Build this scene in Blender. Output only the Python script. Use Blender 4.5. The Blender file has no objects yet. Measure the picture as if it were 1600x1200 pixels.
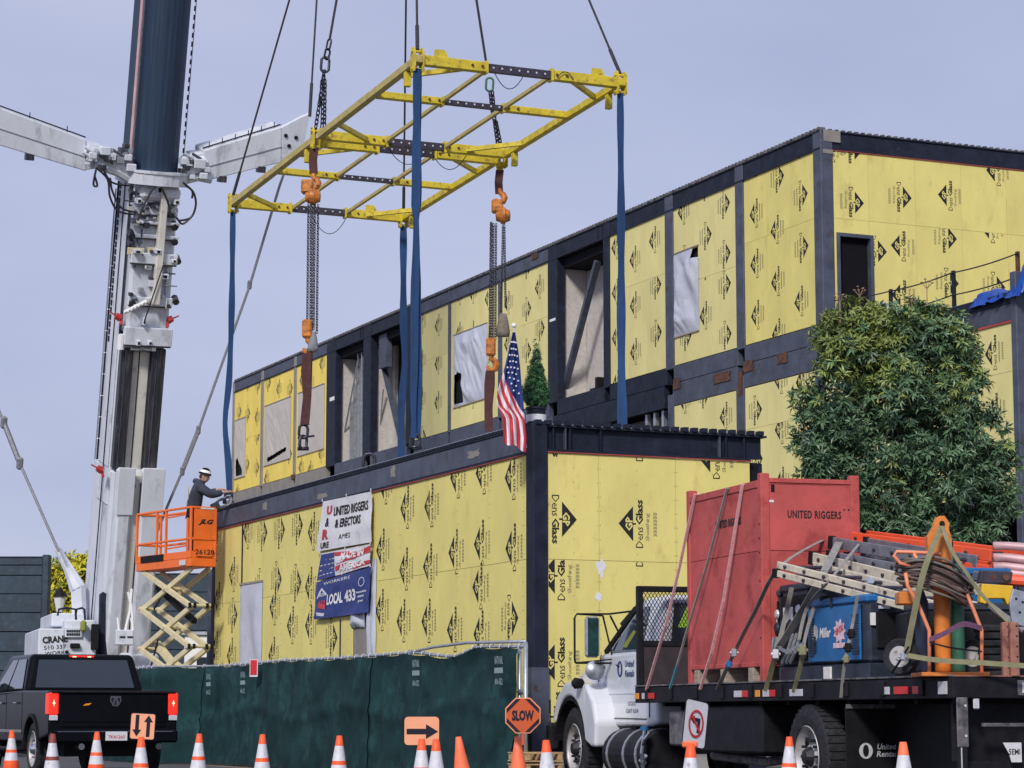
import bpy, bmesh, math, random
import numpy as np
from mathutils import Vector, Matrix, noise
R = random.Random(7)
sc = bpy.context.scene
COL = sc.collection
# ---------------------------------------------------------------- camera
F = 3744.0; PA = math.atan(517 / F); H = 0.9       # focal length in photo pixels, pitch, eye height
cam = bpy.data.cameras.new('camera'); camo = bpy.data.objects.new('camera', cam); COL.objects.link(camo)
cam.sensor_width = 36; cam.lens = 36 * F / 1600; cam.clip_end = 3000; cam.clip_start = 0.1
camo.location = (0, 0, H); camo.rotation_euler = (math.pi / 2 + PA, 0, 0)
sc.camera = camo
# ---------------------------------------------------------------- light
S = Vector((-0.25, -0.8, 0.62)).normalized()        # towards the sun
elev = math.asin(S.z); azim = math.atan2(S.x, S.y)
w = bpy.data.worlds.new('World'); sc.world = w; w.use_nodes = True
nt = w.node_tree; nt.nodes.clear(); N = nt.nodes.new; L = nt.links.new
sky = N('ShaderNodeTexSky'); sky.sky_type = 'NISHITA'; sky.sun_disc = False; sky.sun_elevation = elev; sky.sun_rotation = azim
tc = N('ShaderNodeTexCoord'); mp = N('ShaderNodeMapping'); mp.inputs['Scale'].default_value = (1.2, 1.2, 3.5)
no = N('ShaderNodeTexNoise'); no.inputs['Scale'].default_value = 2.6; no.inputs['Detail'].default_value = 4
cr = N('ShaderNodeValToRGB'); cr.color_ramp.elements[0].position = .3; cr.color_ramp.elements[1].position = .72
cr.color_ramp.elements[0].color = (1.82, 2.00, 2.92, 1); cr.color_ramp.elements[1].color = (2.36, 2.50, 3.38, 1)
mx = N('ShaderNodeMixRGB'); mx.inputs[0].default_value = .93
bg = N('ShaderNodeBackground'); bg.inputs[1].default_value = 0.1; out = N('ShaderNodeOutputWorld')
L(tc.outputs['Generated'], mp.inputs[0]); L(mp.outputs[0], no.inputs[0]); L(no.outputs[0], cr.inputs[0])
L(sky.outputs[0], mx.inputs[1]); L(cr.outputs[0], mx.inputs[2]); L(mx.outputs[0], bg.inputs[0]); L(bg.outputs[0], out.inputs[0])
sun = bpy.data.lights.new('sun', 'SUN'); sun.energy = 1.5; sun.angle = math.radians(10); sun.color = (1, .95, .87)
so = bpy.data.objects.new('sun', sun); COL.objects.link(so); so.rotation_euler = S.to_track_quat('Z', 'Y').to_euler()
sc.view_settings.view_transform = 'Standard'; sc.view_settings.look = 'None'; sc.view_settings.exposure = 1.12
sc.view_settings.gamma = 1; sc.view_settings.use_curve_mapping = False
# ---------------------------------------------------------------- geometry of the place
def ray(u, v):
    y = 600 - v
    return (u - 800, F * math.cos(PA) - y * math.sin(PA), F * math.sin(PA) + y * math.cos(PA))
def at(u, v, Y):
    r = ray(u, v); k = Y / r[1]
    return Vector((r[0] * k, Y, H + r[2] * k))
def atz(u, v, z):
    r = ray(u, v); k = (z - H) / r[2]
    return Vector((r[0] * k, r[1] * k, z))
def head(u):
    r = ray(u, 1117); l = math.hypot(r[0], r[1]); return (r[0] / l, r[1] / l)
class Frame:
    """local frame on the ground: x right, y away, z up"""
    def __init__(s, o, hd):
        s.o = o; s.ey = hd; s.ex = (hd[1], -hd[0])
    def loc(s, p):
        dx = p[0] - s.o[0]; dy = p[1] - s.o[1]
        return Vector((dx * s.ex[0] + dy * s.ex[1], dx * s.ey[0] + dy * s.ey[1], p[2]))
    def _h(s, u, v, d, n):
        r = ray(u, v); k = (d + s.o[0] * n[0] + s.o[1] * n[1]) / (r[0] * n[0] + r[1] * n[1])
        return s.loc((r[0] * k, r[1] * k, H + r[2] * k))
    def px(s, u, v, x=0): return s._h(u, v, x, s.ex)
    def py(s, u, v, y=0): return s._h(u, v, y, s.ey)
    def w(s, p): return Vector((s.o[0] + s.ex[0] * p[0] + s.ey[0] * p[1], s.o[1] + s.ex[1] * p[0] + s.ey[1] * p[1], p[2]))
    def mat(s):
        return Matrix(((s.ex[0], s.ey[0], 0, s.o[0]), (s.ex[1], s.ey[1], 0, s.o[1]), (0, 0, 1, 0), (0, 0, 0, 1)))
# ---------------------------------------------------------------- materials
def mat(name, col, rough=.6, metal=0., var=.18, scale=2.5, bump=0., bscale=60., dirt=None, damt=.6, dscale=4., stretch=(1, 1, 1), alpha=None, emit=0, coat=0, spec=None):
    if name == 'pickup_black_paint': spec = .06
    if name in ('primed_steel_blue_grey', 'dark_interior', 'door_opening_shade', 'truck_black_steel', 'black_rubber_plastic', 'tyre_rubber', 'green_privacy_screen'): spec = .2
    m = bpy.data.materials.new(name); m.use_nodes = True; t = m.node_tree; N = t.nodes.new; L = t.links.new
    b = t.nodes['Principled BSDF']; b.inputs['Roughness'].default_value = rough; b.inputs['Metallic'].default_value = metal
    if coat: b.inputs['Coat Weight'].default_value = coat
    if spec is not None: b.inputs['Specular IOR Level'].default_value = spec
    tc = N('ShaderNodeTexCoord'); oi = N('ShaderNodeObjectInfo'); ad = N('ShaderNodeVectorMath'); ad.operation = 'ADD'
    mu = N('ShaderNodeMath'); mu.operation = 'MULTIPLY'; mu.inputs[1].default_value = 37
    mp = N('ShaderNodeMapping'); mp.inputs['Scale'].default_value = stretch
    L(oi.outputs['Random'], mu.inputs[0]); L(tc.outputs['Object'], ad.inputs[0]); L(mu.outputs[0], ad.inputs[1]); L(ad.outputs[0], mp.inputs[0])
    n1 = N('ShaderNodeTexNoise'); n1.inputs['Scale'].default_value = scale; n1.inputs['Detail'].default_value = 8; n1.inputs['Roughness'].default_value = .65
    L(mp.outputs[0], n1.inputs[0])
    r1 = N('ShaderNodeValToRGB'); r1.color_ramp.elements[0].position = .3; r1.color_ramp.elements[1].position = .7
    lo = [c * (1 - var) for c in col]; hi = [min(1, c * (1 + var)) for c in col]
    r1.color_ramp.elements[0].color = (*lo, 1); r1.color_ramp.elements[1].color = (*hi, 1)
    L(n1.outputs[0], r1.inputs[0]); src = r1.outputs[0]
    if dirt:
        n2 = N('ShaderNodeTexNoise'); n2.inputs['Scale'].default_value = dscale; n2.inputs['Detail'].default_value = 10; n2.inputs['Roughness'].default_value = .7
        L(mp.outputs[0], n2.inputs[0]); r2 = N('ShaderNodeValToRGB')
        r2.color_ramp.elements[0].position = 1 - damt - .02; r2.color_ramp.elements[1].position = 1 - damt + .1
        L(n2.outputs[0], r2.inputs[0]); mx = N('ShaderNodeMixRGB'); mx.inputs[2].default_value = (*dirt, 1)
        L(r2.outputs[0], mx.inputs[0]); L(src, mx.inputs[1]); src = mx.outputs[0]
    L(src, b.inputs['Base Color'])
    if bump:
        n3 = N('ShaderNodeTexNoise'); n3.inputs['Scale'].default_value = bscale; n3.inputs['Detail'].default_value = 4
        bp = N('ShaderNodeBump'); bp.inputs['Strength'].default_value = bump; bp.inputs['Distance'].default_value = .02
        L(tc.outputs['Object'], n3.inputs[0]); L(n3.outputs[0], bp.inputs['Height']); L(bp.outputs[0], b.inputs['Normal'])
    if emit:
        b.inputs['Emission Color'].default_value = (*col, 1); b.inputs['Emission Strength'].default_value = emit
    if alpha is not None: b.inputs['Alpha'].default_value = alpha
    return m
rust = (.13, .05, .025)
M = dict(
    yellow=mat('sheathing_yellow', (.68, .595, .195), .85, var=.10, scale=1.2, bump=.25, bscale=90, dirt=(.57, .485, .16), damt=.42, dscale=2, stretch=(1, 1, .5)),
    yellow2=mat('sheathing_strong_yellow', (.80, .62, .13), .85, var=.1, scale=1.2, bump=.25, bscale=90, dirt=(.66, .48, .12), damt=.38, dscale=2, stretch=(1, 1, .5)),
    pale=mat('sheathing_pale_yellow', (.68, .61, .265), .85, var=.1, scale=1.2, bump=.2, bscale=90, dirt=(.6, .52, .22), damt=.36, dscale=2, stretch=(1, 1, .5)),
    ink=mat('black_print', (.014, .014, .015), .95, var=.3, scale=20),
    inkgrey=mat('grey_print', (.20, .18, .09), .8),
    steel=mat('primed_steel_blue_grey', (.014, .018, .034), .6, .1, var=.45, scale=3, bump=.1, bscale=25, dirt=(.045, .046, .062), damt=.38, dscale=5),
    steel2=mat('primed_steel_grey_face', (.062, .073, .110), .6, .1, var=.35, scale=2.5, bump=.1, dirt=(.045, .033, .032), damt=.42, dscale=4),
    rust=mat('rusty_steel', (.12, .05, .03), .85, .1, var=.5, scale=9, bump=.3, dirt=(.05, .03, .03), damt=.5, dscale=8),
    tansteel=mat('dusty_tan_steel', (.24, .22, .20), .7, .1, var=.2, dirt=rust, damt=.36, dscale=5),
    dark=mat('dark_interior', (.010, .011, .016), .95),
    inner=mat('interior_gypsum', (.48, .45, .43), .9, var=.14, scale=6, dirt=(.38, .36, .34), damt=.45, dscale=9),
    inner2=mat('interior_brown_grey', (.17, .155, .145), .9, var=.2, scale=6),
    galv=mat('galvanised_steel', (.42, .45, .50), .4, .7, var=.25, scale=10),
    film=mat('translucent_plastic_film', (.47, .49, .57), .3, var=.08, scale=1.5, bump=.35, bscale=7, dirt=(.38, .40, .47), damt=.42, dscale=1.5),
    filmtan=mat('dusty_cream_cover', (.50, .46, .42), .6, var=.08, scale=3, bump=.2, bscale=9, dirt=(.42, .38, .35), damt=.42, dscale=3),
    doorshade=mat('door_opening_shade', (.005, .005, .008), .95),  # near-black that stands for the unlit doorway
    redline=mat('red_sealant', (.35, .06, .05), .7),
    fy=mat('lifting_frame_yellow', (.56, .44, .025), .55, .0, var=.25, scale=5, bump=.1, dirt=(.20, .13, .04), damt=.44, dscale=9),
    fy2=mat('lifting_frame_dusty_yellow', (.46, .37, .12), .6, .1, var=.2, scale=5, dirt=(.2, .15, .05), damt=.42, dscale=9),
    telescope=mat('dark_telescoping_tube', (.055, .05, .07), .5, .5, var=.4, scale=9, dirt=(.12, .08, .07), damt=.42, dscale=14),
    strap=mat('blue_sling_fabric', (.007, .042, .13), .85, var=.35, scale=5, bump=.5, bscale=80, stretch=(1, 1, .2)),
    redsling=mat('dark_red_sling', (.070, .024, .024), .9, var=.35, scale=9, bump=.5, bscale=60),
    rope=mat('wire_rope', (.045, .045, .055), .6, .5, var=.4, scale=30, bump=.6, bscale=150),
    greyrope=mat('grey_pendant_rope', (.24, .25, .28), .5, .5, var=.3, scale=20, bump=.4, bscale=100),
    chain=mat('dark_chain', (.05, .05, .065), .4, .8, var=.4, scale=30),
    orange=mat('hoist_orange', (.52, .17, .025), .55, .1, var=.35, scale=10, dirt=(.10, .045, .02), damt=.47, dscale=12),
    canvas=mat('canvas_chain_bag', (.22, .18, .14), .95, var=.3, scale=12, bump=.5),
    greybag=mat('grey_chain_bag', (.20, .21, .24), .9, var=.3, scale=12, bump=.5),
    white=mat('crane_white_paint', (.57, .60, .67), .45, .0, var=.10, scale=2, dirt=(.38, .40, .45), damt=.44, dscale=3, stretch=(1, 1, .4)),
    cream=mat('crane_cream_paint', (.60, .58, .53), .5, .0, var=.1, scale=2, dirt=(.30, .29, .27), damt=.42, dscale=3),
    greased=mat('greased_boom_section_navy', (.018, .038, .075), .55, .3, var=.4, scale=5, stretch=(3, 3, .06), dirt=(.04, .06, .10), damt=.42, dscale=7),
    darkrail=mat('greased_dark_rail', (.05, .052, .065), .4, .5, var=.5, scale=9, stretch=(2, 2, .15), dirt=(.16, .15, .15), damt=.44, dscale=6),
    black=mat('black_rubber_plastic', (.008, .008, .010), .6, var=.4, scale=8),
    hose=mat('black_hose', (.015, .015, .02), .4),
    redpaint=mat('red_fitting', (.45, .03, .03), .5),
    jorange=mat('lift_orange_paint', (.78, .15, .02), .45, var=.1, scale=4, dirt=(.5, .10, .02), damt=.38, dscale=5),
    jcream=mat('lift_cream_paint', (.60, .53, .33), .5, var=.12, scale=5, dirt=(.30, .25, .15), damt=.4, dscale=9),
    denim=mat('blue_denim', (.02, .04, .13), .9, var=.3, scale=20, bump=.4),
    jacket=mat('navy_jacket', (.035, .04, .065), .85, var=.35, scale=14, bump=.5, bscale=25),
    skin=mat('skin', (.42, .24, .17), .6, var=.1),
    whitep=mat('white_plastic', (.75, .75, .77), .4, var=.05),
    hair=mat('dark_hair', (.03, .02, .015), .8),
    harness=mat('harness_webbing', (.45, .40, .22), .9),
    mesh=mat('green_privacy_screen', (.008, .032, .036), .85, var=.4, scale=2.5, bump=.35, bscale=120, dirt=(.018, .062, .066), damt=.47, dscale=1.6),
    printw=mat('faded_white_print', (.22, .29, .31), .9, var=.3, scale=30),
    banner=mat('white_vinyl', (.66, .66, .70), .5, var=.08, scale=3, bump=.4, bscale=8, dirt=(.45, .45, .48), damt=.4, dscale=4),
    bblue=mat('banner_blue', (.012, .03, .18), .5, var=.3, scale=6, bump=.4, bscale=8),
    bred=mat('banner_red', (.50, .03, .04), .5, var=.15),
    flagred=mat('flag_red', (.52, .03, .05), .8, var=.12, scale=8), flagwhite=mat('flag_white', (.68, .67, .72), .8, var=.08, scale=8), flagblue=mat('flag_blue', (.012, .03, .16), .8, var=.2, scale=8),
    conifer=mat('conifer_green', (.035, .13, .045), .8, var=.5, scale=12),
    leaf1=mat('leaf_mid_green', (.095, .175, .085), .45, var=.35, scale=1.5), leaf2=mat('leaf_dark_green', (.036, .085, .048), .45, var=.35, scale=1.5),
    leaf3=mat('leaf_yellow_green', (.19, .24, .06), .5, var=.3, scale=1.5), leafy=mat('leaf_bright_yellow', (.55, .50, .03), .6, var=.3, scale=1.5), leafo=mat('leaf_olive', (.20, .22, .03), .6, var=.3),
    bark=mat('bark', (.12, .09, .07), .9, var=.4, scale=14, bump=.6), flower=mat('dry_flower_head', (.35, .22, .15), .9),
    tarp=mat('blue_tarp', (.008, .065, .36), .4, var=.3, scale=3, bump=.7, bscale=10),
    asphalt=mat('asphalt', (.075, .078, .085), .9, var=.2, scale=1.2, bump=.5, bscale=90, dirt=(.045, .046, .05), damt=.42, dscale=1.0),
    dirtg=mat('site_ground', (.16, .14, .12), .95, var=.25, scale=.8, bump=.5, bscale=20),
    conc=mat('kerb_concrete', (.32, .32, .31), .9, var=.12, scale=3, bump=.3), lane=mat('white_lane_paint', (.7, .7, .68), .7, var=.1, scale=6, dirt=(.2, .2, .2), damt=.36, dscale=6),
    tealw=mat('teal_panel', (.017, .036, .060), .6, .1, var=.35, scale=2.5, dirt=(.03, .056, .078), damt=.45, dscale=5),
    boxred=mat('crate_red_paint', (.45, .075, .068), .65, .0, var=.22, scale=2.2, bump=.15, bscale=14, dirt=(.30, .036, .034), damt=.45, dscale=1.9),
    wood=mat('weathered_wood', (.30, .25, .20), .9, var=.35, scale=9, bump=.4, stretch=(1, 1, 4)), wood2=mat('pallet_wood', (.42, .28, .14), .9, var=.35, scale=9, bump=.4),
    tblack=mat('truck_black_steel', (.011, .011, .015), .6, .1, var=.5, scale=6, dirt=(.035, .033, .04), damt=.36, dscale=5),
    tbed=mat('bed_worn_edge', (.16, .15, .16), .6, .3, var=.4, scale=8, dirt=(.05, .05, .06), damt=.5, dscale=6),
    tmesh=mat('headboard_plate', (.035, .025, .03), .7, .2, var=.4, scale=5),
    cabw=mat('cab_white_paint', (.60, .62, .68), .3, var=.05, scale=2, dirt=(.42, .42, .45), damt=.36, dscale=3, coat=.5),
    glass=mat('tinted_glass', (.02, .03, .045), .06, .0, var=.1, coat=.5),
    tyre=mat('tyre_rubber', (.022, .023, .028), .8, var=.4, scale=14, bump=.4, bscale=40, dirt=(.05, .05, .055), damt=.42, dscale=9),
    rim=mat('dusty_rim', (.42, .41, .42), .5, .3, var=.2, scale=9, dirt=(.15, .12, .1), damt=.42, dscale=12),
    hub=mat('black_hub', (.02, .02, .025), .5, .4), chrome=mat('chrome', (.55, .56, .6), .15, 1.0, var=.1),
    redl=mat('red_reflector', (.55, .015, .015), .3), silver=mat('silver_reflector', (.65, .65, .70), .35, .3, var=.2, scale=40), amber=mat('amber_lamp', (.75, .28, .01), .3),
    lit=mat('lit_brake_lamp', (.80, .02, .01), .4, emit=.45, var=0), litw=mat('lit_brake_core', (1.0, .42, .25), .4, emit=1.2, var=0),
    plate=mat('plate_white', (.6, .6, .63), .5, var=.1, scale=30), wblue=mat('welder_blue', (.01, .12, .33), .45, .05, var=.2, scale=5, dirt=(.01, .06, .16), damt=.4, dscale=5),
    wdark=mat('welder_dark', (.018, .026, .045), .5, .1, var=.4, scale=7, dirt=(.06, .07, .09), damt=.38, dscale=7),
    lad1=mat('cream_fibreglass', (.52, .47, .38), .6, var=.2, scale=7, dirt=(.25, .21, .18), damt=.44, dscale=8), lad2=mat('grey_aluminium_rail', (.22, .22, .26), .45, .5, var=.3, scale=8), ladr=mat('ladder_orange_red', (.75, .09, .03), .5, var=.12, scale=5),
    ladp=mat('pink_worn_tube', (.55, .36, .38), .5, .2, var=.2),
    cyo=mat('cylinder_orange', (.62, .19, .03), .5, var=.2, scale=6, dirt=(.35, .10, .02), damt=.42, dscale=10), cyg=mat('cylinder_green', (.03, .13, .085), .5, var=.25, scale=6, dirt=(.02, .06, .05), damt=.42, dscale=10), cyn=mat('cylinder_navy', (.02, .03, .07), .5, var=.3),
    salmon=mat('faded_orange_tube', (.72, .24, .12), .5, var=.15, scale=8), cable=mat('brown_rubber_cable', (.10, .065, .06), .7, var=.5, scale=3), cable2=mat('pinkish_cable', (.32, .17, .15), .7, var=.3, scale=3), cable3=mat('grey_cable', (.16, .14, .12), .7, var=.3, scale=3),
    strapg=mat('grey_ratchet_strap', (.24, .23, .22), .85, var=.2, scale=12), strapp=mat('pink_rope', (.60, .33, .34), .9, var=.25, scale=30), strapt=mat('teal_rope', (.05, .25, .30), .9, var=.3, scale=30), strapo=mat('olive_strap', (.22, .21, .12), .85, var=.2, scale=12), purple=mat('purple_bungee', (.12, .05, .11), .85, var=.5, scale=60),
    rustp=mat('rusty_pink_post', (.30, .13, .10), .8, .1, var=.3, scale=9), yclamp=mat('yellow_clamp', (.68, .42, .02), .5, var=.15, scale=8, dirt=(.2, .12, .02), damt=.4),
    cone=mat('cone_orange', (.85, .10, .02), .55, var=.08, scale=12, dirt=(.42, .07, .03), damt=.34, dscale=14), conef=mat('cone_faded_orange', (.85, .17, .07), .55, var=.1, scale=12),
    conew=mat('cone_white_band', (.60, .60, .65), .5, var=.15, scale=18, dirt=(.25, .25, .27), damt=.40, dscale=24), conem=mat('cone_dirty_maroon', (.22, .035, .03), .6, var=.3, scale=12),
    signo=mat('sign_pale_orange', (.80, .34, .19), .5, var=.05), signd=mat('sign_deep_orange', (.52, .085, .018), .45, var=.06), signw=mat('sign_white', (.62, .62, .66), .5, var=.08, scale=20, dirt=(.4, .4, .42), damt=.4), signi=mat('sign_ink', (.008, .008, .02), .9), signr=mat('sign_red', (.50, .02, .03), .5),
    pblack=mat('pickup_black_paint', (.005, .006, .009), .22, .0, var=.2, scale=3), hivis=mat('hi_vis_green', (.45, .75, .05), .8), grey=mat('grey_car_paint', (.20, .21, .23), .3, .3, coat=.5), lampglass=mat('lamp_glass', (.7, .7, .75), .3),
    sticker=mat('sticker_white', (.68, .66, .66), .5, var=.1, scale=20), pink=mat('sticker_pink', (.66, .46, .52), .5, var=.3, scale=20),
)
# a few seconds of nodes: perforated headboard mesh = real bars, so no alpha tricks are needed
# ---------------------------------------------------------------- mesh builder
class MB:
    def __init__(s): s.v = []; s.f = []; s.m = []
    def add(s, vs, fs, mi=0, T=None):
        n = len(s.v)
        if T is not None: vs = [T @ Vector(p) for p in vs]
        s.v += [tuple(p) for p in vs]; s.f += [tuple(i + n for i in f) for f in fs]; s.m += [mi] * len(fs)
        return s
    def box(s, x0, x1, y0, y1, z0, z1, b=0., mi=0, T=None):
        if x0 > x1: x0, x1 = x1, x0
        if y0 > y1: y0, y1 = y1, y0
        if z0 > z1: z0, z1 = z1, z0
        if b <= 0:
            vs = [(x, y, z) for z in (z0, z1) for y in (y0, y1) for x in (x0, x1)]
            return s.add(vs, [(0, 2, 3, 1), (4, 5, 7, 6), (0, 1, 5, 4), (2, 6, 7, 3), (0, 4, 6, 2), (1, 3, 7, 5)], mi, T)
        b = min(b, .45 * (x1 - x0), .45 * (y1 - y0), .45 * (z1 - z0))
        bm = bmesh.new(); bmesh.ops.create_cube(bm, size=1)
        for q in bm.verts: q.co = Vector(((x0 + x1) / 2 + q.co.x * (x1 - x0), (y0 + y1) / 2 + q.co.y * (y1 - y0), (z0 + z1) / 2 + q.co.z * (z1 - z0)))
        bmesh.ops.bevel(bm, geom=bm.edges[:], offset=b, segments=1, affect='EDGES', profile=.5)
        bm.verts.index_update()
        s.add([q.co[:] for q in bm.verts], [tuple(q.index for q in f.verts) for f in bm.faces], mi, T); bm.free(); return s
    def bar(s, p0, p1, wd, ht, up=(0, 0, 1), mi=0, b=0.):
        p0 = Vector(p0); p1 = Vector(p1); d = p1 - p0; l = d.length
        if l < 1e-6: return s
        z = d / l; up = Vector(up)
        if abs(z.dot(up)) > .98: up = Vector((0, 1, 0)) if abs(z.y) < .9 else Vector((1, 0, 0))
        x = z.cross(up).normalized(); y = x.cross(z) * -1
        y = z.cross(x)
        T = Matrix(((x.x, y.x, z.x, p0.x), (x.y, y.y, z.y, p0.y), (x.z, y.z, z.z, p0.z), (0, 0, 0, 1)))
        return s.box(-wd / 2, wd / 2, -ht / 2, ht / 2, 0, l, b, mi, T)
    def tube(s, pts, r, n=8, mi=0, closed=False, cap=True):
        pts = [Vector(p) for p in pts]; k = len(pts); rs = r if isinstance(r, (list, tuple)) else [r] * k
        base = len(s.v); px = None
        for i, p in enumerate(pts):
            a = pts[(i - 1) % k] if (closed or i > 0) else p; c = pts[(i + 1) % k] if (closed or i < k - 1) else p
            t = (c - a)
            t = t.normalized() if t.length > 1e-9 else Vector((0, 0, 1))
            if px is None:
                px = t.cross(Vector((0, 0, 1)))
                if px.length < .1: px = t.cross(Vector((0, 1, 0)))
            px = (px - t * px.dot(t)); px = px.normalized() if px.length > 1e-6 else t.orthogonal().normalized()
            py = t.cross(px)
            for j in range(n):
                q = 2 * math.pi * j / n; s.v.append(tuple(p + (px * math.cos(q) + py * math.sin(q)) * rs[i]))
        for i in range(k if closed else k - 1):
            a = base + i * n; c = base + ((i + 1) % k) * n
            for j in range(n):
                j2 = (j + 1) % n; s.f.append((a + j, a + j2, c + j2, c + j)); s.m.append(mi)
        if cap and not closed:
            s.f.append(tuple(base + j for j in range(n))[::-1]); s.f.append(tuple(base + (k - 1) * n + j for j in range(n))); s.m += [mi, mi]
        return s
    def prism(s, poly, T, d, mi=0):
        n = len(poly); vs = [(p[0], p[1], 0) for p in poly] + [(p[0], p[1], d) for p in poly]
        fs = [tuple(range(n))[::-1], tuple(range(n, 2 * n))] + [(i, (i + 1) % n, (i + 1) % n + n, i + n) for i in range(n)]
        return s.add(vs, fs, mi, T)
    def lathe(s, prof, n=16, T=None, mi=0, mis=None, cap=True):
        vs = []; fs = []; ms = []
        for r, z in prof: vs += [(r * math.cos(2 * math.pi * j / n), r * math.sin(2 * math.pi * j / n), z) for j in range(n)]
        base = len(s.v); s.add(vs, [], 0, T)
        for i in range(len(prof) - 1):
            for j in range(n):
                j2 = (j + 1) % n; s.f.append((base + i * n + j, base + i * n + j2, base + (i + 1) * n + j2, base + (i + 1) * n + j)); s.m.append(mis[i] if mis else mi)
        for i, o in ((0, -1), (len(prof) - 1, 1)):
            if cap and prof[i][0] > 1e-4:
                t = tuple(base + i * n + j for j in range(n)); s.f.append(t[::o]); s.m.append((mis[min(i, len(mis) - 1)] if mis else mi))
        return s
    def ribbon(s, pts, wv, th=.004, mi=0):
        """flat strap along pts, wv = half width vector (or one per point)"""
        pts = [Vector(p) for p in pts]; k = len(pts); wv = wv if isinstance(wv, list) else [Vector(wv)] * k
        vs = []
        for i, p in enumerate(pts):
            t = (pts[min(i + 1, k - 1)] - pts[max(i - 1, 0)]).normalized(); n = t.cross(wv[i]).normalized() * th / 2
            vs += [p - wv[i] - n, p + wv[i] - n, p + wv[i] + n, p - wv[i] + n]
        fs = [(3, 2, 1, 0), (4 * k - 4, 4 * k - 3, 4 * k - 2, 4 * k - 1)]
        for i in range(k - 1):
            for j in range(4): fs.append((4 * i + j, 4 * i + (j + 1) % 4, 4 * i + 4 + (j + 1) % 4, 4 * i + 4 + j))
        return s.add(vs, fs, mi)
    def build(s, name, mats, parent=None, smooth=False, bevel=0, **kw):
        me = bpy.data.meshes.new(name); v = s.v; org = None
        if parent is None and v and kw.pop('recentre', True):
            a = np.array(v); org = Vector(((a[:, 0].min() + a[:, 0].max()) / 2, (a[:, 1].min() + a[:, 1].max()) / 2, a[:, 2].min()))
            v = [tuple(q) for q in (a - np.array(org))]
        me.from_pydata(v, [], s.f)
        mats = mats if isinstance(mats, (list, tuple)) else [mats]
        for m_ in mats: me.materials.append(M[m_] if isinstance(m_, str) else m_)
        if len(mats) > 1: me.polygons.foreach_set('material_index', s.m)
        if smooth: me.polygons.foreach_set('use_smooth', [True] * len(s.f))
        o = bpy.data.objects.new(name, me); COL.objects.link(o)
        if org is not None: o.location = org
        if parent: o.parent = parent
        if bevel:
            b = o.modifiers.new('bevel', 'BEVEL'); b.width = bevel; b.segments = 3; b.limit_method = 'ANGLE'; b.angle_limit = math.radians(25)
            if smooth is None: me.polygons.foreach_set('use_smooth', [True] * len(s.f))
        for k_ in ('label', 'category', 'group', 'kind'):
            if kw.get(k_): o[k_] = kw[k_]
        return o
def thing(name, label, cat, T=None, group=None, loc=None):
    o = bpy.data.objects.new(name, None); COL.objects.link(o); o.empty_display_size = .2
    if T is not None: o.matrix_world = T
    if loc is not None: o.location = loc
    o['label'] = label; o['category'] = cat
    if group: o['group'] = group
    return o
def box(name, m, parent, x0, x1, y0, y1, z0, z1, b=.0, **kw): return MB().box(x0, x1, y0, y1, z0, z1, b).build(name, m, parent, **kw)
def part(name, m, parent, p0, p1, wd, ht, up=(0, 0, 1), b=0., **kw): return MB().bar(p0, p1, wd, ht, up, b=b).build(name, m, parent, **kw)
def dup(o, parent=None, rename=None):
    c = o.copy(); COL.objects.link(c)
    if parent: c.parent = parent
    for ch in list(o.children): dup(ch, c)
    return c
# text as flat outlines
TC = {}
def text(s, size=1., bold=0., shear=0., res=2, sx=1., space=1.):
    k = (s, bold, shear, res, space)
    if k not in TC:
        cu = bpy.data.curves.new('t', 'FONT'); cu.body = s; cu.resolution_u = res; cu.offset = bold; cu.shear = shear; cu.fill_mode = 'FRONT'; cu.space_character = space
        o = bpy.data.objects.new('t', cu); COL.objects.link(o); dg = bpy.context.evaluated_depsgraph_get(); dg.update()
        me = bpy.data.meshes.new_from_object(o.evaluated_get(dg)); vs = [(p.co.x, p.co.y) for p in me.vertices]; fs = [tuple(p.vertices) for p in me.polygons]
        bpy.data.objects.remove(o); bpy.data.meshes.remove(me); bpy.data.curves.remove(cu)
        xs = [p[0] for p in vs]; ys = [p[1] for p in vs]; cx = (min(xs) + max(xs)) / 2; cy = (min(ys) + max(ys)) / 2
        TC[k] = ([(x - cx, y - cy) for x, y in vs], fs, max(xs) - min(xs))
    vs, fs, wd = TC[k]
    return [(x * size * sx, y * size, 0) for x, y in vs], fs, wd * size * sx
def textw(s, width, height, **k):
    """text fitted to a width and a cap height"""
    vs, fs, wd = text(s, 1, **k); hy = max(p[1] for p in vs) - min(p[1] for p in vs)
    return [(x * width / wd, y * height / hy, 0) for x, y, z in vs], fs, width
def PM(o, right, up):
    r = Vector(right).normalized(); u = Vector(up); u = (u - r * u.dot(r)).normalized(); n = r.cross(u); o = Vector(o)
    return Matrix(((r.x, u.x, n.x, o.x), (r.y, u.y, n.y, o.y), (r.z, u.z, n.z, o.z), (0, 0, 0, 1)))
ROT90 = Matrix.Rotation(math.pi / 2, 4, 'Z')
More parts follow.
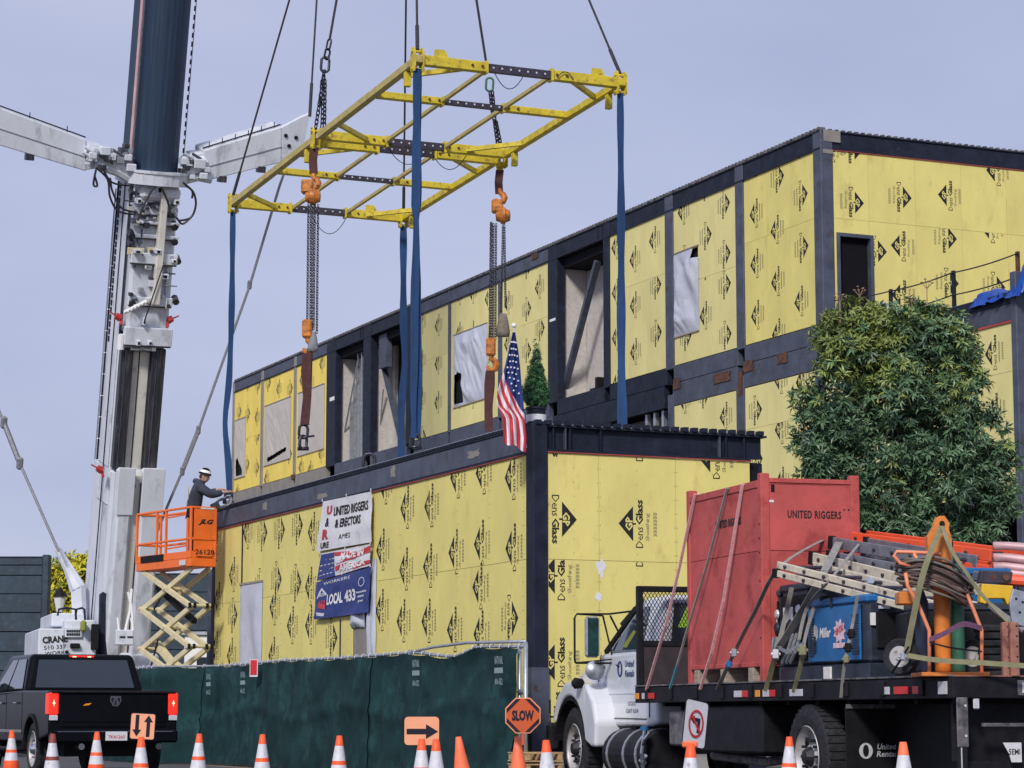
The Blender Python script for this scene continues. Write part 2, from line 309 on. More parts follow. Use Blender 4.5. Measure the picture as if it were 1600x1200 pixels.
def logo(simple=False):
    """one printed mark: diamond half with two letters, the sheathing name and small print, reading upwards"""
    m = MB(); z0 = .0
    m.add([(-.33, 0, z0), (-.10, -.25, z0), (-.10, .25, z0)], [(0, 1, 2)], 0)
    m.add([(-.12, -.012, z0), (-.055, -.012, z0), (-.055, .012, z0), (-.12, .012, z0)], [(0, 1, 2, 3)], 0)
    v, f, _ = textw('GP', .20, .115, bold=.03, res=1); m.add(v, f, 1, Matrix.Translation((-.165, 0, .0015)) @ ROT90)
    v, f, _ = textw('Dens', .30, .115, bold=.0, res=1, space=.9); m.add(v, f, 0, Matrix.Translation((.0, -.19, 0)) @ ROT90)
    v, f, _ = textw('Glass', .36, .115, bold=.028, res=1, space=.92); m.add(v, f, 0, Matrix.Translation((.0, .17, 0)) @ ROT90)
    if simple:
        m.add([(.125, -.20, 0), (.155, -.20, 0), (.155, .2, 0), (.125, .2, 0)], [(0, 1, 2, 3)], 2)
    else:
        v, f, _ = textw('Sheathing', .40, .078, res=1, space=.82); m.add(v, f, 2, Matrix.Translation((.135, -.04, 0)) @ ROT90)
    for k in range(3):
        for j in range(7):
            a = -.17 + j * .05 + (k % 2) * .008
            m.add([(.225 + k * .02, a, 0), (.238 + k * .02, a, 0), (.238 + k * .02, a + .036, 0), (.225 + k * .02, a + .036, 0)], [(0, 1, 2, 3)], 2)
    return m
LOGO = logo(); LOGOS = logo(True)
def print_mesh(logos, rect, holes, T, parent, small, z=0.0022, ink=('ink', 'yellow', 'inkgrey')):
    """logos = [(x, z, flip)] in face coordinates, each clipped to the rectangle of one sheet"""
    src = LOGOS if small else LOGO; x0, x1, z0, z1 = rect
    for (lx, lz, fl) in logos:
        if lx < x0 - .3 or lx > x1 + .3 or lz < z0 - .33 or lz > z1 + .33: continue
        if any(h[0] < lx < h[1] and h[2] + .3 < lz < h[3] - .3 for h in holes): continue
        t = Matrix.Translation((lx, lz, 0)) @ (Matrix.Rotation(math.pi, 4, 'Z') if fl else Matrix.Identity(4))
        bm = bmesh.new(); vs = [bm.verts.new(t @ Vector(p)) for p in src.v]
        for f, mi in zip(src.f, src.m):
            try: fc = bm.faces.new([vs[i] for i in f]); fc.material_index = mi
            except ValueError: pass
        inside = x0 + .004 < lx - .35 and lx + .35 < x1 - .004 and z0 < lz - .36 and lz + .36 < z1
        if not inside:
            for co, nn in (((x0 + .004, 0, 0), (-1, 0, 0)), ((x1 - .004, 0, 0), (1, 0, 0)), ((0, z0 + .004, 0), (0, -1, 0)), ((0, z1 - .004, 0), (0, 1, 0))):
                bmesh.ops.bisect_plane(bm, geom=bm.verts[:] + bm.edges[:] + bm.faces[:], plane_co=co, plane_no=nn, clear_outer=True)
        for h in holes:
            dl = [f for f in bm.faces if h[0] - .01 < f.calc_center_median().x < h[1] + .01 and h[2] - .01 < f.calc_center_median().y < h[3] + .01]
            if dl: bmesh.ops.delete(bm, geom=dl, context='FACES')
        if not bm.faces: bm.free(); continue
        bm.verts.index_update(); m = MB()
        for q in bm.verts: m.v.append(tuple(T @ Vector((q.co.x, q.co.y, q.co.z + z))))
        for f in bm.faces: m.f.append(tuple(q.index for q in f.verts)); m.m.append(f.material_index)
        bm.free(); m.build('printed_mark', list(ink), parent)
def subtract(rects, h):
    o = []
    for (a, b, c, d) in rects:
        if h[0] >= b or h[1] <= a or h[2] >= d or h[3] <= c: o.append((a, b, c, d)); continue
        if h[0] > a: o.append((a, h[0], c, d))
        if h[1] < b: o.append((h[1], b, c, d))
        m0 = max(a, h[0]); m1 = min(b, h[1])
        if h[2] > c: o.append((m0, m1, c, h[2]))
        if h[3] < d: o.append((m0, m1, h[3], d))
    return o
def sheets(parent, T, xs, zs, holes=(), logos=None, small=False, material='yellow', seed=0):
    """lay boards between the joints xs and zs on the face whose matrix is T (x right, y up, z out)"""
    rr = random.Random(seed)
    for i in range(len(xs) - 1):
        fl = rr.random() < .35; ph = rr.random(); dx = rr.uniform(-.12, .12)
        for k in range(len(zs) - 1):
            r = (xs[i] + .003, xs[i + 1] - .003, zs[k] + .003, zs[k + 1] - .003); rs = [r]
            if r[1] - r[0] < .03: continue
            for h in holes: rs = subtract(rs, h)
            if not rs: continue
            m = MB()
            for (a, b, c, d) in rs: m.box(a, b, c, d, -.016 + rr.uniform(0, .003), 0, 0, 0, T)
            o = m.build('sheathing_panel', material, parent)
            if logos is None:
                w_ = r[1] - r[0]
                lg = []
                if w_ > .35:
                    cols = [(r[0] + r[1]) / 2 + dx]
                    for q, cx in enumerate(cols):
                        if q and rr.random() < .25: continue
                        p2 = ph + .45 * q
                        lg += [(cx, zs[k] + (p2 + j) * 1.2 - .2, fl ^ (rr.random() < .12)) for j in range(5)]
            else: lg = [(a, b, c) for (a, b, c, row) in logos if row is None or row == k]
            print_mesh(lg, r, holes, T, o, small)
# ================================================================= SETTING
def sheet_poly(name, m, pts, z, **kw):
    mm = MB(); mm.add([(p[0], p[1], z) for p in pts], [tuple(range(len(pts)))]); return mm.build(name, m, kind='structure', **kw)
sheet_poly('ground', 'dirtg', [(-1500, -60), (1500, -60), (1500, 2500), (-1500, 2500)], -.012)
hb = head(-842); B = Frame(at(838, 1117, 33.5), hb); ht = head(-330); T_ = Frame(at(1486, 1117, 21), ht)
FN = Frame(B.w((-.8, 0, 0)), hb)
road = [FN.w((-14, -60, 0)), FN.w((-.6, -60, 0)), FN.w((-.6, 22, 0)), FN.w((-.6, 140, 0)), FN.w((-14, 140, 0))]
sheet_poly('road', 'asphalt', road, 0)
sheet_poly('road_apron', 'asphalt', [(-20, -20), (14, -20), (14, 33.2), (1.0, 33.2), (-.2, 33), (-20, 33)], .004)
mm = MB()
for k in range(14):
    a = FN.w((-6, -30 + k * 9, 0)); b = FN.w((-6, -27 + k * 9, 0)); e = Vector((FN.ex[0], FN.ex[1], 0)) * .06
    mm.add([a - e + Vector((0, 0, .009)), a + e + Vector((0, 0, .009)), b + e + Vector((0, 0, .009)), b - e + Vector((0, 0, .009))], [(0, 1, 2, 3)])
mm.build('lane_marking', 'lane', kind='structure')


# ================================================================= FRONT MODULE
LM = 15.85; Z0 = .65; Z1 = 4.98; WM = 3.63
TB = B.mat()
fm = thing('modular_building_module', 'single storey yellow sheathed steel module just set behind the green fence', 'building', TB)
TL = PM((-.02, 0, 0), (0, -1, 0), (0, 0, 1))         # long side face: x' = -y
TE = PM((0, -.02, 0), (1, 0, 0), (0, 0, 1))          # end face
box('wall_core', 'dark', fm, .06, WM - .05, .06, LM - .06, Z0, Z1 - .42)
box('foundation_plinth', 'conc', fm, .25, WM - .25, .3, LM - .3, 0, Z0 - .16, kind='structure')
box('floor_beam', 'steel', fm, -.005, WM, .31, LM - .31, Z0 - .16, Z0 - .003)
# columns
def column(parent, x0, x1, y0, y1, z0, z1, m='steel'):
    o = box('column', m, parent, x0, x1, y0, y1, z0, z1, .012); return o
column(fm, -.06, .155, -.06, .22, 0, Z1 - .003)
MB().box(-.10, .165, -.075, -.062, 0, 1.55, .004).box(-.075, -.062, -.06, .26, 0, 1.55, .004).build('splice_plate', 'steel2', fm)
column(fm, WM - .20, WM + .06, .10, .36, 0, Z1 - .42); column(fm, -.03, .2, LM - .2, LM + .02, 0, Z1 - .003); column(fm, WM - .2, WM, LM - .2, LM, 0, Z1 - .003)
zb = 4.59
# long roof beam: flush pale channel in lengths, with seams
ys = [.25, 2.0, 5.3, 8.9, 12.2, LM]
for i in range(5): box('roof_beam', 'steel2', fm, -.035, .1, ys[i] + .006, ys[i + 1] - .006, zb, Z1 - .06, .008)
MB().box(-.05, .1, .25, LM, Z1 - .057, Z1 - .03).box(-.045, .1, .25, LM, zb - .03, zb - .003).build('beam_flange', 'steel', fm)
MB().box(-.048, 0, .28, LM - .3, zb - .045, zb - .033).build('sealant_line', 'redline', fm)
# end roof beam with stiffeners
box('roof_beam', 'steel', fm, .16, WM - .01, .02, .10, zb + .02, Z1 - .06)
MB().box(.16, WM + .05, -.06, .1, Z1 - .057, Z1 - .03).box(.16, WM - .21, -.05, .1, zb - .01, zb + .017).build('beam_flange', 'steel', fm)
for x in (.24, .43, .50, .98, 2.9, 3.0, 3.3): box('beam_stiffener', 'steel2' if x in (.43, 2.9) else 'steel', fm, x, x + .02, -.045, .018, zb + .02, Z1 - .06)
MB().box(.16, WM - .2, -.045, 0, zb - .028, zb - .013).box(.158, .17, -.03, -.018, Z0, zb - .03).build('sealant_line', 'redline', fm)
# corrugated deck
mm = MB(); k = 0
x = -.03
while x < WM + .05:
    mm.box(x, x + .085, -.085, .02, Z1 - .027, Z1 + .035); x += .155
y = .1
while y < LM:
    mm.box(-.065, .02, y, y + .06, Z1 - .027, Z1 + .012); y += .12
mm.build('roof_deck_corrugation', 'steel', fm, kind='stuff')
box('roof_deck', 'galv', fm, .02, WM, .02, LM, Z1 - .02, Z1 + .002)
MB().box(-.045, -.02, .2, LM, Z1 + .014, Z1 + .024).build('deck_edge_trim', 'galv', fm)
# long side boards and openings
def U(u, v, x=0): return -B.px(u, v, x).y
def Zl(u, v, x=0): return B.px(u, v, x).z
d0, d1 = U(378, 950), U(411, 950); dz = Zl(395, 912)
e0, e1 = U(553, 950), U(587, 950); ez = Zl(570, 878)
holes = [(d0, d1, Z0 - .1, dz), (e0, e1, Z0 - .1, ez)]
seam1 = U(380, 900); seam2 = U(534, 980)
xs = [-LM + .2, -LM + .9, seam1]
x = seam1
while x + 1.22 < -.3: x += 1.22; xs.append(x)
xs.append(-.22)
ll = []
for (a, b, fl) in [(60, 445, 0), (140, 585, 0), (70, 700, 0), (133, 775, 1), (60, 930, 0), (205, 385, 0), (270, 395, 1), (350, 382, 1), (432, 362, 1), (510, 385, 0), (258, 640, 1), (335, 610, 1), (425, 625, 1),
                   (497, 640, 0), (330, 735, 0), (412, 820, 0), (497, 820, 0), (845, 165, 0), (945, 275, 0), (1058, 265, 0), (1180, 130, 0), (1300, 108, 0), (1437, 130, 0), (832, 470, 0), (940, 560, 0),
                   (1052, 545, 0), (1172, 480, 0), (1292, 440, 0), (1440, 460, 0), (828, 750, 0), (928, 800, 0), (1045, 800, 0), (1165, 840, 0), (1285, 640, 0), (1415, 790, 1), (590, 880, 1), (325, 960, 0), (130, 960, 0), (220, 930, 0), (1290, 860, 0)]:
    u_, v_ = 320 + a / 2.963, 700 + b / 2.963; q = B.px(u_, v_, 0); ll.append((-q.y, q.z, bool(fl), None))
sheets(fm, TL, xs, [Z0 - .1, 3.07, zb - .045], holes, ll)
mm = MB()
for xx in xs[2:]:
    for dx in (-.022, .022):
        z = Z0 + .1
        while z < 4.5:
            if not any(h[0] < xx + dx < h[1] and z < h[3] for h in holes): mm.box(xx + dx - .005, xx + dx + .005, z, z + .011, .0005, .003, 0, 0, TL)
            z += .2
mm.build('screw_heads', 'inkgrey', fm, kind='stuff')
# dark vertical seams between module halves
box('mate_line_strip', 'steel', fm, -.033, -.01, -seam1 - .03, -seam1 + .03, Z0 - .1, zb - .05)
box('mate_line_strip', 'steel', fm, -.033, -.01, -seam2 - .02, -seam2 + .02, Z0, Zl(534, 968))
def film(name, parent, T, x0, x1, z0, z1, hole=None, m='film', depth=.08, out=.012, seed=1, **kw):
    """wrinkled plastic sheet over an opening"""
    nx, nz = (14, 22) if not hole else (60, 80); mm = MB(); vs = []; rr = random.Random(seed)
    for j in range(nz + 1):
        for i in range(nx + 1):
            a = i / nx; b = j / nz; x = x0 + (x1 - x0) * a; z = z0 + (z1 - z0) * b
            e = min(a, 1 - a, b, 1 - b) * 6; e = min(1, e)
            n = 1.1 * noise.noise(Vector((x * 1.6 + z * .7 + seed * 7, z * .8, seed))) + .8 * abs(noise.noise(Vector((x * 3.0 + z * 2.2 + seed, z * .9 - x * .6, seed * 2)))) - .5 * math.exp(-((a + b - 1.1) * 5) ** 2)
            vs.append((x + (rr.uniform(-.012, .012) if a in (0, 1) else 0), z + (rr.uniform(-.015, .015) if b in (0, 1) else 0), out + depth * (n + .6) * e * .8))
    fs = []
    for j in range(nz):
        for i in range(nx):
            ca = (i + .5) / nx; cb = (j + .5) / nz
            if hole and hole(ca, cb): continue
            fs.append((j * (nx + 1) + i, j * (nx + 1) + i + 1, (j + 1) * (nx + 1) + i + 1, (j + 1) * (nx + 1) + i))
    mm.add(vs, fs, 0, T); return mm.build(name, m, parent, smooth=True, **kw)
film('plastic_cover', fm, TL, d0 - .02, d1 + .04, Z0, dz + .02, seed=3)
MB().box(d0 - .05, d1 + .06, dz, dz + .04, 0, .03, 0, 0, TL).build('batten', 'wood', fm)
film('plastic_cover', fm, TL, e0 + .75, e1 + .1, Z0 + .1, ez + .02, seed=5, label='torn plastic strip hanging by the door opening')
film('plastic_cover', fm, TL, e0 - .05, e0 + .62, Zl(560, 980), ez - .6, seed=8)
box('door_reveal', 'tansteel', fm, .0, .05, -e1, -e0, Z0, ez)
# end face boards
el = []
for (u_, v_, fl, row) in [(867, 811, 1, 1), (998, 819, 0, 1), (876, 900, 0, 0), (876, 1035, 0, 0), (1118, 712, 0, 1), (998, 684, 0, 1), (998, 848, 0, 0), (868, 676, 1, 1), (1000, 975, 0, 0), (1100, 905, 1, 0), (870, 1120, 0, 0)]:
    q = B.py(u_, v_, 0); el.append((q.x, q.z, bool(fl), row))
xj = [.175, B.py(935, 800).x, B.py(1055, 800).x, WM - .22]
sheets(fm, TE, xj, [Z0, 3.06, zb - .03], [], el)
mm = MB()
for xx in (xj[1] - .02, xj[1] + .02, xj[2] - .02, xj[2] + .02, xj[0] + .4, xj[1] + .6, xj[2] + .6):
    z = Z0 + .1
    while z < 4.5: mm.box(xx - .005, xx + .005, z, z + .012, .0005, .003, 0, 0, TE); z += .2
mm.build('screw_heads', 'inkgrey', fm, kind='stuff')
for (u_, v_, w_, h_, s_) in ((938, 888, .13, .24, 3), (934, 932, .1, .12, 6)):
    q = B.py(u_, v_); poly = [(q.x + math.cos(a) * w_ / 2 * (1 + .4 * math.sin(a * s_)), q.z + math.sin(a) * h_ / 2 * (1 + .3 * math.cos(a * 5))) for a in [i * math.pi / 8 for i in range(16)]]
    mm = MB(); mm.prism(poly, TE @ Matrix.Translation((0, 0, .001)), .003); mm.build('torn_patch', 'banner', fm)

# ================================================================= BACK BUILDING
X2 = 13.15; Y2 = 14.0; YF = 58.0; TOP = 13.7; L2 = 9.3; L1 = 4.95
bb = thing('modular_building', 'long three storey yellow sheathed modular building with open steel bays', 'building', TB)
TL2 = PM((X2 - .02, 0, 0), (0, -1, 0), (0, 0, 1)); TE2 = PM((0, Y2 - .02, 0), (1, 0, 0), (0, 0, 1))
def V(u, v=500): return B.px(u, v, X2).y
WB = 16.
YN = 6.9                                                            # near end of the lower storeys
box('wall_core', 'dark', bb, X2 + 1.6, X2 + WB, Y2 + .06, YF - .1, L2, TOP - .5)
box('wall_core', 'dark', bb, X2 + .9, X2 + WB, YN + .3, YF - .1, .1, L2 - .95)
bays = [(1277, 1166, 's'), (1153, 1055, 's'), (1042, 955, 's'), (945, 873, 'o'), (858, 786, 's'), (780, 706, 's'), (702, 650, 's'), (637, 582, 'o'), (570, 527, 'o'), (513, 466, 's'), (462, 415, 's'), (411, 370, 's')]
zt = 13.27; zbm = 9.32
holes2 = []
wins = [(1056, 1093, 392, 520, 4), (711, 762, 516, 628, 2), (469, 509, 608, 705, 9), (417, 457, 628, 720, 7), (371, 387, 655, 744, 11)]
def winrect(u0, u1, v0, v1):
    um = (u0 + u1) / 2; y0 = V(u1, 500); y1 = V(u0, 500)
    return (-y1, -y0, B.px(um, v1, X2).z, B.px(um, v0, X2).z)
for wn in wins: holes2.append(winrect(*wn[:4]))
for i, (ua, ub, kind) in enumerate(bays):
    ya, yb = V(ua), V(ub)                                           # ya nearer
    if kind == 's':
        n = max(1, round((yb - ya) / 1.22)); xs = [-yb + (yb - ya) * j / n for j in range(n + 1)]
        box('wall_core', 'dark', bb, X2 + .05, X2 + 1.5, ya, yb, zbm, zt)
        sheets(bb, TL2, xs, [zbm + .05, 11.3 if i % 2 else 11.75, zt], holes2, None, small=True, seed=20 + i, material='yellow2' if i > 8 else 'pale' if i in (1, 2, 6, 7, 4, 5) else 'yellow')
    # posts on both sides of the bay
for i in range(len(bays) + 1):
    ua = 1290 if i == 0 else bays[i - 1][1]; ub = bays[i][0] if i < len(bays) else 367
    y0, y1 = V(ua), V(ub)
    if i == 0: column(bb, X2 - .05, X2 + .25, Y2 - .05, y1 - .01, L1, TOP - .02, 'steel2'); continue
    m_ = 'steel' if i in (3, 4, 7, 8, 9) else ('tansteel' if i > 9 else 'steel2')
    column(bb, X2 - .05, X2 + .2, y0 + .01, max(y0 + .12, y1 - .01), L2 if i > 1 else L2, TOP - .02, m_)
# roof beam lengths, deck teeth
for i, (ua, ub, kind) in enumerate(bays):
    ya, yb = V(ua) - .04, V(ub) + .04
    box('roof_beam', 'steel2' if i in (4, 5, 6, 9, 10, 11) else 'steel', bb, X2 - .035, X2 + .12, ya, yb, zt + .02, TOP - .06, .008)
    box('floor_beam', ('steel2', 'steel2', 'steel', 'steel')[i] if i < 4 else ('tansteel' if i > 8 else 'steel2'), bb, X2 - .035, X2 + .12, ya, yb, L2 - .36, zbm + .03, .008)
    if kind == 'o':
        for yy in (ya + .1, ya + .35): box('beam_stiffener', 'steel', bb, X2 - .05, X2 - .037, yy, yy + .05, zt + .02, TOP - .06)
MB().box(X2 - .06, X2 + .12, Y2, YF, TOP - .057, TOP - .03).box(X2 - .06, X2 + .12, Y2, YF, zt - .02, zt + .017).build('beam_flange', 'steel', bb)
mm = MB(); y = Y2
while y < YF: mm.box(X2 - .07, X2 + .1, y, y + .08, TOP - .027, TOP + .045); y += .17
x = X2
while x < X2 + 7: mm.box(x, x + .08, Y2 - .05, Y2 + .1, TOP - .027, TOP + .012); x += .17
mm.build('roof_deck_corrugation', 'tbed', bb, kind='stuff')
box('roof_deck', 'galv', bb, X2 + .1, X2 + WB, Y2 + .1, YF, TOP - .04, TOP - .005)
# rust patches on steel
for (yy, zz, w_, h_) in ((2.2, 4.75, .5, .12), (5.6, 4.8, .25, .2), (9.1, 4.7, .6, .1), (12.4, 4.78, .3, .16)):
    mm = MB(); mm.prism([(-yy + w_ / 2 * max(-.85, min(.85, 1.5 * math.cos(a))) * (1 + .2 * math.sin(a * 7 + yy)), zz + h_ / 2 * max(-.85, min(.85, 1.5 * math.sin(a))) * (1 + .2 * math.cos(a * 5 + yy))) for a in [j * math.pi / 12 for j in range(24)]], TL @ Matrix.Translation((0, 0, .0165)), .002); mm.build('rust_patch', 'tansteel', fm)
for (u_, v_, w_, h_) in ((1172, 572, .5, .28), (1225, 560, .5, .25), (1130, 590, .9, .26), (1160, 600, .25, .6), (838, 400, .5, .2), (460, 745, .5, .2), (1060, 600, .4, .3)):
    q = B.px(u_, v_, X2); mm = MB(); p_ = [(-q.y + w_ / 2 * max(-.9, min(.9, 1.5 * math.cos(a))) * (1 + .08 * math.sin(a * 7 + u_)), q.z + h_ / 2 * max(-.9, min(.9, 1.5 * math.sin(a))) * (1 + .08 * math.cos(a * 5 + u_))) for a in [j * math.pi / 12 for j in range(24)]]
    mm.prism(p_, TL2 @ Matrix.Translation((0, 0, .034)), .004); mm.build('rust_patch', 'rust', bb)
# plastic over the windows
def tear1(a, b): return a > .78 and b > .86
def tear2(a, b): return .06 < a < .30 and .04 < b < .46 - .3 * abs(a - .2)
def tear3(a, b): return .15 < a < .85 and abs(b - (.06 + .13 * a)) < .035
def tear4(a, b): return .2 < a < .75 and b < .36 - .5 * abs(a - .3) and b > .04
for wn, te in zip(wins, (tear1, tear2, None, tear3, tear4)):
    r = winrect(*wn[:4]); o = film('window_plastic', bb, TL2, r[0] - .03, r[1] + .03, r[2] - .03, r[3] + .03, te, m='filmtan' if wn[4] in (9, 7, 11) else 'film', seed=wn[4], depth=.04 if wn[4] in (9, 7, 11) else .13)
    MB().box(r[0] - .04, r[1] + .04, r[2] - .05, r[2] - .02, 0, .03, 0, 0, TL2).box(r[0] - .04, r[1] + .04, r[3] + .02, r[3] + .05, 0, .03, 0, 0, TL2).build('window_batten', 'wood', o)
# open bays: inner wall, ceiling block blackened as painted shade, studs, braces
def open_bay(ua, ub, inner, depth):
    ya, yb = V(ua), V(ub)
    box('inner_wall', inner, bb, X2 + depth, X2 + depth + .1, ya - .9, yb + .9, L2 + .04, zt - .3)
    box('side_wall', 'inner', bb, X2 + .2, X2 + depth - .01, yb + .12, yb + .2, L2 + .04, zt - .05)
    box('ceiling_shade_block', 'dark', bb, X2 + .15, X2 + depth + .1, ya - .5, yb + .5, zt - .28, zt - .03)
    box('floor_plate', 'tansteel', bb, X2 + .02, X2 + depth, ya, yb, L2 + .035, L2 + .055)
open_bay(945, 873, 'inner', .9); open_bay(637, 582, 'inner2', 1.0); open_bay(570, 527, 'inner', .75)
def LP(u, v, dx=0.): return B.px(u, v, X2 + dx)
part('diagonal_brace', 'steel2', bb, LP(934, 408, .25), LP(882, 608, .25), .17, .12)
part('diagonal_brace', 'steel2', bb, LP(594, 548, .3), LP(627, 690, .3), .16, .1)
MB().box(X2 + .1, X2 + .4, V(637) + .05, V(628), 12.2, 13.2).build('gusset_plate', 'steel2', bb)
MB().box(X2 + .1, X2 + .3, V(600) + .05, V(588), 12.1, 13.2).build('gusset_plate', 'steel2', bb)
part('diagonal_brace', 'galv', bb, LP(560, 560, .35), LP(531, 715, .35), .05, .03)
part('diagonal_brace', 'galv', bb, LP(599, 608, .35), LP(590, 712, .35), .04, .03)
for k in range(6):
    u_ = 537 + k * 5.2; q_ = LP(u_, 560 + max(0, (560 - u_)) * 5.3, .5); zz = q_.z
    y_ = q_.y; box('stud', 'galv', bb, X2 + .5, X2 + .6, y_ - .03, y_ + .05, L2 + .06, min(zt - .3, zz), .0)
part('stud', 'galv', bb, LP(566, 530, .3), LP(566, 715, .3), .06, .06); part('stud', 'galv', bb, LP(560, 530, .3), LP(560, 560, .3), .05, .05)
part('bottom_track', 'galv', bb, LP(528, 728, .3), LP(570, 716, .3), .1, .06)
box('access_tag', 'whitep', bb, X2 - .06, X2 - .052, V(873) + .1, V(862), 11.55, 11.62)
box('access_tag', 'whitep', bb, X2 - .06, X2 - .052, V(526), V(519), 11.55, 11.68)
MB().box(X2 + .3, X2 + .8, V(918), V(905), L2 + .06, L2 + .2).box(X2 + .4, X2 + .6, V(912), V(908), L2 + .2, L2 + .5).build('debris_pile', 'black', bb)
# second storey
z2t = 8.37
xs2 = [-(YN + .55)]
bays2 = [(1587, 1290), (1277, 1166), (1153, 1055)]
for i, (ua, ub) in enumerate(bays2):
    ya, yb = V(ua, 650), V(ub, 650)
    n = max(1, round((yb - ya) / 1.22)); xs = [-yb + (yb - ya) * j / n for j in range(n + 1)]
    sheets(bb, TL2, xs, [L1 + .12, 7.4, z2t], (), None, small=True, seed=50 + i, material='pale')
    column(bb, X2 - .05, X2 + .2, yb + .01, V(bays2[i + 1][0], 650) - .01 if i < 2 else yb + .3, 0, z2t + .3 if i else z2t + .3, 'steel2')
    box('wall_core', 'dark', bb, X2 + .05, X2 + .85, ya, yb, L1 + .1, z2t)
    box('roof_beam', 'steel2', bb, X2 - .035, X2 + .12, ya - .05, yb + .05, z2t + .01, L2 - .37 if i else L2 - .36, .008)
    box('floor_beam', 'steel2', bb, X2 - .035, X2 + .12, ya - .05, yb + .05, L1 - .32, L1 + .1, .008)
column(bb, X2 - .06, X2 + .24, YN - .02, V(1587, 650) - .01, 0, L2 + .0, 'steel2')
box('terrace_edge_beam', 'steel', bb, X2 - .045, X2 + .1, YN + .0, Y2 + .2, L2 - .6, L2 - .37, .008)
MB().box(X2 - .05, X2 + .1, YN, Y2, z2t - .03, z2t + .007).build('sealant_line', 'redline', bb)
box('terrace_deck', 'steel', bb, X2 + .105, X2 + WB, YN, Y2 - .06, L2 - .55, L2 - .40)
# far part of second storey: open bay with steel and a yellow patch, then boards
ya, yb = V(1040, 640), V(873, 640)
sheets(bb, TL2, [-yb + 1.0, -yb + 2.2, -yb + 3.4, -yb + 4.6], [L1 + .1, 7.5], (), None, small=True, seed=71, material='yellow')
box('inner_wall', 'inner2', bb, X2 + .6, X2 + .7, ya, yb, L1, z2t)
for k in range(3): box('stud', 'galv', bb, X2 + .1, X2 + .2, ya + .3 + k * .45, ya + .42 + k * .45, L1, z2t)
box('roof_beam', 'steel', bb, X2 - .035, X2 + .12, ya, yb, z2t + .02, L2 - .37); box('roof_beam', 'steel2', bb, X2 - .035, X2 + .12, yb + .3, YF, z2t + .01, L2 - .37)
sheets(bb, TL2, [-YF + .2 + j * 1.22 * (YF - yb - .7) / (1.22 * 24) for j in range(25)], [L1 + .1, z2t], (), [], material='pale')
column(bb, X2 - .05, X2 + .2, yb + .0, yb + .29, 0, L2 - .37)
# ground storey, mostly hidden
sheets(bb, TL2, [-YF + .2 + j * 1.9 for j in range(27)], [.6, L1 - .33], (), [], material='pale')
# end face of the top storey with door
dx0, dx1 = B.py(1307, 420, Y2).x, B.py(1364, 420, Y2).x; dzt = B.py(1335, 366, Y2).z
up = []
for (u_, v_, fl, row) in [(1329, 316, 1, 1), (1328, 232, 1, 1), (1404, 308, 1, 1), (1404, 222, 1, 1), (1484, 306, 0, 1), (1559, 268, 0, 1), (1411, 385, 0, 0), (1475, 372, 1, 0), (1550, 357, 0, 0), (1478, 442, 1, 0), (1551, 448, 1, 0), (1412, 462, 0, 0), (1365, 392, 1, 0), (1330, 500, 0, 0), (1300, 230, 0, 1)]:
    q = B.py(u_, v_, Y2); up.append((q.x, q.z, bool(fl), row))
zj = B.py(1400, 350, Y2).z; xe = X2 + .27
box('wall_core', 'dark', bb, X2 + .26, X2 + 1.5, Y2 + .1, Y2 + .6, L2, 12.9); 
sheets(bb, TE2, [xe, xe + .9, xe + 2.12, xe + 3.34, xe + 4.56, xe + 5.78, xe + 7.0, xe + 8.2, xe + 10, xe + 12, xe + 14, xe + 15.6], [L2 - .2, zj, 13.24], [(dx0, dx1, 0, dzt)], up)
MB().box(X2 + .26, X2 + WB, Y2 - .05, Y2 + .1, TOP - .057, TOP - .03).box(X2 + .26, X2 + WB, Y2 - .05, Y2 + .1, 13.255, 13.28).build('beam_flange', 'steel', bb)
box('roof_beam', 'steel', bb, X2 + .26, X2 + WB, Y2 - .02, Y2 + .08, 13.283, TOP - .06)
MB().box(X2 + .26, X2 + WB, Y2 - .045, Y2 - .02, 13.236, 13.252).build('sealant_line', 'redline', bb)
dr = MB(); dr.box(dx0, dx0 + .08, L2 - .3, dzt, -.15, .03, 0, 0, TE2).box(dx1 - .08, dx1, L2 - .3, dzt, -.15, .03, 0, 0, TE2).box(dx0 + .081, dx1 - .081, dzt - .08, dzt, -.15, .03, 0, 0, TE2).build('door_frame', 'steel2', bb)
MB().box(dx0 + .08, dx1 - .08, L2 - .3, dzt - .08, -.119, -.11, 0, 0, TE2).build('door_shade_sheet', 'doorshade', bb)  # near-black sheet paints the darkness inside the doorway
MB().box(X2 + .02, X2 + .45, Y2 - .062, Y2 - .052, 13.42, 13.68).box(X2 - .0, X2 + .25, Y2 - .062, Y2 - .052, 13.15, 13.24).build('rust_patch', 'tansteel', bb)
# guard rail along the terrace edge
gr = thing('guard_rail', 'rail of steel posts and sagging wire ropes along the terrace edge', 'guard rail', TB)
ps = [B.px(u_, v_, X2 + .1) for u_, v_ in ((1590, 393), (1490, 423), (1392, 452))]
for p in ps: box('post', 'steel' if p is not ps[0] else 'rust', gr, X2 + .06, X2 + .13, p.y - .035, p.y + .035, L2 - .37, p.z, .006)
for dz_ in (.05, .5):
    pts = [Vector((X2 + .05, YN - 3, ps[0].z - dz_))]
    for a, b in zip([Vector((X2 + .05, YN, ps[0].z - dz_))] + [Vector((X2 + .05, p.y, p.z - dz_)) for p in ps[1:]], [Vector((X2 + .05, p.y, p.z - dz_)) for p in ps[1:]] + [Vector((X2 + .05, Y2, 9.9 - dz_))]):
        for k in range(8): t = k / 8; pts.append(a.lerp(b, t) - Vector((0, 0, .035 * 4 * t * (1 - t))))
    MB().tube(pts[1:], .014, 6).build('wire_rope', 'rope', gr)
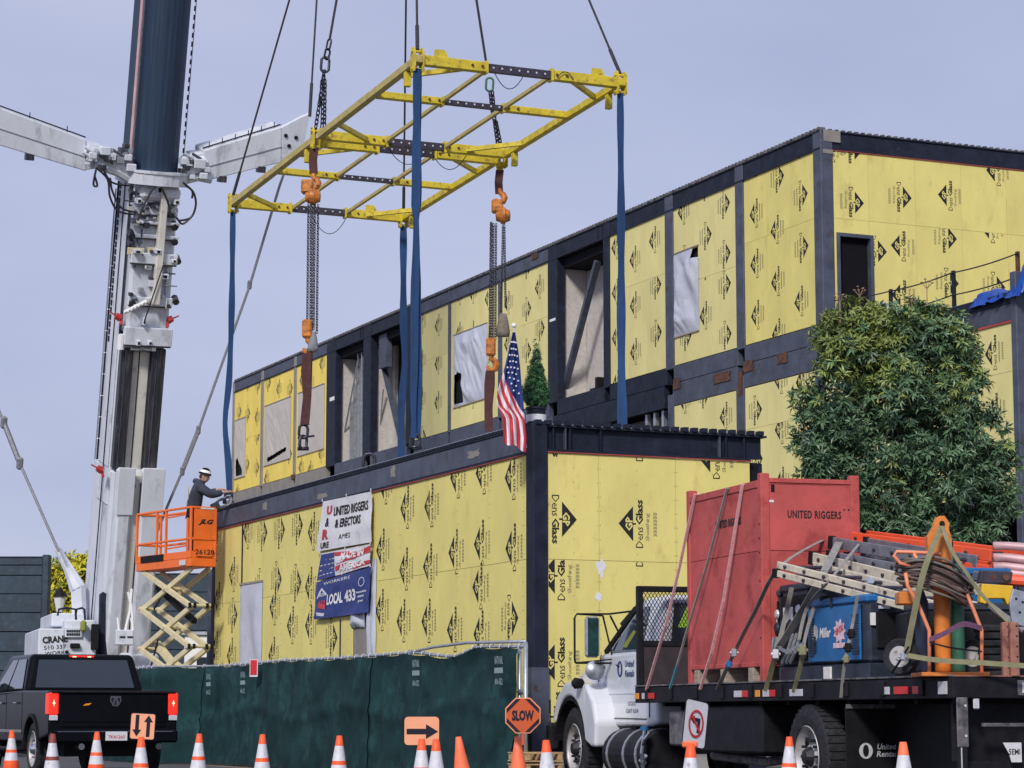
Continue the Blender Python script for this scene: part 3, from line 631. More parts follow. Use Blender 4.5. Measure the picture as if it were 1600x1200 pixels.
# blue tarp draped on the terrace corner
mm = MB(); vs = []; nx, ny = 34, 16; pa = B.px(1512, 500, X2 - .1); pb = B.px(1612, 470, X2 - .1)
for j in range(ny + 1):
    for i in range(nx + 1):
        a = i / nx; b = j / ny
        base = pa.lerp(pb, a); peak = .12 + .10 * math.sin(a * 9) + (.85 * math.exp(-((a - .86) / .10) ** 2)) + .12 * a
        n1 = noise.noise(Vector((a * 9, b * 5, 2.2))); n2 = noise.noise(Vector((a * 22, b * 9, 5.1)))
        z = L2 - .40 + peak * math.sin(math.pi * min(1, b * 1.05)) + .10 * n1 + .05 * n2 - (.12 if b < .1 else 0)
        vs.append((X2 - .16 + 1.1 * b + .12 * n2, base.y + .12 * n1, max(z, L2 - .52 if b < .15 else L2 - .385)))
fs = [(j * (nx + 1) + i, j * (nx + 1) + i + 1, (j + 1) * (nx + 1) + i + 1, (j + 1) * (nx + 1) + i) for j in range(ny) for i in range(nx)]
mm.add([B.w(p) for p in vs], fs); mm.build('tarp', 'tarp', smooth=True, label='crumpled blue tarp heaped on the terrace corner by the rail post', category='tarp')
# plastic sheet heap at the door
mm = MB(); vs = []
for j in range(13):
    for i in range(13):
        a = i / 12; b = j / 12; n1 = noise.noise(Vector((a * 5, b * 5, 9)))
        vs.append(B.w((X2 + 1.1 + 1.2 * a, Y2 - 1.0 + .9 * b, L2 - .38 + max(0, (1 - a) * .9 * math.sin(math.pi * b) + .25 * n1))))
mm.add(vs, [(j * 13 + i, j * 13 + i + 1, (j + 1) * 13 + i + 1, (j + 1) * 13 + i) for j in range(12) for i in range(12)])
mm.build('plastic_sheet', 'film', smooth=True, label='white plastic sheeting heaped at the upper door behind the tree', category='plastic sheet')
# ================================================================= LIFTING FRAME
fr = thing('spreader_frame', 'yellow steel spreader frame hanging over the front module', 'spreader frame', TB)
def ZF(y): return 11.43 - (y - 4.7) * .035                              # the frame hangs slightly tilted
ya, yb = 4.7, 14.9; xl, xr = .0, 3.66
ym = (B.px(545, 218).y + B.px(486, 240).y) / 2; ymid = 9.75
c2 = B.px(583, 168, 0).y; c5 = B.px(430, 278, 0).y
def FP(x, y, dz=0.): return Vector((x, y, ZF(y) + dz))
for (y0, y1) in ((ya - .1, ymid - .17), (ymid + .17, yb + .1)):
    for x, m_ in ((xl, 'fy2'), (xr, 'fy')):
        part('side_rail', m_, fr, FP(x, y0), FP(x, y1), .12, .13, b=.01)
for (y, kind) in ((ya, 2), (c2, 1), (ymid - .24, 2), (ymid + .24, 2), (c5, 1), (yb, 2)):
    hgt = .17 if kind == 2 else .12
    x1, x2 = 1.28, 2.38
    if kind == 2 and abs(y - ymid) > .5: x1, x2 = 1.22, 2.36
    o = part('cross_beam', 'fy', fr, FP(xl + .06, y), FP(x1, y), .13, hgt, b=.01)
    o2 = part('cross_beam', 'fy', fr, FP(x2, y), FP(xr - .06, y), .13, hgt, b=.01)
    t = part('telescoping_tube', 'telescope', fr, FP(x1 - .03, y), FP(x2 + .03, y), .105, hgt - .04)
    mm = MB()
    for k in range(7): q = FP(x1 + .1 + k * .155, y - .055); mm.box(q.x - .014, q.x + .014, q.y - .003, q.y + .001, q.z - .014, q.z + .014)
    mm.build('pin_holes', 'silver', t, kind='stuff')
    mm = MB()
    for xx in (x1 - .28, x1 - .1, x2 + .1, x2 + .28): mm.tube([FP(xx, y - .09, .0), FP(xx, y + .09, .0)], .022, 8)
    mm.build('locking_pins', 'rust', o, kind='stuff')
    mm = MB()
    for xx in (x1 - .02, x2 + .02): mm.box(xx - .02, xx + .02, y - .085, y + .085, ZF(y) - hgt / 2 - .02, ZF(y) + hgt / 2 + .02)
    mm.build('end_collars', 'fy', fr, kind='stuff')
for xx in (1.25, 2.4):
    for (y0, y1) in ((ya + .1, c2 - .08), (c2 + .08, ymid - .35), (ymid + .35, c5 - .08), (c5 + .08, yb - .1)):
        part('inner_rail', 'fy2', fr, FP(xx, y0), FP(xx, y1), .06, .07, b=.005)
for (xx, sx) in ((xl, 1), (xr, -1)):
    for (yy, sy) in ((ya, 1), (ymid - .24, -1), (ymid + .24, 1), (yb, -1)):
        part('corner_gusset', 'fy', fr, FP(xx + sx * .06, yy + sy * .85, -.02), FP(xx + sx * .85, yy + sy * .09, -.02), .07, .08)
for (xx, yy, big) in ((xl, ya, 1), (xr, ya, 1), (xl, yb, 1), (xr, yb, 1), (xl, ymid, 0), (xr, ymid, 0)):
    z = ZF(yy); mm = MB()
    poly = [(-.07, -.2), (.07, -.2), (.10, -.12), (.10, .1), (.05, .2), (-.05, .2), (-.10, .1), (-.10, -.12)]
    for dx in (-.085, .062): mm.prism(poly, PM((xx + dx, yy, z), (0, 1, 0), (0, 0, 1)), .023)
    mm.tube([(xx - .11, yy, z + .14), (xx + .12, yy, z + .14)], .025, 8); mm.tube([(xx - .11, yy, z - .15), (xx + .12, yy, z - .15)], .025, 8)
    mm.build('lifting_lug', 'fy', fr)
for (xx, yy) in ((xl, ya + .45), (xr, ya + .45), (xr, ymid - .6), (xr - .0, ymid + .1), (xl, ymid + .5), (xr, yb - .5)):
    box('support_leg', 'fy', fr, xx - .05, xx + .05, yy - .05, yy + .05, ZF(yy) - .32, ZF(yy) - .07, .006)
for (xx, yy) in ((.42, ya), (3.25, ya), (2.95, yb), (.42, yb)):
    z = ZF(yy); MB().prism([(-.12, .088), (.12, .088), (.05, .21), (-.11, .21)], PM((xx, yy + .03, z), (1, 0, 0), (0, 0, 1)), .06).build('stop_block', 'fy', fr)
for (a, b, d) in (((1.3, ya), (1.85, ya), .28), ((2.45, ya), (2.75, ya), -.12), ((1.35, ymid), (2.1, ymid), .28), ((2.2, ymid), (2.9, ymid), .3), ((1.6, yb), (2.4, yb), .42)):
    pts = [Vector((a[0] + (b[0] - a[0]) * t, a[1] - .1, ZF(a[1]) - .06 - d * 4 * t * (1 - t))) for t in [k / 10 for k in range(11)]]
    MB().tube(pts, .008, 5).build('safety_cable', 'rope', fr)
# ------------------------------------------------ hook and ropes
HK = at(642, -660, 42)
def FW(x, y, dz=0.): return B.w(FP(x, y, dz))
mid = [B.w((x, ymid, ZF(ymid) + 2.2)) for x in (xl, xr)]
names = {(xl, ya): 'wire rope rising from the near left corner of the yellow frame', (xr, ya): 'slanting wire rope to the near right corner of the yellow frame',
         (xl, yb): 'wire rope slanting up from the far left corner of the yellow frame', (xr, yb): 'wire rope behind the blue sling to the far right frame corner'}
for (x, y), lb in names.items():
    p = FW(x, y, .17); mm = MB(); mm.tube([p + (HK - p) * t for t in (0, .5, 1)], .02, 8, 0); mm.tube([p, p + (HK - p).normalized() * .5], .032, 8)
    mm.build('hoist_rope', 'rope', label=lb, category='rope', group='ropes of the lifting frame')
def linkpts(c, d, side, l, w_):
    pts = []
    for k in range(12):
        a = 2 * math.pi * k / 12; pts.append(c + d * (math.cos(a) * w_ / 2 + (l / 2 - w_ / 2) * (1 if math.cos(a) > 0 else -1)) + side * math.sin(a) * w_ / 2)
    return pts
def chain(mm, p0, p1, l=.075, w_=.045, r=.008, mi=0, n=5):
    p0 = Vector(p0); p1 = Vector(p1); d = (p1 - p0).normalized(); s = d.orthogonal().normalized(); t = d.cross(s); L_ = (p1 - p0).length; k = max(1, int(L_ / (l - 2.4 * r)))
    for i in range(k): mm.tube(linkpts(p0 + d * (L_ * (i + .5) / k), d, s if i % 2 else t, l, w_), r, n, mi, closed=True)
def cx(x, y): return B.w((x, y, 0)).y
Dl = B.w((xl, ymid, 0)).y; Dr = B.w((xr, ymid, 0)).y
# middle left
a = at(509, 93, Dl); rp = MB(); rp.tube([HK, at(515, 62, Dl)], .024, 8); rp.build('hoist_rope', 'rope', label='short rope ending in a chain and ring above the frame middle', category='rope', group='ropes of the lifting frame')
cm = thing('lifting_chain', 'dark chain and ring hanging over the left middle of the frame', 'chain', loc=a)
def rel(mm, o): mm.v = [tuple(Vector(p) - o) for p in mm.v]; return mm
mm = MB(); chain(mm, at(515, 62, Dl), at(510, 92, Dl), .2, .11, .02, n=6); rel(mm, a).build('top_link', 'chain', cm)
mm = MB(); mm.tube(linkpts(at(508, 101, Dl), Vector((0, 0, 1)), Vector((1, 0, 0)), .28, .15), .025, 8, closed=True); rel(mm, a).build('ring', 'chain', cm, smooth=True)
mm = MB()
chain(mm, at(507, 110, Dl), at(492, 208, Dl), .11, .065, .012); chain(mm, at(506, 112, Dl), at(503, 200, Dl), .11, .06, .012); chain(mm, at(508, 125, Dl), at(507, 198, Dl), .1, .06, .012); chain(mm, at(503, 125, Dl), at(501, 165, Dl), .1, .06, .012)
rel(mm, a).build('chain_links', 'chain', cm, kind='stuff')
mm = MB(); mm.tube([at(490, 200, Dl), at(490, 225, Dl)], [.05, .03], 8); rel(mm, a).build('shackle', 'chain', cm)
mm = MB(); mm.tube([at(500, -90, Dl + 6), at(495, -2, Dl + 6), at(484, 182, Dl + 6)], .02, 6); mm.tube([at(487, 130, Dl + 6), at(484, 182, Dl + 6)], .034, 6)
mm.build('hoist_rope', 'rope', label='dark rope passing behind the frame to the crane arm tip', category='rope', group='ropes of the lifting frame')
# middle right
MB().tube([HK, at(760, 100, Dr)], .024, 8).build('hoist_rope', 'rope', label='rope to the ring and chain over the frame right side', category='rope', group='ropes of the lifting frame')
a = at(765, 130, Dr); cm = thing('lifting_chain', 'chain with oval ring between right rails of the yellow frame', 'chain', loc=a)
mm = MB(); mm.tube(linkpts(at(765, 132, Dr), Vector((0, 0, 1)), Vector((1, 0, 0)), .26, .14), .022, 8, closed=True); rel(mm, a).build('ring', 'cyg', cm, smooth=True)
mm = MB(); chain(mm, at(766, 143, Dr), at(770, 180, Dr), .11, .07, .014); chain(mm, at(769, 143, Dr), at(773, 182, Dr), .11, .07, .014); chain(mm, at(772, 182, Dr), at(779, 232, Dr), .11, .08, .015); chain(mm, at(775, 190, Dr), at(783, 230, Dr), .11, .07, .014)
rel(mm, a).build('chain_links', 'chain', cm, kind='stuff')
# ------------------------------------------------ chain hoists
def pxs(l, D): return [at(u, v, D) for u, v in l]
def hook(mm, c, s, D, mi=0):
    pts = [(0, -1.5), (0, -.9), (.55, -.45), (.8, .15), (.55, .75), (0, 1.0), (-.55, .75), (-.7, .25)]
    mm.tube([at(c[0] + x * s, c[1] + y * s, D) for x, y in pts], [.05, .05, .06, .065, .06, .055, .045, .02], 8, mi)
def hoist(D, label, sling_top, hook1, body, chains, bag, bagm, low, sling2, shk):
    o = at(body[0], body[1], D); h = thing('chain_hoist', label, 'chain hoist', loc=o, group='chain hoists under the frame')
    mm = MB(); mm.ribbon(pxs(sling_top, D), Vector((.075, 0, 0)), .05); rel(mm, o).build('upper_sling', 'redsling', h)
    mm = MB(); hook(mm, hook1, 9, D); rel(mm, o).build('top_hook', 'orange', h, smooth=True)
    mm = MB(); T = PM(at(body[0], body[1], D), (0, 1, 0), (0, 0, 1)); mm.lathe([(.02, -.14), (.10, -.13), (.13, -.05), (.16, -.04), (.16, .04), (.13, .05), (.10, .13), (.02, .14)], 16, T)
    mm.box(-.12, .1, -.1, .1, .05, .3, .03, 0, Matrix.Translation(at(body[0] - 8, body[1], D))); rel(mm, o).build('gear_case', 'orange', h)
    mm = MB()
    for (a_, b_) in chains: chain(mm, at(*a_, D), at(*b_, D), .07, .042, .009, n=4)
    rel(mm, o).build('chain_links', 'chain', h, kind='stuff')
    u, v, w_, hh = bag; c = at(u, v, D); mm = MB(); wm = w_ * D / F / 2; hm = hh * D / F
    mm.lathe([(wm * .5, hm / 2), (wm * .75, hm * .2), (wm, -hm * .3), (wm * .95, -hm / 2), (0.01, -hm * .52)], 12, Matrix.Translation(c)); rel(mm, o).build('chain_bag', bagm, h, smooth=True)
    mm = MB(); mm.box(-.09, .09, -.09, .09, -.13, .2, .03, 0, Matrix.Translation(at(low[0], low[1], D))); hook(mm, (low[0] + 1, low[1] + 24), 10, D); rel(mm, o).build('load_hook', 'orange', h, smooth=False)
    mm = MB(); q = pxs(sling2, D); n_ = len(q); mm.ribbon(q, [Vector((.085 + .015 * math.sin(i * 2), 0, 0)) for i in range(n_)], .06); mm.ribbon([p + Vector((.03, -.04, 0)) for p in q], Vector((.05, 0, 0)), .03); rel(mm, o).build('lower_sling', 'redsling', h)
    if shk:
        mm = MB(); c = at(shk[0], shk[1], D); mm.tube(linkpts(c, Vector((0, 0, 1)), Vector((1, 0, 0)), .24, .16), .026, 8, closed=True); mm.tube(linkpts(c - Vector((0, 0, .2)), Vector((0, 0, 1)), Vector((.8, .5, 0)), .24, .15), .028, 8, closed=True); mm.tube([c + Vector((-.10, 0, -.31)), c + Vector((.10, 0, -.31))], .035, 8)
        mm.tube([c + Vector((-.1, 0, -.12)), c + Vector((.2, 0, -.08))], .02, 6); rel(mm, o).build('shackle', 'chain', h, smooth=True)
hoist(Dl, 'orange chain hoist with long dark chains under the frame left side', [(491, 232), (489, 250), (490, 272)], (490, 285), (489, 307),
      [((482, 318), (480, 515)), ((486, 318), (485, 515)), ((492, 318), (490, 515)), ((497, 320), (495, 520)), ((488, 320), (488, 515))], (489, 534, 17, 32), 'greybag', (480, 517), [(481, 548), (479, 580), (480, 620), (476, 664)], (474, 674))
hoist(Dr, 'orange chain hoist beside the canvas bag under the frame right side', [(781, 266), (779, 285), (780, 303)], (781, 308), (786, 337),
      [((767, 348), (765, 530)), ((771, 350), (770, 530)), ((775, 350), (774, 530)), ((786, 352), (783, 490)), ((788, 352), (790, 480)), ((768, 348), (768, 530))], (786, 508, 22, 36), 'canvas', (767, 545), [(766, 580), (765, 600), (763, 640), (764, 674)], None)
# ------------------------------------------------ blue slings
def sling(label, x, y, zb_, w0, wb, bunch=0, sway=()):
    top = FW(x, y, -.15); bot = B.w((x, y, zb_)); n = 24; o = thing('lifting_sling', label, 'sling', loc=bot, group='blue slings hanging from the frame')
    lines = [(-.0, 0)] if not bunch else [(-.03, .0), (.035, .02), (.0, -.03)]
    mm = MB()
    for q, (ox, oy) in enumerate(lines):
        pts = []; ws = []
        for i in range(n + 1):
            t = i / n; s = .03 * math.sin(t * 7 + q * 2) * t * (1 if bunch or sway else .4) + sum(a * math.exp(-((t - c) / .1) ** 2) for a, c in sway)
            spread = min(1, max(0, (t - .25) * 3)) if bunch else 1
            pts.append(top.lerp(bot, t) - bot + Vector((s + ox * spread, oy, 0))); wv = (w0 + (wb - w0) * t) * (.5 if bunch and t > .4 else 1) * (1 + .15 * math.sin(t * 23 + q)); ws.append(Vector((wv / 2, .2 * wv * math.sin(t * 5 + q), 0)))
        mm.ribbon(pts, ws, .012 if not bunch else .02)
    mm.build('webbing', 'strap', o)
    mm = MB(); mm.tube(linkpts(Vector((0, 0, -.05)), Vector((0, 0, 1)), Vector((1, 0, 0)), .24, .14), .028, 8, closed=True); mm.tube([(-.11, 0, -.14), (.11, 0, -.14)], .035, 8); mm.build('shackle', 'chain', o, smooth=True)
    mm = MB(); mm.box(-.05, .05, -.014, -.008, 2.2, 2.5); 
sling('wide blue sling hanging at the near left corner in front of the building', xl, ya, 5.25, .12, .17, bunch=1)
sling('blue sling at the far left corner of the frame beside the worker', xl, yb, 5.2, .10, .12, sway=((-.07, .75),))
sling('blue sling hanging from the near right frame corner', xr, ya, 5.12, .10, .15)
sling('blue sling hanging from the far right frame corner over the open bay', xr, yb, 5.15, .13, .14, sway=((.05, .5),))
mm = MB(); q = B.w((.1, 7.1, 5.0)); mm.tube(linkpts(q + Vector((0, 0, .1)), Vector((0, 0, 1)), Vector((1, 0, 0)), .3, .2), .03, 8, closed=True); mm.build('shackle', 'chain', smooth=True, label='dark shackle standing on the module roof edge under the open bay', category='shackle')

# ================================================================= CRANE
base = Vector((-10.35, 62, 1.9)); tipH = Vector((8.4, -20, 0))
def cr_pt(t, u, v):
    return None
# axis: passes through pixel (275,0) at depth 57.6
p0 = at(275, 0, 57.6); base = at(190, 1065, 62.0); ax = (p0 - base).normalized()
side = ax.cross(Vector((0.16, -1, 0))).normalized() * -1
if side.x < 0: side = -side
# turn the boom a little so that its left flank shows
side = (Matrix.Rotation(math.radians(16), 3, ax) @ side).normalized(); out_ = side.cross(ax).normalized()
if out_.y > 0: out_ = -out_
TCm = Matrix(((side.x, -out_.x, ax.x, base.x), (side.y, -out_.y, ax.y, base.y), (side.z, -out_.z, ax.z, base.z), (0, 0, 0, 1)))
crn = thing('mobile_crane', 'tall white telescopic crane with dark blue boom and two spread guying arms', 'crane', TCm)
TCi = TCm.inverted()
def cp(u, v, dy=0.):
    """point in crane space seen at this pixel, on the boom face plane at local y = dy"""
    o = TCi @ Vector((0, 0, H)); r = ray(u, v); d = (TCi.to_3x3() @ Vector(r)); k = (dy - o.y) / d.y; return o + d * k
def sz(v, u=225): return cp(u, v, -.7).z
def boomsec(name, m, v0, v1, u0a, u1a, yb0, yb1, rb=.06, **kw):
    """box section from photo row v0 (low) to v1 (high), spanning the columns u0a..u1a at mid height"""
    vm = (v0 + v1) / 2; a = cp(u0a, vm, yb0); b = cp(u1a, vm, yb0); return box(name, m, crn, a.x, b.x, yb0, yb1, cp(225, v0, yb0).z, cp(225, v1, yb0).z, rb, **kw)
# outer boom with left flank
boomsec('outer_boom', 'white', 1060, 735, 163, 244, -.55, 1.3, .08)
a = sz(1060); b = sz(735)
zc = [sz(v) for v in (1060, 735, 545, 400, 290, 262)]
w2 = [cp(u, v, -.5).x for u, v in ((180, 640), (252, 640), (200, 340), (283, 340))]
box('inner_boom', 'white', crn, w2[0], w2[1], -.35, .75, zc[1] - 1, zc[2] + .3, .05)
box('boom_web', 'cream', crn, w2[0] + .36, w2[1] - .38, -.42, -.30, zc[0] + 1, zc[2] - .1, .02)
for x0, x1 in ((w2[0] + .02, w2[0] + .33), (w2[1] - .36, w2[1] - .02)):
    box('guide_rail', 'darkrail', crn, x0, x1, -.60, -.36, zc[1] - .0, zc[2] + .0, .02)
    MB().box(x0 + .1, x0 + .12, -.62, -.6, zc[1], zc[2]).build('rail_edge', 'steel2', crn)
# lower sleeves left and right of the web, with top collars
for (ua, ub) in ((174, 197), (212, 243)):
    x0 = cp(ua, 860, -.75).x; x1 = cp(ub, 860, -.75).x
    box('lift_sleeve', 'white', crn, x0, x1, -.95, -.56, zc[0], zc[1] + .05, .06)
    box('sleeve_collar', 'white', crn, x0 - .02, x1 + .03, -.98, -.955, zc[1] - 1.1, zc[1] + .1, .02)
x0 = cp(197, 860, -.7).x; x1 = cp(212, 860, -.7).x
box('boom_web', 'cream', crn, x0 + .01, x1 - .01, -.80, -.56, zc[0], zc[1] - .1, .02)
MB().box(x1 - .05, x1 - .01, -.83, -.81, zc[0], zc[1] - .3).build('cable_run', 'hose', crn)
for k in range(14): pass
mm = MB()
for k in range(26): z = zc[1] + (zc[2] - zc[1]) * k / 26; mm.box(w2[0] + .52, w2[0] + .545, -.435, -.425, z, z + .12)
mm.build('dashed_marking', 'steel', crn)
mm = MB()
for k, (s_, dx) in enumerate((('1', .60), ('1', .86))):
    pass
v_, f_, _ = textw('6  C', .5, .2, bold=.02); mm.add(v_, f_, 0, PM((x0 + .2, -.81, zc[1] - .35), (1, 0, 0), (0, 0, 1))); mm.build('marking', 'ink', crn)
# left flank plate with cable line
zt_ = zc[4]
box('flank_plate', 'white', crn, w2[0] - .03, w2[0] - .003, -.3, .72, zc[1], zt_, .01)
MB().box(w2[0] - .05, w2[0] - .031, .05, .10, zc[1] - 6, zt_).box(w2[0] - .07, w2[0] - .031, .66, .7, zc[1], zt_).build('cable_run', 'steel', crn)
mm = MB()
for k in range(22):
    z = zc[2] + (zt_ - zc[2]) * k / 22; mm.box(w2[0] - .045, w2[0] - .031, .45, .58, z, z + .14)
mm.build('flank_slots', 'steel', crn, kind='stuff')
mm = MB(); mm.tube([(w2[0] - .10, .7, zc[1]), (w2[0] - .10, .7, zt_ - .2)], .02, 6)
for k in range(12): z = zc[1] + (zt_ - zc[1] - .5) * k / 12; mm.tube([(w2[0] - .10, .7, z), (w2[0], .65, z)], .015, 5)
mm.build('handrail', 'galv', crn)
# collared section
xa, xb = cp(200, 420, -.5).x + .05, cp(270, 420, -.5).x
box('inner_boom', 'white', crn, xa, xb, -.55, .75, zc[2] + .3, zc[4] + .2, .08)
def vz(v): return sz(v)
for (v0, v1, ext, y) in ((540, 512, .06, -.75), (478, 464, .02, -.66), (412, 395, .05, -.72), (372, 366, .04, -.68), (350, 345, .04, -.70), (335, 322, -.02, -.64), (316, 311, -.04, -.66), (302, 296, -.0, -.68)):
    box('section_collar', 'white', crn, xa - ext, xb + ext, y, -.552, vz(v0), vz(v1), .015)
    MB().box(xa - ext + .02, xb + ext - .02, y + .02, -.551, vz(v0) - .035, vz(v0) - .004).build('collar_shade_strip', 'darkrail', crn)  # dark strip under each collar paints its shade
xm = (xa + xb) / 2
box('centre_rib', 'cream', crn, xm + .02, xm + .20, -.84, -.56, vz(475), vz(300), .02)
box('centre_rib', 'white', crn, xm - .36, xm - .28, -.63, -.56, vz(395), vz(300), .02)
box('centre_rib', 'white', crn, xm + .36, xm + .42, -.63, -.56, vz(460), vz(396), .02)
for (u_, v_, w_, h_) in ((249, 297, .16, .22), (217, 314, .14, .14), (234, 536, .1, .12), (225, 502, .07, .2), (257, 432, .2, .14), (215, 393, .2, .1), (247, 393, .16, .12), (276, 316, .14, .14), (272, 408, .12, .1), (216, 536, .1, .14)):
    q = cp(u_, v_, -.8); MB().box(q.x - w_ / 2, q.x + w_ / 2, -.86, -.56, q.z - h_ / 2, q.z + h_ / 2, .015).build('bracket', 'white', crn)
    MB().box(q.x - w_ / 4, q.x + w_ / 4, -.868, -.862, q.z - h_ / 4, q.z + h_ / 4).build('bracket_hole', 'black', crn)
for (u_, v_) in ((203, 380), (205, 300), (203, 365), (204, 470), (270, 375), (272, 468), (275, 405), (270, 352)):
    q = cp(u_, v_, -.5); MB().tube([(q.x, -.7, q.z - .05), (q.x, -.5, q.z + .05)], .09, 8).build('pin_head', 'darkrail', crn)
mm = MB(); q = cp(198, 490, -.5)
pts = [(cp(195 + .8 * k, 488 - k * .4 + 1.3 * math.sin(k * .9), -.85)) for k in range(44)]; mm.tube(pts, .04, 6)
pts = [(cp(195 + .8 * k, 488 - k * .4 - 1.3 * math.sin(k * .9), -.9)) for k in range(44)]; mm.tube(pts, .04, 6); mm.build('white_rope_lashing', 'whitep', crn)
mm = MB(); mm.tube([cp(255, 415, -.9), cp(240, 460, -.9), cp(228, 495, -.88), cp(225, 505, -.86)], .018, 5); mm.build('hose', 'hose', crn)
for (u_, v_, s_) in ((188, 497, -1), (262, 501, 1), (159, 735, -1)):
    q = cp(u_, v_, -.5); mm = MB(); mm.tube([q, q + Vector((s_ * .12, 0, .06))], [.10, .08], 8); mm.tube([q, q + Vector((s_ * .28, 0, .14))], .02, 5); mm.tube([q, q + Vector((-s_ * .02, -.1, -.15))], .04, 6); mm.build('red_fitting', 'redpaint', crn)
rg = random.Random(12)
for k in range(70):
    v_ = rg.choice([rg.uniform(296, 350), rg.uniform(296, 480)]); u_ = rg.uniform(204, 272) + (300 - v_) * .02; q = cp(u_, v_, -.7); s_ = rg.uniform(.025, .085); t_ = rg.random()
    mm = MB()
    if t_ < .45: mm.box(q.x - s_, q.x + s_, -.72, -.56, q.z - s_ * rg.uniform(.4, 1.6), q.z + s_ * .8, .008)
    elif t_ < .7: mm.tube([(q.x, -.76, q.z), (q.x, -.56, q.z)], s_ * .7, 8)
    elif t_ < .85: mm.tube([(q.x - s_ * 2, -.66, q.z), (q.x + s_ * 2, -.66, q.z)], .02, 6)
    else: mm.tube([(q.x, -.68, q.z - s_ * 2), (q.x, -.68, q.z + s_ * 2)], .02, 6)
    mm.build('boom_fitting', rg.choice(['white', 'cream', 'galv', 'darkrail', 'darkrail', 'steel2']), crn)
for (u_, v_) in ((215, 393), (247, 393)):
    q = cp(u_, v_, -.8); MB().box(q.x - .22, q.x + .2, -.70, -.64, q.z - .10, q.z + .08, .01).build('yellow_grating', 'jcream', crn)
# cylinders between outer sleeves
for u_ in (191, 241):
    q = cp(u_, 530, -.7); MB().tube([(q.x, -.62, zc[2] - .05), (q.x, -.62, zc[2] + .32)], .09, 10).build('cylinder_rod', 'whitep', crn)
for u_ in (213, 231):
    q = cp(u_, 540, -.7); mm = MB(); mm.box(q.x - .14, q.x + .14, -.7, -.66, q.z - .12, q.z - .07).box(q.x - .14, q.x + .14, -.7, -.66, q.z + .07, q.z + .12).box(q.x - .14, q.x - .09, -.7, -.66, q.z - .07, q.z + .07).box(q.x + .09, q.x + .14, -.7, -.66, q.z - .07, q.z + .07); mm.build('square_bracket', 'galv', crn)
# upper dark section to the boom head
xd0, xd1 = cp(214, 225, -.5).x, cp(284, 225, -.5).x
n = 14; prof = [(xd0, .8)] + [(xd0 + (xd1 - xd0) * (.5 - .5 * math.cos(math.pi * k / n)), -.25 - .55 * math.sin(math.pi * k / n)) for k in range(n + 1)] + [(xd1, .8)]
mm = MB(); mm.prism(prof, Matrix.Translation((0, 0, zc[5] - .3)), 52); mm.build('telescoped_boom', 'greased', crn)
top = Vector(((xd0 + xd1) / 2, 0, zc[5] + 52))
MB().box(xd0 - .1, xd1 + .1, -1.6, .9, top.z - 1.4, top.z - .3, .1).build('boom_head', 'white', crn)
for k in (-1, 1): MB().lathe([(.05, -.1), (.6, -.1), (.55, 0), (.6, .1), (.05, .1)], 24, PM((top.x + k * .3, -1.7, top.z - 1.0), (0, 1, 0), (0, 0, 1))).build('sheave', 'darkrail', crn)
MB().tube([(xd0 - .10, -.35, zc[5]), (xd0 - .12, -.35, zc[5] + 51)], .045, 8).build('guy_cable', 'ladp', crn)
MB().tube([(xd0 - .03, -.3, zc[5]), (xd0 - .03, -.3, zc[5] + 51)], .02, 6).build('guy_cable', 'galv', crn)
mm = MB()
for k in range(120): z = zc[5] + .2 + k * .22; mm.tube([(xd1 + .10, -.35, z), (xd1 + .10, -.35, z + .13)], .022, 5)
mm.build('dashed_cable', 'rope', crn, kind='stuff')
MB().tube([(xd1 + .14, -.3, zc[5]), (xd1 + .14, -.3, zc[5] + 51)], .012, 5).build('guy_cable', 'galv', crn)
# ring at the arms
zr0, zr1 = vz(288), vz(268)
ringp = [(xd0 - .2 + (xd1 - xd0 + .4) * (.5 - .5 * math.cos(math.pi * k / 10)), -.55 - .48 * math.sin(math.pi * k / 10)) for k in range(11)]
mm = MB(); mm.prism(ringp + [(xd1 + .2, .6), (xd0 - .2, .6)], Matrix.Translation((0, 0, zr0)), zr1 - zr0); mm.build('arm_yoke', 'white', crn)
mm = MB(); mm.prism([(x * 1.0, y - .03) for x, y in ringp] + [(xd1 + .22, -.4), (xd0 - .22, -.4)], Matrix.Translation((0, 0, zr1 - .03)), .06); mm.build('yoke_flange', 'white', crn)
box('yoke_neck', 'white', crn, xa + .05, xb - .02, -.8, -.3, vz(312), zr0, .1)
# spread arms
def arm(uL, vT0, vB0, uR, vT1, vB1, yA, yB, lab):
    # four corners on the face plane and a depth behind
    A0, A1, A2, A3 = cp(uL, vB0, yA), cp(uR, vB1, yB), cp(uR, vT1, yB), cp(uL, vT0, yA)
    dv = Vector((0, .8, .10)); mm = MB(); vs = [A0, A1, A2, A3] + [q + dv for q in (A0, A1, A2, A3)]
    mm.add(vs, [(0, 1, 2, 3), (7, 6, 5, 4), (0, 4, 5, 1), (3, 2, 6, 7), (0, 3, 7, 4), (1, 5, 6, 2)]); o = mm.build('guying_arm', 'white', crn, bevel=.03, label=lab)
    mm = MB(); mm.tube([A3 + Vector((0, .1, .05)), A2 + Vector((0, .1, .05))], .02, 6)
    for k in range(6): q = (A3 + (A2 - A3) * (k + .5) / 6); mm.tube([q + Vector((0, .1, 0)), q + Vector((0, .1, .16))], .012, 5)
    mm.build('arm_handrail', 'steel', o)
    mm = MB()
    for k in (1, 3): q = A0 + (A1 - A0) * k / 4; mm.box(q.x - .1, q.x + .1, q.y, q.y + .2, q.z - .14, q.z + .02)
    mm.build('arm_bracket', 'darkrail', o)
    mm = MB(); mm.bar(A0.lerp(A3, .45) + Vector((0, -.012, 0)), A1.lerp(A2, .45) + Vector((0, -.012, 0)), .015, .015); mm.build('weld_line', 'galv', o)
    return A0, A1, A2, A3
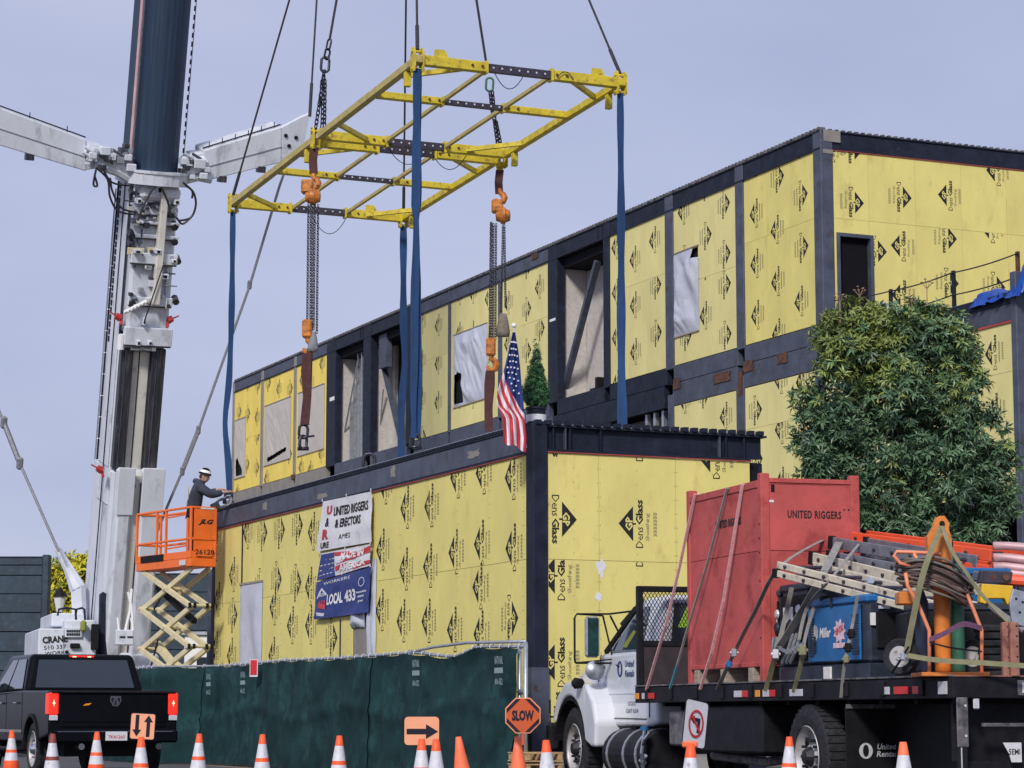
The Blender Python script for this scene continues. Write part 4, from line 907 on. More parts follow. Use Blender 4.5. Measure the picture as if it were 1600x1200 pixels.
La = arm(-225, 86, 160, 135, 218, 268, -.2, -.4, 'long arm spreading to the left')
Ra = arm(318, 235, 284, 440, 198, 254, -.4, -.5, 'short arm spreading to the right')
for pl_ in ([(132, 222), (160, 228), (192, 238), (196, 250), (168, 262), (132, 266)], [(330, 238), (300, 240), (288, 252), (292, 270), (330, 284)]):
    q = [cp(u_, v_, -.38) for u_, v_ in pl_]; n_ = len(q); dv = Vector((0, .5, .05)); mm = MB()
    mm.add(q + [p + dv for p in q], [tuple(range(n_)), tuple(range(n_, 2 * n_))[::-1]] + [(i, i + n_, (i + 1) % n_ + n_, (i + 1) % n_) for i in range(n_)]); mm.build('arm_root', 'white', crn, bevel=.03)
for k in range(26):
    left_ = rg.random() < .55 if 'rg' in globals() else k % 2; u_ = R.uniform(134, 205) if left_ else R.uniform(284, 326); v_ = 245 + (R.uniform(-14, 18) if left_ else R.uniform(-6, 34)) ; q = cp(u_, v_, -.75); s_ = R.uniform(.03, .10); mm = MB()
    if k % 3: mm.box(q.x - s_, q.x + s_, q.y - .05, q.y + .25, q.z - s_, q.z + s_ * .7, .01)
    else: mm.tube([q + Vector((-s_ * 2, 0, s_)), q + Vector((s_ * 2, 0, -s_))], .035, 8)
    mm.build('arm_fitting', R.choice(['white', 'white', 'galv', 'darkrail', 'steel2']), crn)
# arm tip plate right
mm = MB(); q = [cp(440, 254, -.5), cp(474, 232, -.5), cp(484, 178, -.5), cp(470, 184, -.5), cp(440, 200, -.5)]
mm.add([p for p in q] + [p + Vector((0, .1, .03)) for p in q], [(0, 1, 2, 3, 4), (9, 8, 7, 6, 5)] + [(i, i + 5, (i + 1) % 5 + 5, (i + 1) % 5) for i in range(5)]); mm.build('arm_tip_plate', 'white', crn)
mm = MB()
for (u_, v_) in ((447, 212), (463, 215), (452, 228)): p = cp(u_, v_, -.53); mm.tube([p, p + Vector((0, .05, 0))], .05, 8)
mm.build('plate_holes', 'black', crn)
# hinges of the arms
for (pts_, r_) in (([(135, 232), (158, 244), (175, 254), (205, 270)], .16), ([(150, 256), (185, 268), (205, 280)], .13), ([(165, 240), (192, 250)], .14), ([(285, 268), (305, 262), (322, 252)], .18), ([(285, 283), (310, 277), (330, 281)], .10), ([(150, 238), (175, 236), (200, 262)], .07), ([(296, 285), (288, 262), (292, 245)], .12)):
    mm = MB(); mm.tube([cp(u_, v_, -.55) for u_, v_ in pts_], r_, 8); mm.build('arm_hinge', 'white', crn)
for (u_, v_, s_) in ((145, 243, .10), (165, 236, .13), (205, 262, .12), (215, 280, .07), (292, 262, .08), (312, 256, .15), (318, 275, .1), (160, 262, .09), (200, 246, .1), (198, 228, .07)):
    q = cp(u_, v_, -.75); MB().box(q.x - s_, q.x + s_, q.y - .06, q.y + .2, q.z - s_ * .8, q.z + s_ * .8, .02).build('hinge_block', 'white' if s_ > .09 else 'darkrail', crn)
for pts_ in ([(150, 262), (168, 280), (172, 308), (185, 330), (212, 335)], [(172, 278), (176, 300), (190, 325), (215, 332)], [(160, 262), (175, 285), (205, 290)], [(290, 290), (302, 300), (306, 320), (298, 340), (278, 345)], [(286, 285), (300, 298), (300, 310)], [(276, 340), (285, 350), (298, 340)], [(240, 292), (225, 320), (215, 345)], [(252, 292), (262, 315), (266, 335)], [(148, 275), (152, 290), (146, 288), (150, 265)]):
    pts = [cp(u_, v_, -1.0) for u_, v_ in pts_]; fine = []
    for i in range(len(pts) - 1):
        for k in range(5):
            t = k / 5; p_1 = pts[max(0, i - 1)]; p_2 = pts[i]; p_3 = pts[i + 1]; p_4 = pts[min(len(pts) - 1, i + 2)]
            fine.append(.5 * ((2 * p_2) + (p_3 - p_1) * t + (2 * p_1 - 5 * p_2 + 4 * p_3 - p_4) * t * t + (3 * p_2 - p_1 - 3 * p_3 + p_4) * t ** 3))
    fine.append(pts[-1]); MB().tube(fine, .028, 6).build('hydraulic_hose', 'hose', crn)
# pendants from the arm tips to the base
def pend(pl, Ds):
    q = [TCi @ at(u_, v_, D_) for (u_, v_), D_ in zip(pl, Ds)]; mm = MB(); mm.tube(q, .035, 6); mm.build('pendant_rope', 'greyrope', crn)
    return q
q = pend([(447, 262), (437, 290), (390, 447), (310, 672), (285, 736), (262, 790), (238, 850)], [61] * 7)
for (u_, v_) in ((390, 445), (310, 672), (285, 736)): p = TCi @ at(u_, v_, 61); MB().box(p.x - .055, p.x + .055, p.y - .055, p.y + .055, p.z - .12, p.z + .12, .03).build('rope_socket', 'greyrope', crn)
p_ = TCi @ at(310, 672, 61); p2_ = TCi @ at(285, 736, 61); MB().tube([p_, p2_], .06, 6).build('turnbuckle', 'greyrope', crn)
q = pend([(-212, 130), (-80, 450), (6, 660), (31, 724), (92, 862)], [61] * 5); p_ = TCi @ at(6, 660, 61); p2_ = TCi @ at(31, 724, 61); MB().tube([p_, p2_], .07, 6).build('turnbuckle', 'greyrope', crn)
for (u_, v_) in ((6, 660), (31, 724)): p = TCi @ at(u_, v_, 61); MB().box(p.x - .08, p.x + .08, p.y - .08, p.y + .08, p.z - .16, p.z + .16, .04).build('rope_socket', 'greyrope', crn)
mm = MB(); mm.tube([TCi @ at(90, 858, 61.6), TCi @ at(108, 890, 61.6), TCi @ at(122, 920, 61.6)], [.09, .14, .22], 8); mm.build('pendant_anchor', 'white', crn)
mm = MB(); mm.tube([TCi @ at(122, 915, 61.6), TCi @ at(124, 965, 61.6)], .2, 8); mm.build('pendant_anchor', 'white', crn)
# superstructure around the boom foot (drawn in ground coordinates)
CW = Frame(at(190, 1117, 62), head(-300))
TCW = TCi @ CW.mat()
def cbox(name, m, x0, x1, y0, y1, z0, z1, b=.03): return MB().box(x0, x1, y0, y1, z0, z1, b, 0, TCW).build(name, m, crn)
def cq(u, v, y=-1.5): return CW.py(u, v, y)
c0 = cq(72, 1000); c1 = cq(150, 1000)
cbox('counterweight', 'white', cq(60, 1000).x, cq(101, 1000).x, -1.5, 2.5, .9, cq(80, 982).z)
cbox('engine_housing', 'white', cq(100, 1000).x + .01, cq(150, 1000).x, -1.5, 2.5, .9, cq(100, 962).z - .1)
cbox('engine_cover', 'white', cq(84, 1000).x, cq(140, 1000).x, -.8, 2.3, cq(100, 978).z, cq(100, 958, -.8).z)
cbox('louvre_frame', 'white', cq(101, 990).x, cq(128, 990).x, -1.58, -1.5, cq(100, 996).z, cq(100, 980).z, .01)
mm = MB()
for k in range(8):
    u_ = 104 + k * 2.7
    for (va, vb) in ((984, 987.5), (989, 993)): a = cq(u_, va, -1.59); b = cq(u_ + 1.7, vb, -1.59); mm.box(a.x, b.x, -1.6, -1.585, b.z, a.z, 0, 0, TCW)
mm.build('louvre_slots', 'steel', crn, kind='stuff')
for (u0, u1, v0, v1) in ((110, 125, 1005, 1013), (102, 107, 1016, 1021), (143, 154, 975, 1015)):
    a = cq(u0, v0, -1.6); b = cq(u1, v1, -1.6); MB().box(a.x, b.x, -1.62, -1.5, b.z, a.z, .02, 0, TCW).build('machine_recess', 'black', crn)
a = cq(78, 984); mm = MB()
for s_, wd, hh, vv in (('CRANE', .62, .17, 999), ('510 337', .55, .10, 1011), ('WORK', .5, .09, 1020)):
    v_, f_, _ = textw(s_, wd, hh, bold=.04 if hh > .15 else 0); p = cq(86, vv, -1.51); mm.add(v_, f_, 0, TCW @ PM((p.x, -1.512, p.z), (1, 0, .08), (0, 0, 1)))
mm.build('lettering', 'ink', crn)
mm = MB()
for k in range(2):
    pts_ = [(90 + k * 28, 962), (92 + k * 28, 952), (104 + k * 24, 950 + k * 0), (118 + k * 14, 952), (119 + k * 14, 972)]; mm.tube([TCW @ cq(u_, v_, -1.3) for u_, v_ in pts_], .03, 6)
mm.build('machine_railing', 'steel', crn)
mm = MB(); mm.box(-.07, .07, -.13, .13, 0, .30, .05, 0, TCW @ Matrix.Translation(cq(130, 988, -1.7))); mm.build('green_valve', 'leafo', crn)
cbox('control_box', 'white', cq(181, 995, -2.2).x, cq(209, 995, -2.2).x, -2.2, -1.9, cq(190, 1008, -2.2).z, cq(190, 984, -2.2).z, .02)
mm = MB()
for u_ in (187, 199): a = cq(u_, 994, -2.21); mm.box(a.x, a.x + .14, -2.215, -2.205, a.z - .04, a.z, 0, 0, TCW)
mm.build('control_box_slots', 'ink', crn)
mm = MB(); 
for pl in ([(206, 920), (203, 955), (196, 985)], [(200, 925), (206, 950), (208, 984)], [(184, 965), (186, 985)], [(205, 965), (208, 985)]): mm.tube([TCW @ cq(u_, v_, -2.1) for u_, v_ in pl], .035, 6)
mm.build('hydraulic_pipes', 'whitep', crn)
cbox('boom_foot_bracket', 'steel', cq(155, 1000, -1.2).x, cq(168, 1000, -1.2).x, -1.3, -.9, .9, cq(160, 925, -1.2).z, .05)
cbox('boom_foot', 'white', cq(158, 1040, -1.2).x, cq(248, 1040, -1.2).x, -1.2, 1.2, .9, cq(200, 1020, -1.2).z, .08)
cbox('carrier_deck', 'tblack', cq(40, 1040).x, cq(262, 1040).x, -2.2, 3.2, .7, 1.15, .05)
for kx in (0, 1.6, 3.2): 
    x_ = cq(70, 1040).x + .6 + kx
    MB().lathe([(.2, -.2), (.62, -.2), (.7, -.1), (.7, .1), (.62, .2), (.2, .2)], 20, TCW @ PM((x_, -1.9, .7), (1, 0, 0), (0, 0, 1))).build('carrier_wheel', 'tyre', crn)
# hook block over the frame, on its hoist line
hb_o = thing('hook_block', 'heavy hook block gathering all sling ropes high above the frame', 'hook block', loc=HK)
MB().box(-.35, .35, -.25, .25, .5, 1.7, .1).build('block_body', 'fy', hb_o); MB().tube([(0, 0, .5), (0, 0, .1), (.2, 0, -.1), (.1, 0, -.3), (-.15, 0, -.2)], .09, 10).build('hook', 'darkrail', hb_o)
tipw = TCm @ Vector((top.x, -1.7, top.z - 1.0)); MB().tube([HK + Vector((0, 0, 1.7)), tipw], .03, 8).build('hoist_line', 'rope', hb_o) if False else MB().tube([Vector((0, 0, 1.7)), tipw - HK], .03, 8).build('hoist_line', 'rope', hb_o)

# ================================================================= SCISSOR LIFT
hl = (-math.sin(math.radians(36)), math.cos(math.radians(36))); Lf = Frame(at(293, 1117, 46.5), hl)   # origin near corner, x right along the short end, y away along the long side
LT = Lf.mat(); lift = thing('scissor_lift', 'orange and cream scissor lift raised beside the module end', 'scissor lift', LT)
def lx(u, v): return Lf.py(u, v, 0)
def ly(u, v): return Lf.px(u, v, 0)
WL = Lf.py(336, 850, 0).x; LL = Lf.px(214, 850, 0).y
zpb = ly(293, 885).z; zpt = zpb + .16; zrail = ly(293, 793).z; zmid = ly(293, 842).z
box('base_chassis', 'jorange', lift, .02, WL - .02, 0, LL, .2, .55, .03)
for xx in (.03, WL - .15):
    for yy in (.3, LL - .3): MB().lathe([(.05, 0), (.18, 0), (.19, .03), (.19, .1), (.05, .12)], 16, PM((xx, yy, .19), (0, 1, 0), (0, 0, 1))).build('wheel', 'tyre', lift)
box('platform_deck', 'jorange', lift, -.01, WL + .02, -.02, LL, zpb, zpt, .01)
box('toe_board', 'jorange', lift, -.01, .015, 0, LL, zpt + .001, zpt + .14, .004); box('toe_board', 'jorange', lift, .02, WL, -.015, .01, zpt + .001, zpt + .14, .004)
# end gate: solid orange panel
MB().box(.06, WL - .01, -.02, .0, zmid + .02, zrail - .03).box(.06, WL - .01, -.015, .0, zpt + .12, zmid - .01).build('gate_panel', 'jorange', lift)
MB().box(.05, WL, -.035, .01, zmid - .01, zmid + .015).box(.1, WL - .08, -.045, -.02, zpt + .04, zpt + .20).build('gate_trim', 'jorange', lift)
mm = MB(); v_, f_, _ = textw('JLG', .34, .12, bold=.05, shear=.35); mm.add(v_, f_, 0, PM((WL / 2 + .05, -.024, (zmid + zrail) / 2 + .02), (1, 0, 0), (0, 0, 1)))
v_, f_, _ = textw('26120', .42, .10, bold=.02); mm.add(v_, f_, 0, PM((WL / 2 + .02, -.048, zpt + .12), (1, 0, 0), (0, 0, 1))); mm.build('lettering', 'ink', lift)
rails = [((.0, 0), (.0, LL)), ((WL, 0), (WL, LL)), ((0, LL), (WL, LL)), ((0, 0), (WL, 0))]
for (a, b) in rails:
    for z in (zrail, zmid): part('guard_rail', 'jorange', lift, (a[0], a[1], z), (b[0], b[1], z), .045, .045, b=.008)
for (xx, yy) in ((0, 0), (WL, 0), (0, LL), (WL, LL), (0, .62 * LL), (0, .45 * LL), (WL, .5 * LL), (0, .05 * LL)):
    part('rail_post', 'jorange', lift, (xx, yy, zpt), (xx, yy, zrail), .045, .045, b=.006)
part('guard_rail', 'jorange', lift, (.05, .45 * LL, zrail - .14), (.05, .1 * LL, zrail - .12), .03, .03); part('guard_rail', 'jorange', lift, (.05, .45 * LL, zmid - .14), (.05, .12 * LL, zmid - .12), .03, .03)
box('manual_box', 'black', lift, -.03, -.02, LL * .48, LL * .9, zpt + .0, zpt + .13); box('decal', 'silver', lift, -.03, -.021, .15, .4, zpb + .03, zpb + .13); box('decal', 'sticker', lift, .2, .5, -.03, -.026, zrail - .03, zrail + .0)
# scissor stack
z_lv = [zpb - .02, ly(289, 946).z, ly(287, 1010).z, ly(287, 1072).z, .58]
y0, y1 = .08, LL - .12
for xx, nm in ((.05, 0), (WL - .10, 1)):
    for k in range(4):
        zt2, zb2 = z_lv[k], z_lv[k + 1]
        if k == 0:
            part('scissor_arm', 'jcream', lift, (xx, y1 - .1, zt2), (xx, y0, zb2), .055, .11, b=.008); part('scissor_arm', 'jcream', lift, (xx + .06, y0 + .05, zt2 + .0), (xx + .06, y1, zb2), .055, .11, b=.008)
        else:
            part('scissor_arm', 'jcream', lift, (xx, y1, zt2), (xx, y0, zb2), .055, .11, b=.008); part('scissor_arm', 'jcream', lift, (xx + .06, y0, zt2), (xx + .06, y1, zb2), .055, .11, b=.008)
for k in range(1, 4):
    for yy in (y0, y1): mm = MB(); mm.tube([(.0, yy, z_lv[k]), (WL - .01, yy, z_lv[k])], .035, 10); mm.build('cross_pin', 'jcream', lift)
    mm = MB()
    for xx in (.02, .13, WL - .13, WL - .02): mm.box(xx - .02, xx + .02, y0 - .075, y0 - .03, z_lv[k] - .05, z_lv[k] + .05)
    mm.build('pivot_pads', 'black', lift, kind='stuff')
for k in range(3):
    zc_ = (z_lv[k] + z_lv[k + 1]) / 2; mm = MB(); mm.tube([(.0, (y0 + y1) / 2, zc_), (WL - .01, (y0 + y1) / 2, zc_)], .04, 10); mm.build('cross_pin', 'jcream', lift)
part('lift_cylinder', 'black', lift, (WL / 2, y0 + .2, z_lv[1] - .3), (WL / 2, y1 - .3, z_lv[0] - .3), .10, .10); part('lift_cylinder', 'jcream', lift, (WL / 2, y0 + .3, z_lv[3]), (WL / 2, y1 - .3, z_lv[2] + .1), .12, .12)
mm = MB(); mm.tube([(.15, y1 - .1, z_lv[3]), (.2, y1 - .4, z_lv[2]), (.12, y1 - .7, z_lv[2] + .3), (.2, y1 - .3, z_lv[1]), (.15, y1 - .8, z_lv[1] + .3)], .02, 6); mm.build('hydraulic_hose', 'hose', lift)

# ================================================================= WORKER
def skinmesh(name, m, pts, edges, rad, parent, sub=2, root=0):
    me = bpy.data.meshes.new(name); me.from_pydata([tuple(p) for p in pts], edges, []); me.materials.append(M[m]); o = bpy.data.objects.new(name, me); COL.objects.link(o); o.parent = parent
    sk = o.modifiers.new('skin', 'SKIN'); sk.use_smooth_shade = True
    for i, r in enumerate(rad):
        r = r if isinstance(r, tuple) else (r, r); me.skin_vertices[0].data[i].radius = r
    me.skin_vertices[0].data[root].use_root = True
    ss = o.modifiers.new('sub', 'SUBSURF'); ss.levels = sub; ss.render_levels = sub; return o
# person space: x = forward (towards the strap), y = to the person's left (away from camera), z up, feet at 0
fpt = at(300, 880, 46.75); fpt.z = Lf.w((0, 0, zpt)).z
pa_ = math.atan2(.12, 1); ca, sa = math.cos(pa_), math.sin(pa_)
PT = Matrix(((ca, -sa, 0, fpt.x), (sa, ca, 0, fpt.y), (0, 0, 1, fpt.z), (0, 0, 0, 1)))
man = thing('person', 'worker in dark hooded jacket, jeans and helmet reaching from the orange lift', 'person', PT)
hip = (-.0, 0, .92); chest = (.07, 0, 1.28); neck = (.13, 0, 1.47); hd_ = (.20, 0, 1.60)
lsh = (.10, .19, 1.40); rsh = (.10, -.19, 1.40); lel = (.34, .2, 1.30); rel_ = (.36, -.2, 1.23); lw = (.50, .10, 1.37); rw = (.62, -.06, 1.30)
lkn = (.03, .11, .50); rkn = (.0, -.11, .50); lan = (-.02, .12, .09); ran = (-.05, -.12, .09)
P_ = [hip, (.03, 0, 1.1), chest, neck, lsh, lel, lw, rsh, rel_, rw, (.01, .09, .85), lkn, lan, (.13, .13, .04), (.0, -.09, .85), rkn, ran, (.1, -.13, .04), (.16, 0, 1.53)]
E_ = [(0, 1), (1, 2), (2, 3), (2, 4), (4, 5), (5, 6), (2, 7), (7, 8), (8, 9), (0, 10), (10, 11), (11, 12), (12, 13), (0, 14), (14, 15), (15, 16), (16, 17), (3, 18)]
Rr = [(.13, .11), (.12, .10), (.15, .11), .055, .06, .045, .03, .06, .045, .03, .08, .055, .04, .035, .08, .055, .04, .035, .055]
# fingers and palms belong to the continuous body
for (wr, s_, d_) in ((6, 1, Vector((.10, -.02, .0))), (9, -1, Vector((.11, .03, .02)))):
    wp = Vector(P_[wr]); k = len(P_); palm = wp + d_ * .8; P_.append(tuple(palm)); E_.append((wr, k)); Rr.append((.04, .025))
    for j in range(4):
        l = (.075, .085, .08, .06)[j]; oy = Vector((0, (j - 1.5) * .021, 0)); a_ = palm + oy + d_.normalized() * .03; b_ = a_ + d_.normalized() * l * .5 + Vector((0, 0, -.012)); c_ = b_ + Vector((.012, 0, -l * .5))
        n_ = len(P_); P_ += [tuple(a_), tuple(b_), tuple(c_)]; E_ += [(k, n_), (n_, n_ + 1), (n_ + 1, n_ + 2)]; Rr += [.011, .010, .008]
    n_ = len(P_); P_ += [tuple(palm + Vector((-.01, s_ * .04, .01))), tuple(palm + Vector((.03, s_ * .055, -.02)))]; E_ += [(k, n_), (n_, n_ + 1)]; Rr += [.012, .009]
skinmesh('body', 'skin', P_, E_, Rr, man)
jp = [(0, 0, .93), (.03, 0, 1.1), chest, (.11, 0, 1.42), lsh, lel, (.46, .12, 1.355), rsh, rel_, (.57, -.09, 1.29), (.06, 0, 1.47)]
je = [(0, 1), (1, 2), (2, 3), (2, 4), (4, 5), (5, 6), (2, 7), (7, 8), (8, 9), (3, 10)]
skinmesh('jacket', 'jacket', jp, je, [(.19, .17), (.18, .16), (.215, .18), (.14, .14), .11, .085, .06, .115, .09, .065, .11], man)
skinmesh('jeans', 'denim', [(0, 0, .96), (.01, .09, .84), lkn, (-.02, .12, .12), (.0, -.09, .84), rkn, (-.05, -.12, .12)], [(0, 1), (1, 2), (2, 3), (0, 4), (4, 5), (5, 6)], [(.15, .12), .105, .08, .065, .105, .08, .065], man)
for y_ in (.12, -.13): MB().box(-.1, .18, y_ - .05, y_ + .05, 0, .11, .03).build('boot', 'black', man)
bm = bmesh.new(); bmesh.ops.create_uvsphere(bm, u_segments=20, v_segments=14, radius=.1)
for q in bm.verts:
    x, y, z = q.co; q.co.x = x * 1.0; q.co.y = y * .8; q.co.z = z * 1.22
    if x > .06 and abs(y) < .03 and -.03 < z < .02: q.co.x += .018
    if z < -.06: q.co.x += .012
me = bpy.data.meshes.new('head'); bm.to_mesh(me); bm.free(); me.materials.append(M['skin']); me.polygons.foreach_set('use_smooth', [True] * len(me.polygons))
ho = bpy.data.objects.new('head', me); COL.objects.link(ho); ho.parent = man; ho.location = (.21, 0, 1.61); ho.rotation_euler = (0, .25, -.25)
MB().prism([(0, -.02), (.025, -.02), (.0, .03)], PM((.095, -.009, -.005), (1, 0, 0), (0, 0, 1)), .018).build('nose', 'skin', ho)
for s_ in (-1, 1):
    MB().box(.082, .093, s_ * .035 - .012, s_ * .035 + .012, .012, .024, .003).build('eye', 'black', ho); MB().box(-.015, .02, s_ * .078, s_ * .09, -.03, .03, .004).build('ear', 'skin', ho)
MB().box(.085, .097, -.022, .022, -.058, -.05).build('mouth', 'redsling', ho); MB().box(-.09, .0, -.082, .082, -.06, .03, .03).build('hair', 'hair', ho)
prof = [(.0, .125), (.06, .11), (.10, .07), (.118, .02), (.122, .0), (.135, -.008), (.132, -.016), (.11, -.01)]
MB().lathe(prof[::-1], 20, Matrix.Translation((0, 0, .055)), 0, [0, 0, 0, 0, 1, 0, 0]).build('helmet', ['black', 'whitep'], ho, smooth=True)
mm = MB(); mm.box(-.10, -.085, -.1, .1, 1.12, 1.42, .02); mm.ribbon([(-.09, -.08, 1.4), (-.06, -.12, 1.2), (-.13, -.05, 1.0)], Vector((0, .025, 0)), .006); mm.build('harness', 'harness', man)
mm = MB(); mm.tube([(.22, -.10, 1.47), (.10, -.11, 1.50), (.04, 0, 1.52), (.10, .11, 1.50), (.22, .10, 1.47)], [.03, .05, .06, .05, .03], 8); mm.build('hood', 'jacket', man, smooth=True)
mm = MB(); mm.box(-.12, .06, -.2, -.13, .78, .98, .03); mm.box(-.06, .05, -.21, -.14, .45, .75, .03); mm.build('tool_pouch', 'black', man)
mm = MB(); mm.ribbon([(-.07, -.17, .95), (.0, -.2, .7), (.05, -.19, .55)], Vector((.012, 0, 0)), .006); mm.build('lanyard', 'whitep', man)
sh = at(350, 785, 46.9); mm = MB(); mm.tube(linkpts(sh, Vector((1, 0, .3)).normalized(), Vector((0, 0, 1)), .3, .17), .03, 8, closed=True); mm.tube([sh + Vector((-.25, 0, -.1)), sh + Vector((-.1, 0, -.02))], .06, 8); mm.tube([sh + Vector((-.02, 0, -.12)), sh + Vector((.14, 0, .1))], .02, 6)
mm.build('shackle', 'greyrope', label='large steel shackle at the worker hands on the far roof corner', category='shackle', smooth=True)
# ================================================================= FENCE
fe = thing('construction_fence', 'chain link construction fence covered with dark green privacy screen', 'fence', FN.mat())
ftop = [(-1.45, 1.80), (.2, 1.83), (1.0, 1.72), (2.8, 1.81), (5.8, 1.80), (8.6, 1.82), (11.5, 1.80), (14.9, 1.79), (17.8, 1.84)]
def ft(y):
    for (a, za), (b, zb3) in zip(ftop, ftop[1:]):
        if a <= y <= b: t = (y - a) / (b - a); t = t * t * (3 - 2 * t); return za + (zb3 - za) * t
    return 1.8
def xf(y): t = min(1, max(0, (y - 12.3) / 1.5)); return -.95 * t * t * (3 - 2 * t)
def screen(y0, y1, seed, x_off=0., bunch=None):
    n = int((y1 - y0) / .07); nz = 22; vs = []
    for j in range(nz + 1):
        for i in range(n + 1):
            y = y0 + (y1 - y0) * i / n; t = j / nz; z = .02 + (ft(y) - .03 - .025 * abs(math.sin(y * 3.3))) * t
            a = noise.noise(Vector((y * .7 + seed, z * .9, seed))) * .10 + noise.noise(Vector((y * 2.6, z * 1.4 + y * .8, seed + 4))) * .045 + noise.noise(Vector((y * 7, z * 5, seed))) * .02 - .04 * math.exp(-((z - .95 - .12 * math.sin(y * 1.3 + seed)) / .10) ** 2)
            a += .03 * math.sin(y * 5 + 2.5 * z + 3 * noise.noise(Vector((y, z, 3)))) * (1 - t) ** 1.2
            if bunch and abs(y - bunch) < 1.0: w_ = 1 - abs(y - bunch); a += .09 * w_ * math.sin(y * 16 + z * 2.2) - .10 * w_
            if t > .93: a *= (1 - t) / .07
            vs.append((xf(y) + x_off - .06 - .10 * (1 - t) + a, y, z))
    fs = [(j * (n + 1) + i, j * (n + 1) + i + 1, (j + 1) * (n + 1) + i + 1, (j + 1) * (n + 1) + i) for j in range(nz) for i in range(n)]
    mm = MB(); mm.add(vs, fs); o = mm.build('privacy_screen', 'mesh', fe, smooth=True); return o
s1 = screen(-1.35, 4.4, 1); s2 = screen(4.2, 9.4, 1, -.025); s3 = screen(9.2, 12.9, 1); s4 = screen(12.7, 18.3, 1, -.025, bunch=13.6)
for (u_, v0, s_, o) in ((660, 1040, 1, s1), (790, 1035, 1, s1), (388, 1057, .85, s3), (334, 1060, .8, s3)):
    p = FN.px(u_, v0, -.3); mm = MB(); T = PM((-.40, p.y, p.z), (0, -1, 0), (0, 0, 1)); k = .29 * s_
    for (tx, dz_, w_, h_) in (('NATIONAL', .03, 1.0, .11), ('800-352', -.25, .95, .09)):
        v_, f_, _ = textw(tx, .27 * w_, h_, bold=.02, res=1); mm.add(v_, f_, 0, T @ Matrix.Translation((0, dz_, 0)))
    mm.box(-.14, .14, -.14, -.07, 0, .002, 0, 0, T); mm.build('screen_print', 'printw', o)
for y in (-1.45, -1.25, 2.8, 5.8, 8.7, 11.6, 14.5, 17.6): MB().tube([(xf(y), y, 0), (xf(y), y, ft(y) + .05)], .03, 10).build('post', 'galv', fe, smooth=True)
pts = [(xf(y), y, ft(y)) for y in [-1.45 + k * .35 for k in range(56)] if y <= 17.8]; MB().tube(pts, .022, 8).build('top_rail', 'galv', fe, smooth=True)
MB().tube([(0, -1.45, 1.86), (0, .6, 1.90), (0, 1.9, 1.87), (0, 2.9, 1.81)], .022, 8).build('top_rail', 'galv', fe, smooth=True)
MB().tube([(-.0, -1.45, 1.2), (0, -1.25, 1.2)], .04, 8).build('gate_clamp', 'galv', fe)
mm = MB()
for k in range(60):
    y = -1.3 + k * .32
    if y < 17.6: z = ft(y); mm.tube(linkpts(Vector((xf(y) - .01, y, z - .01)), Vector((0, 0, 1)), Vector((1, 0, 0)), .09, .07), .006, 4, closed=True)
mm.build('tie_wires', 'silver', fe, kind='stuff')
p = FN.px(407, 1044, -.1); Ts = PM((-.22, p.y, p.z), (.6, -.8, 0), (0, 0, 1)); mm = MB(); mm.box(-.085, .085, -.15, .15, 0, .006, 0, 0, Ts); mm.box(-.07, .07, -.12, .14, .007, .010, 0, 1, Ts)
mm.v = [tuple(FN.w(q)) for q in mm.v]; mm.build('warning_sign', ['signw', 'signr'], label='small red warning sign tied to the fence top below the plastic cover', category='sign')
# ================================================================= BANNERS
def banner(name, label, cat, quad, m, content, dep=.05, seed=1):
    """quad = four photo points tl, tr, br, bl on the module's long wall"""
    c = [B.px(u_, v_, -.07) for u_, v_ in quad]; nx, ny = 24, 16
    def S_(a, b, out=0.):
        p = (c[3].lerp(c[2], a)).lerp(c[0].lerp(c[1], a), b); n1 = noise.noise(Vector((a * 3 + seed, b * 2, seed))) + .4 * noise.noise(Vector((a * 9, b * 5 + a * 3, seed)))
        return B.w((-.075 - dep * (.5 + .5 * n1) - out, p.y, p.z))
    o = S_(.5, .0); th = thing(name, label, cat, loc=o, group='banners on the module wall')
    mm = MB(); mm.add([S_(i / nx, j / ny) - o for j in range(ny + 1) for i in range(nx + 1)], [(j * (nx + 1) + i, j * (nx + 1) + i + 1, (j + 1) * (nx + 1) + i + 1, (j + 1) * (nx + 1) + i) for j in range(ny) for i in range(nx)])
    mm.build('sheet', m, th, smooth=True)
    for (mat_, items, lift_) in content:
        mm = MB()
        for it in items:
            if it[0] == 't': v_, f_, _ = textw(it[1], it[4], it[5], bold=it[6] if len(it) > 6 else .03); mm.add([S_(it[2] + x, it[3] + y, lift_) - o for x, y, z in v_], f_)
            else:
                poly = it[1]; n_ = 8
                # subdivide bands so that they follow the folds
                (ax_, ay_), (bx_, by_), (cx_, cy_), (dx_, dy_) = poly; vs = []
                for j in range(3):
                    for i in range(n_ + 1):
                        t = i / n_; s = j / 2; x = (ax_ + (bx_ - ax_) * t) * (1 - s) + (dx_ + (cx_ - dx_) * t) * s; y = (ay_ + (by_ - ay_) * t) * (1 - s) + (dy_ + (cy_ - dy_) * t) * s; vs.append(S_(x, y, lift_) - o)
                mm.add(vs, [(j * (n_ + 1) + i, j * (n_ + 1) + i + 1, (j + 1) * (n_ + 1) + i + 1, (j + 1) * (n_ + 1) + i) for j in range(2) for i in range(n_)])
        mm.build('print', mat_, th)
    for (a, b) in ((0, 1), (1, 1), (.5, 1)): MB().tube([S_(a, b, .01) - o, S_(a, b, .01) - o + Vector((0, 0, .05))], .01, 5).build('grommet', 'silver', th)
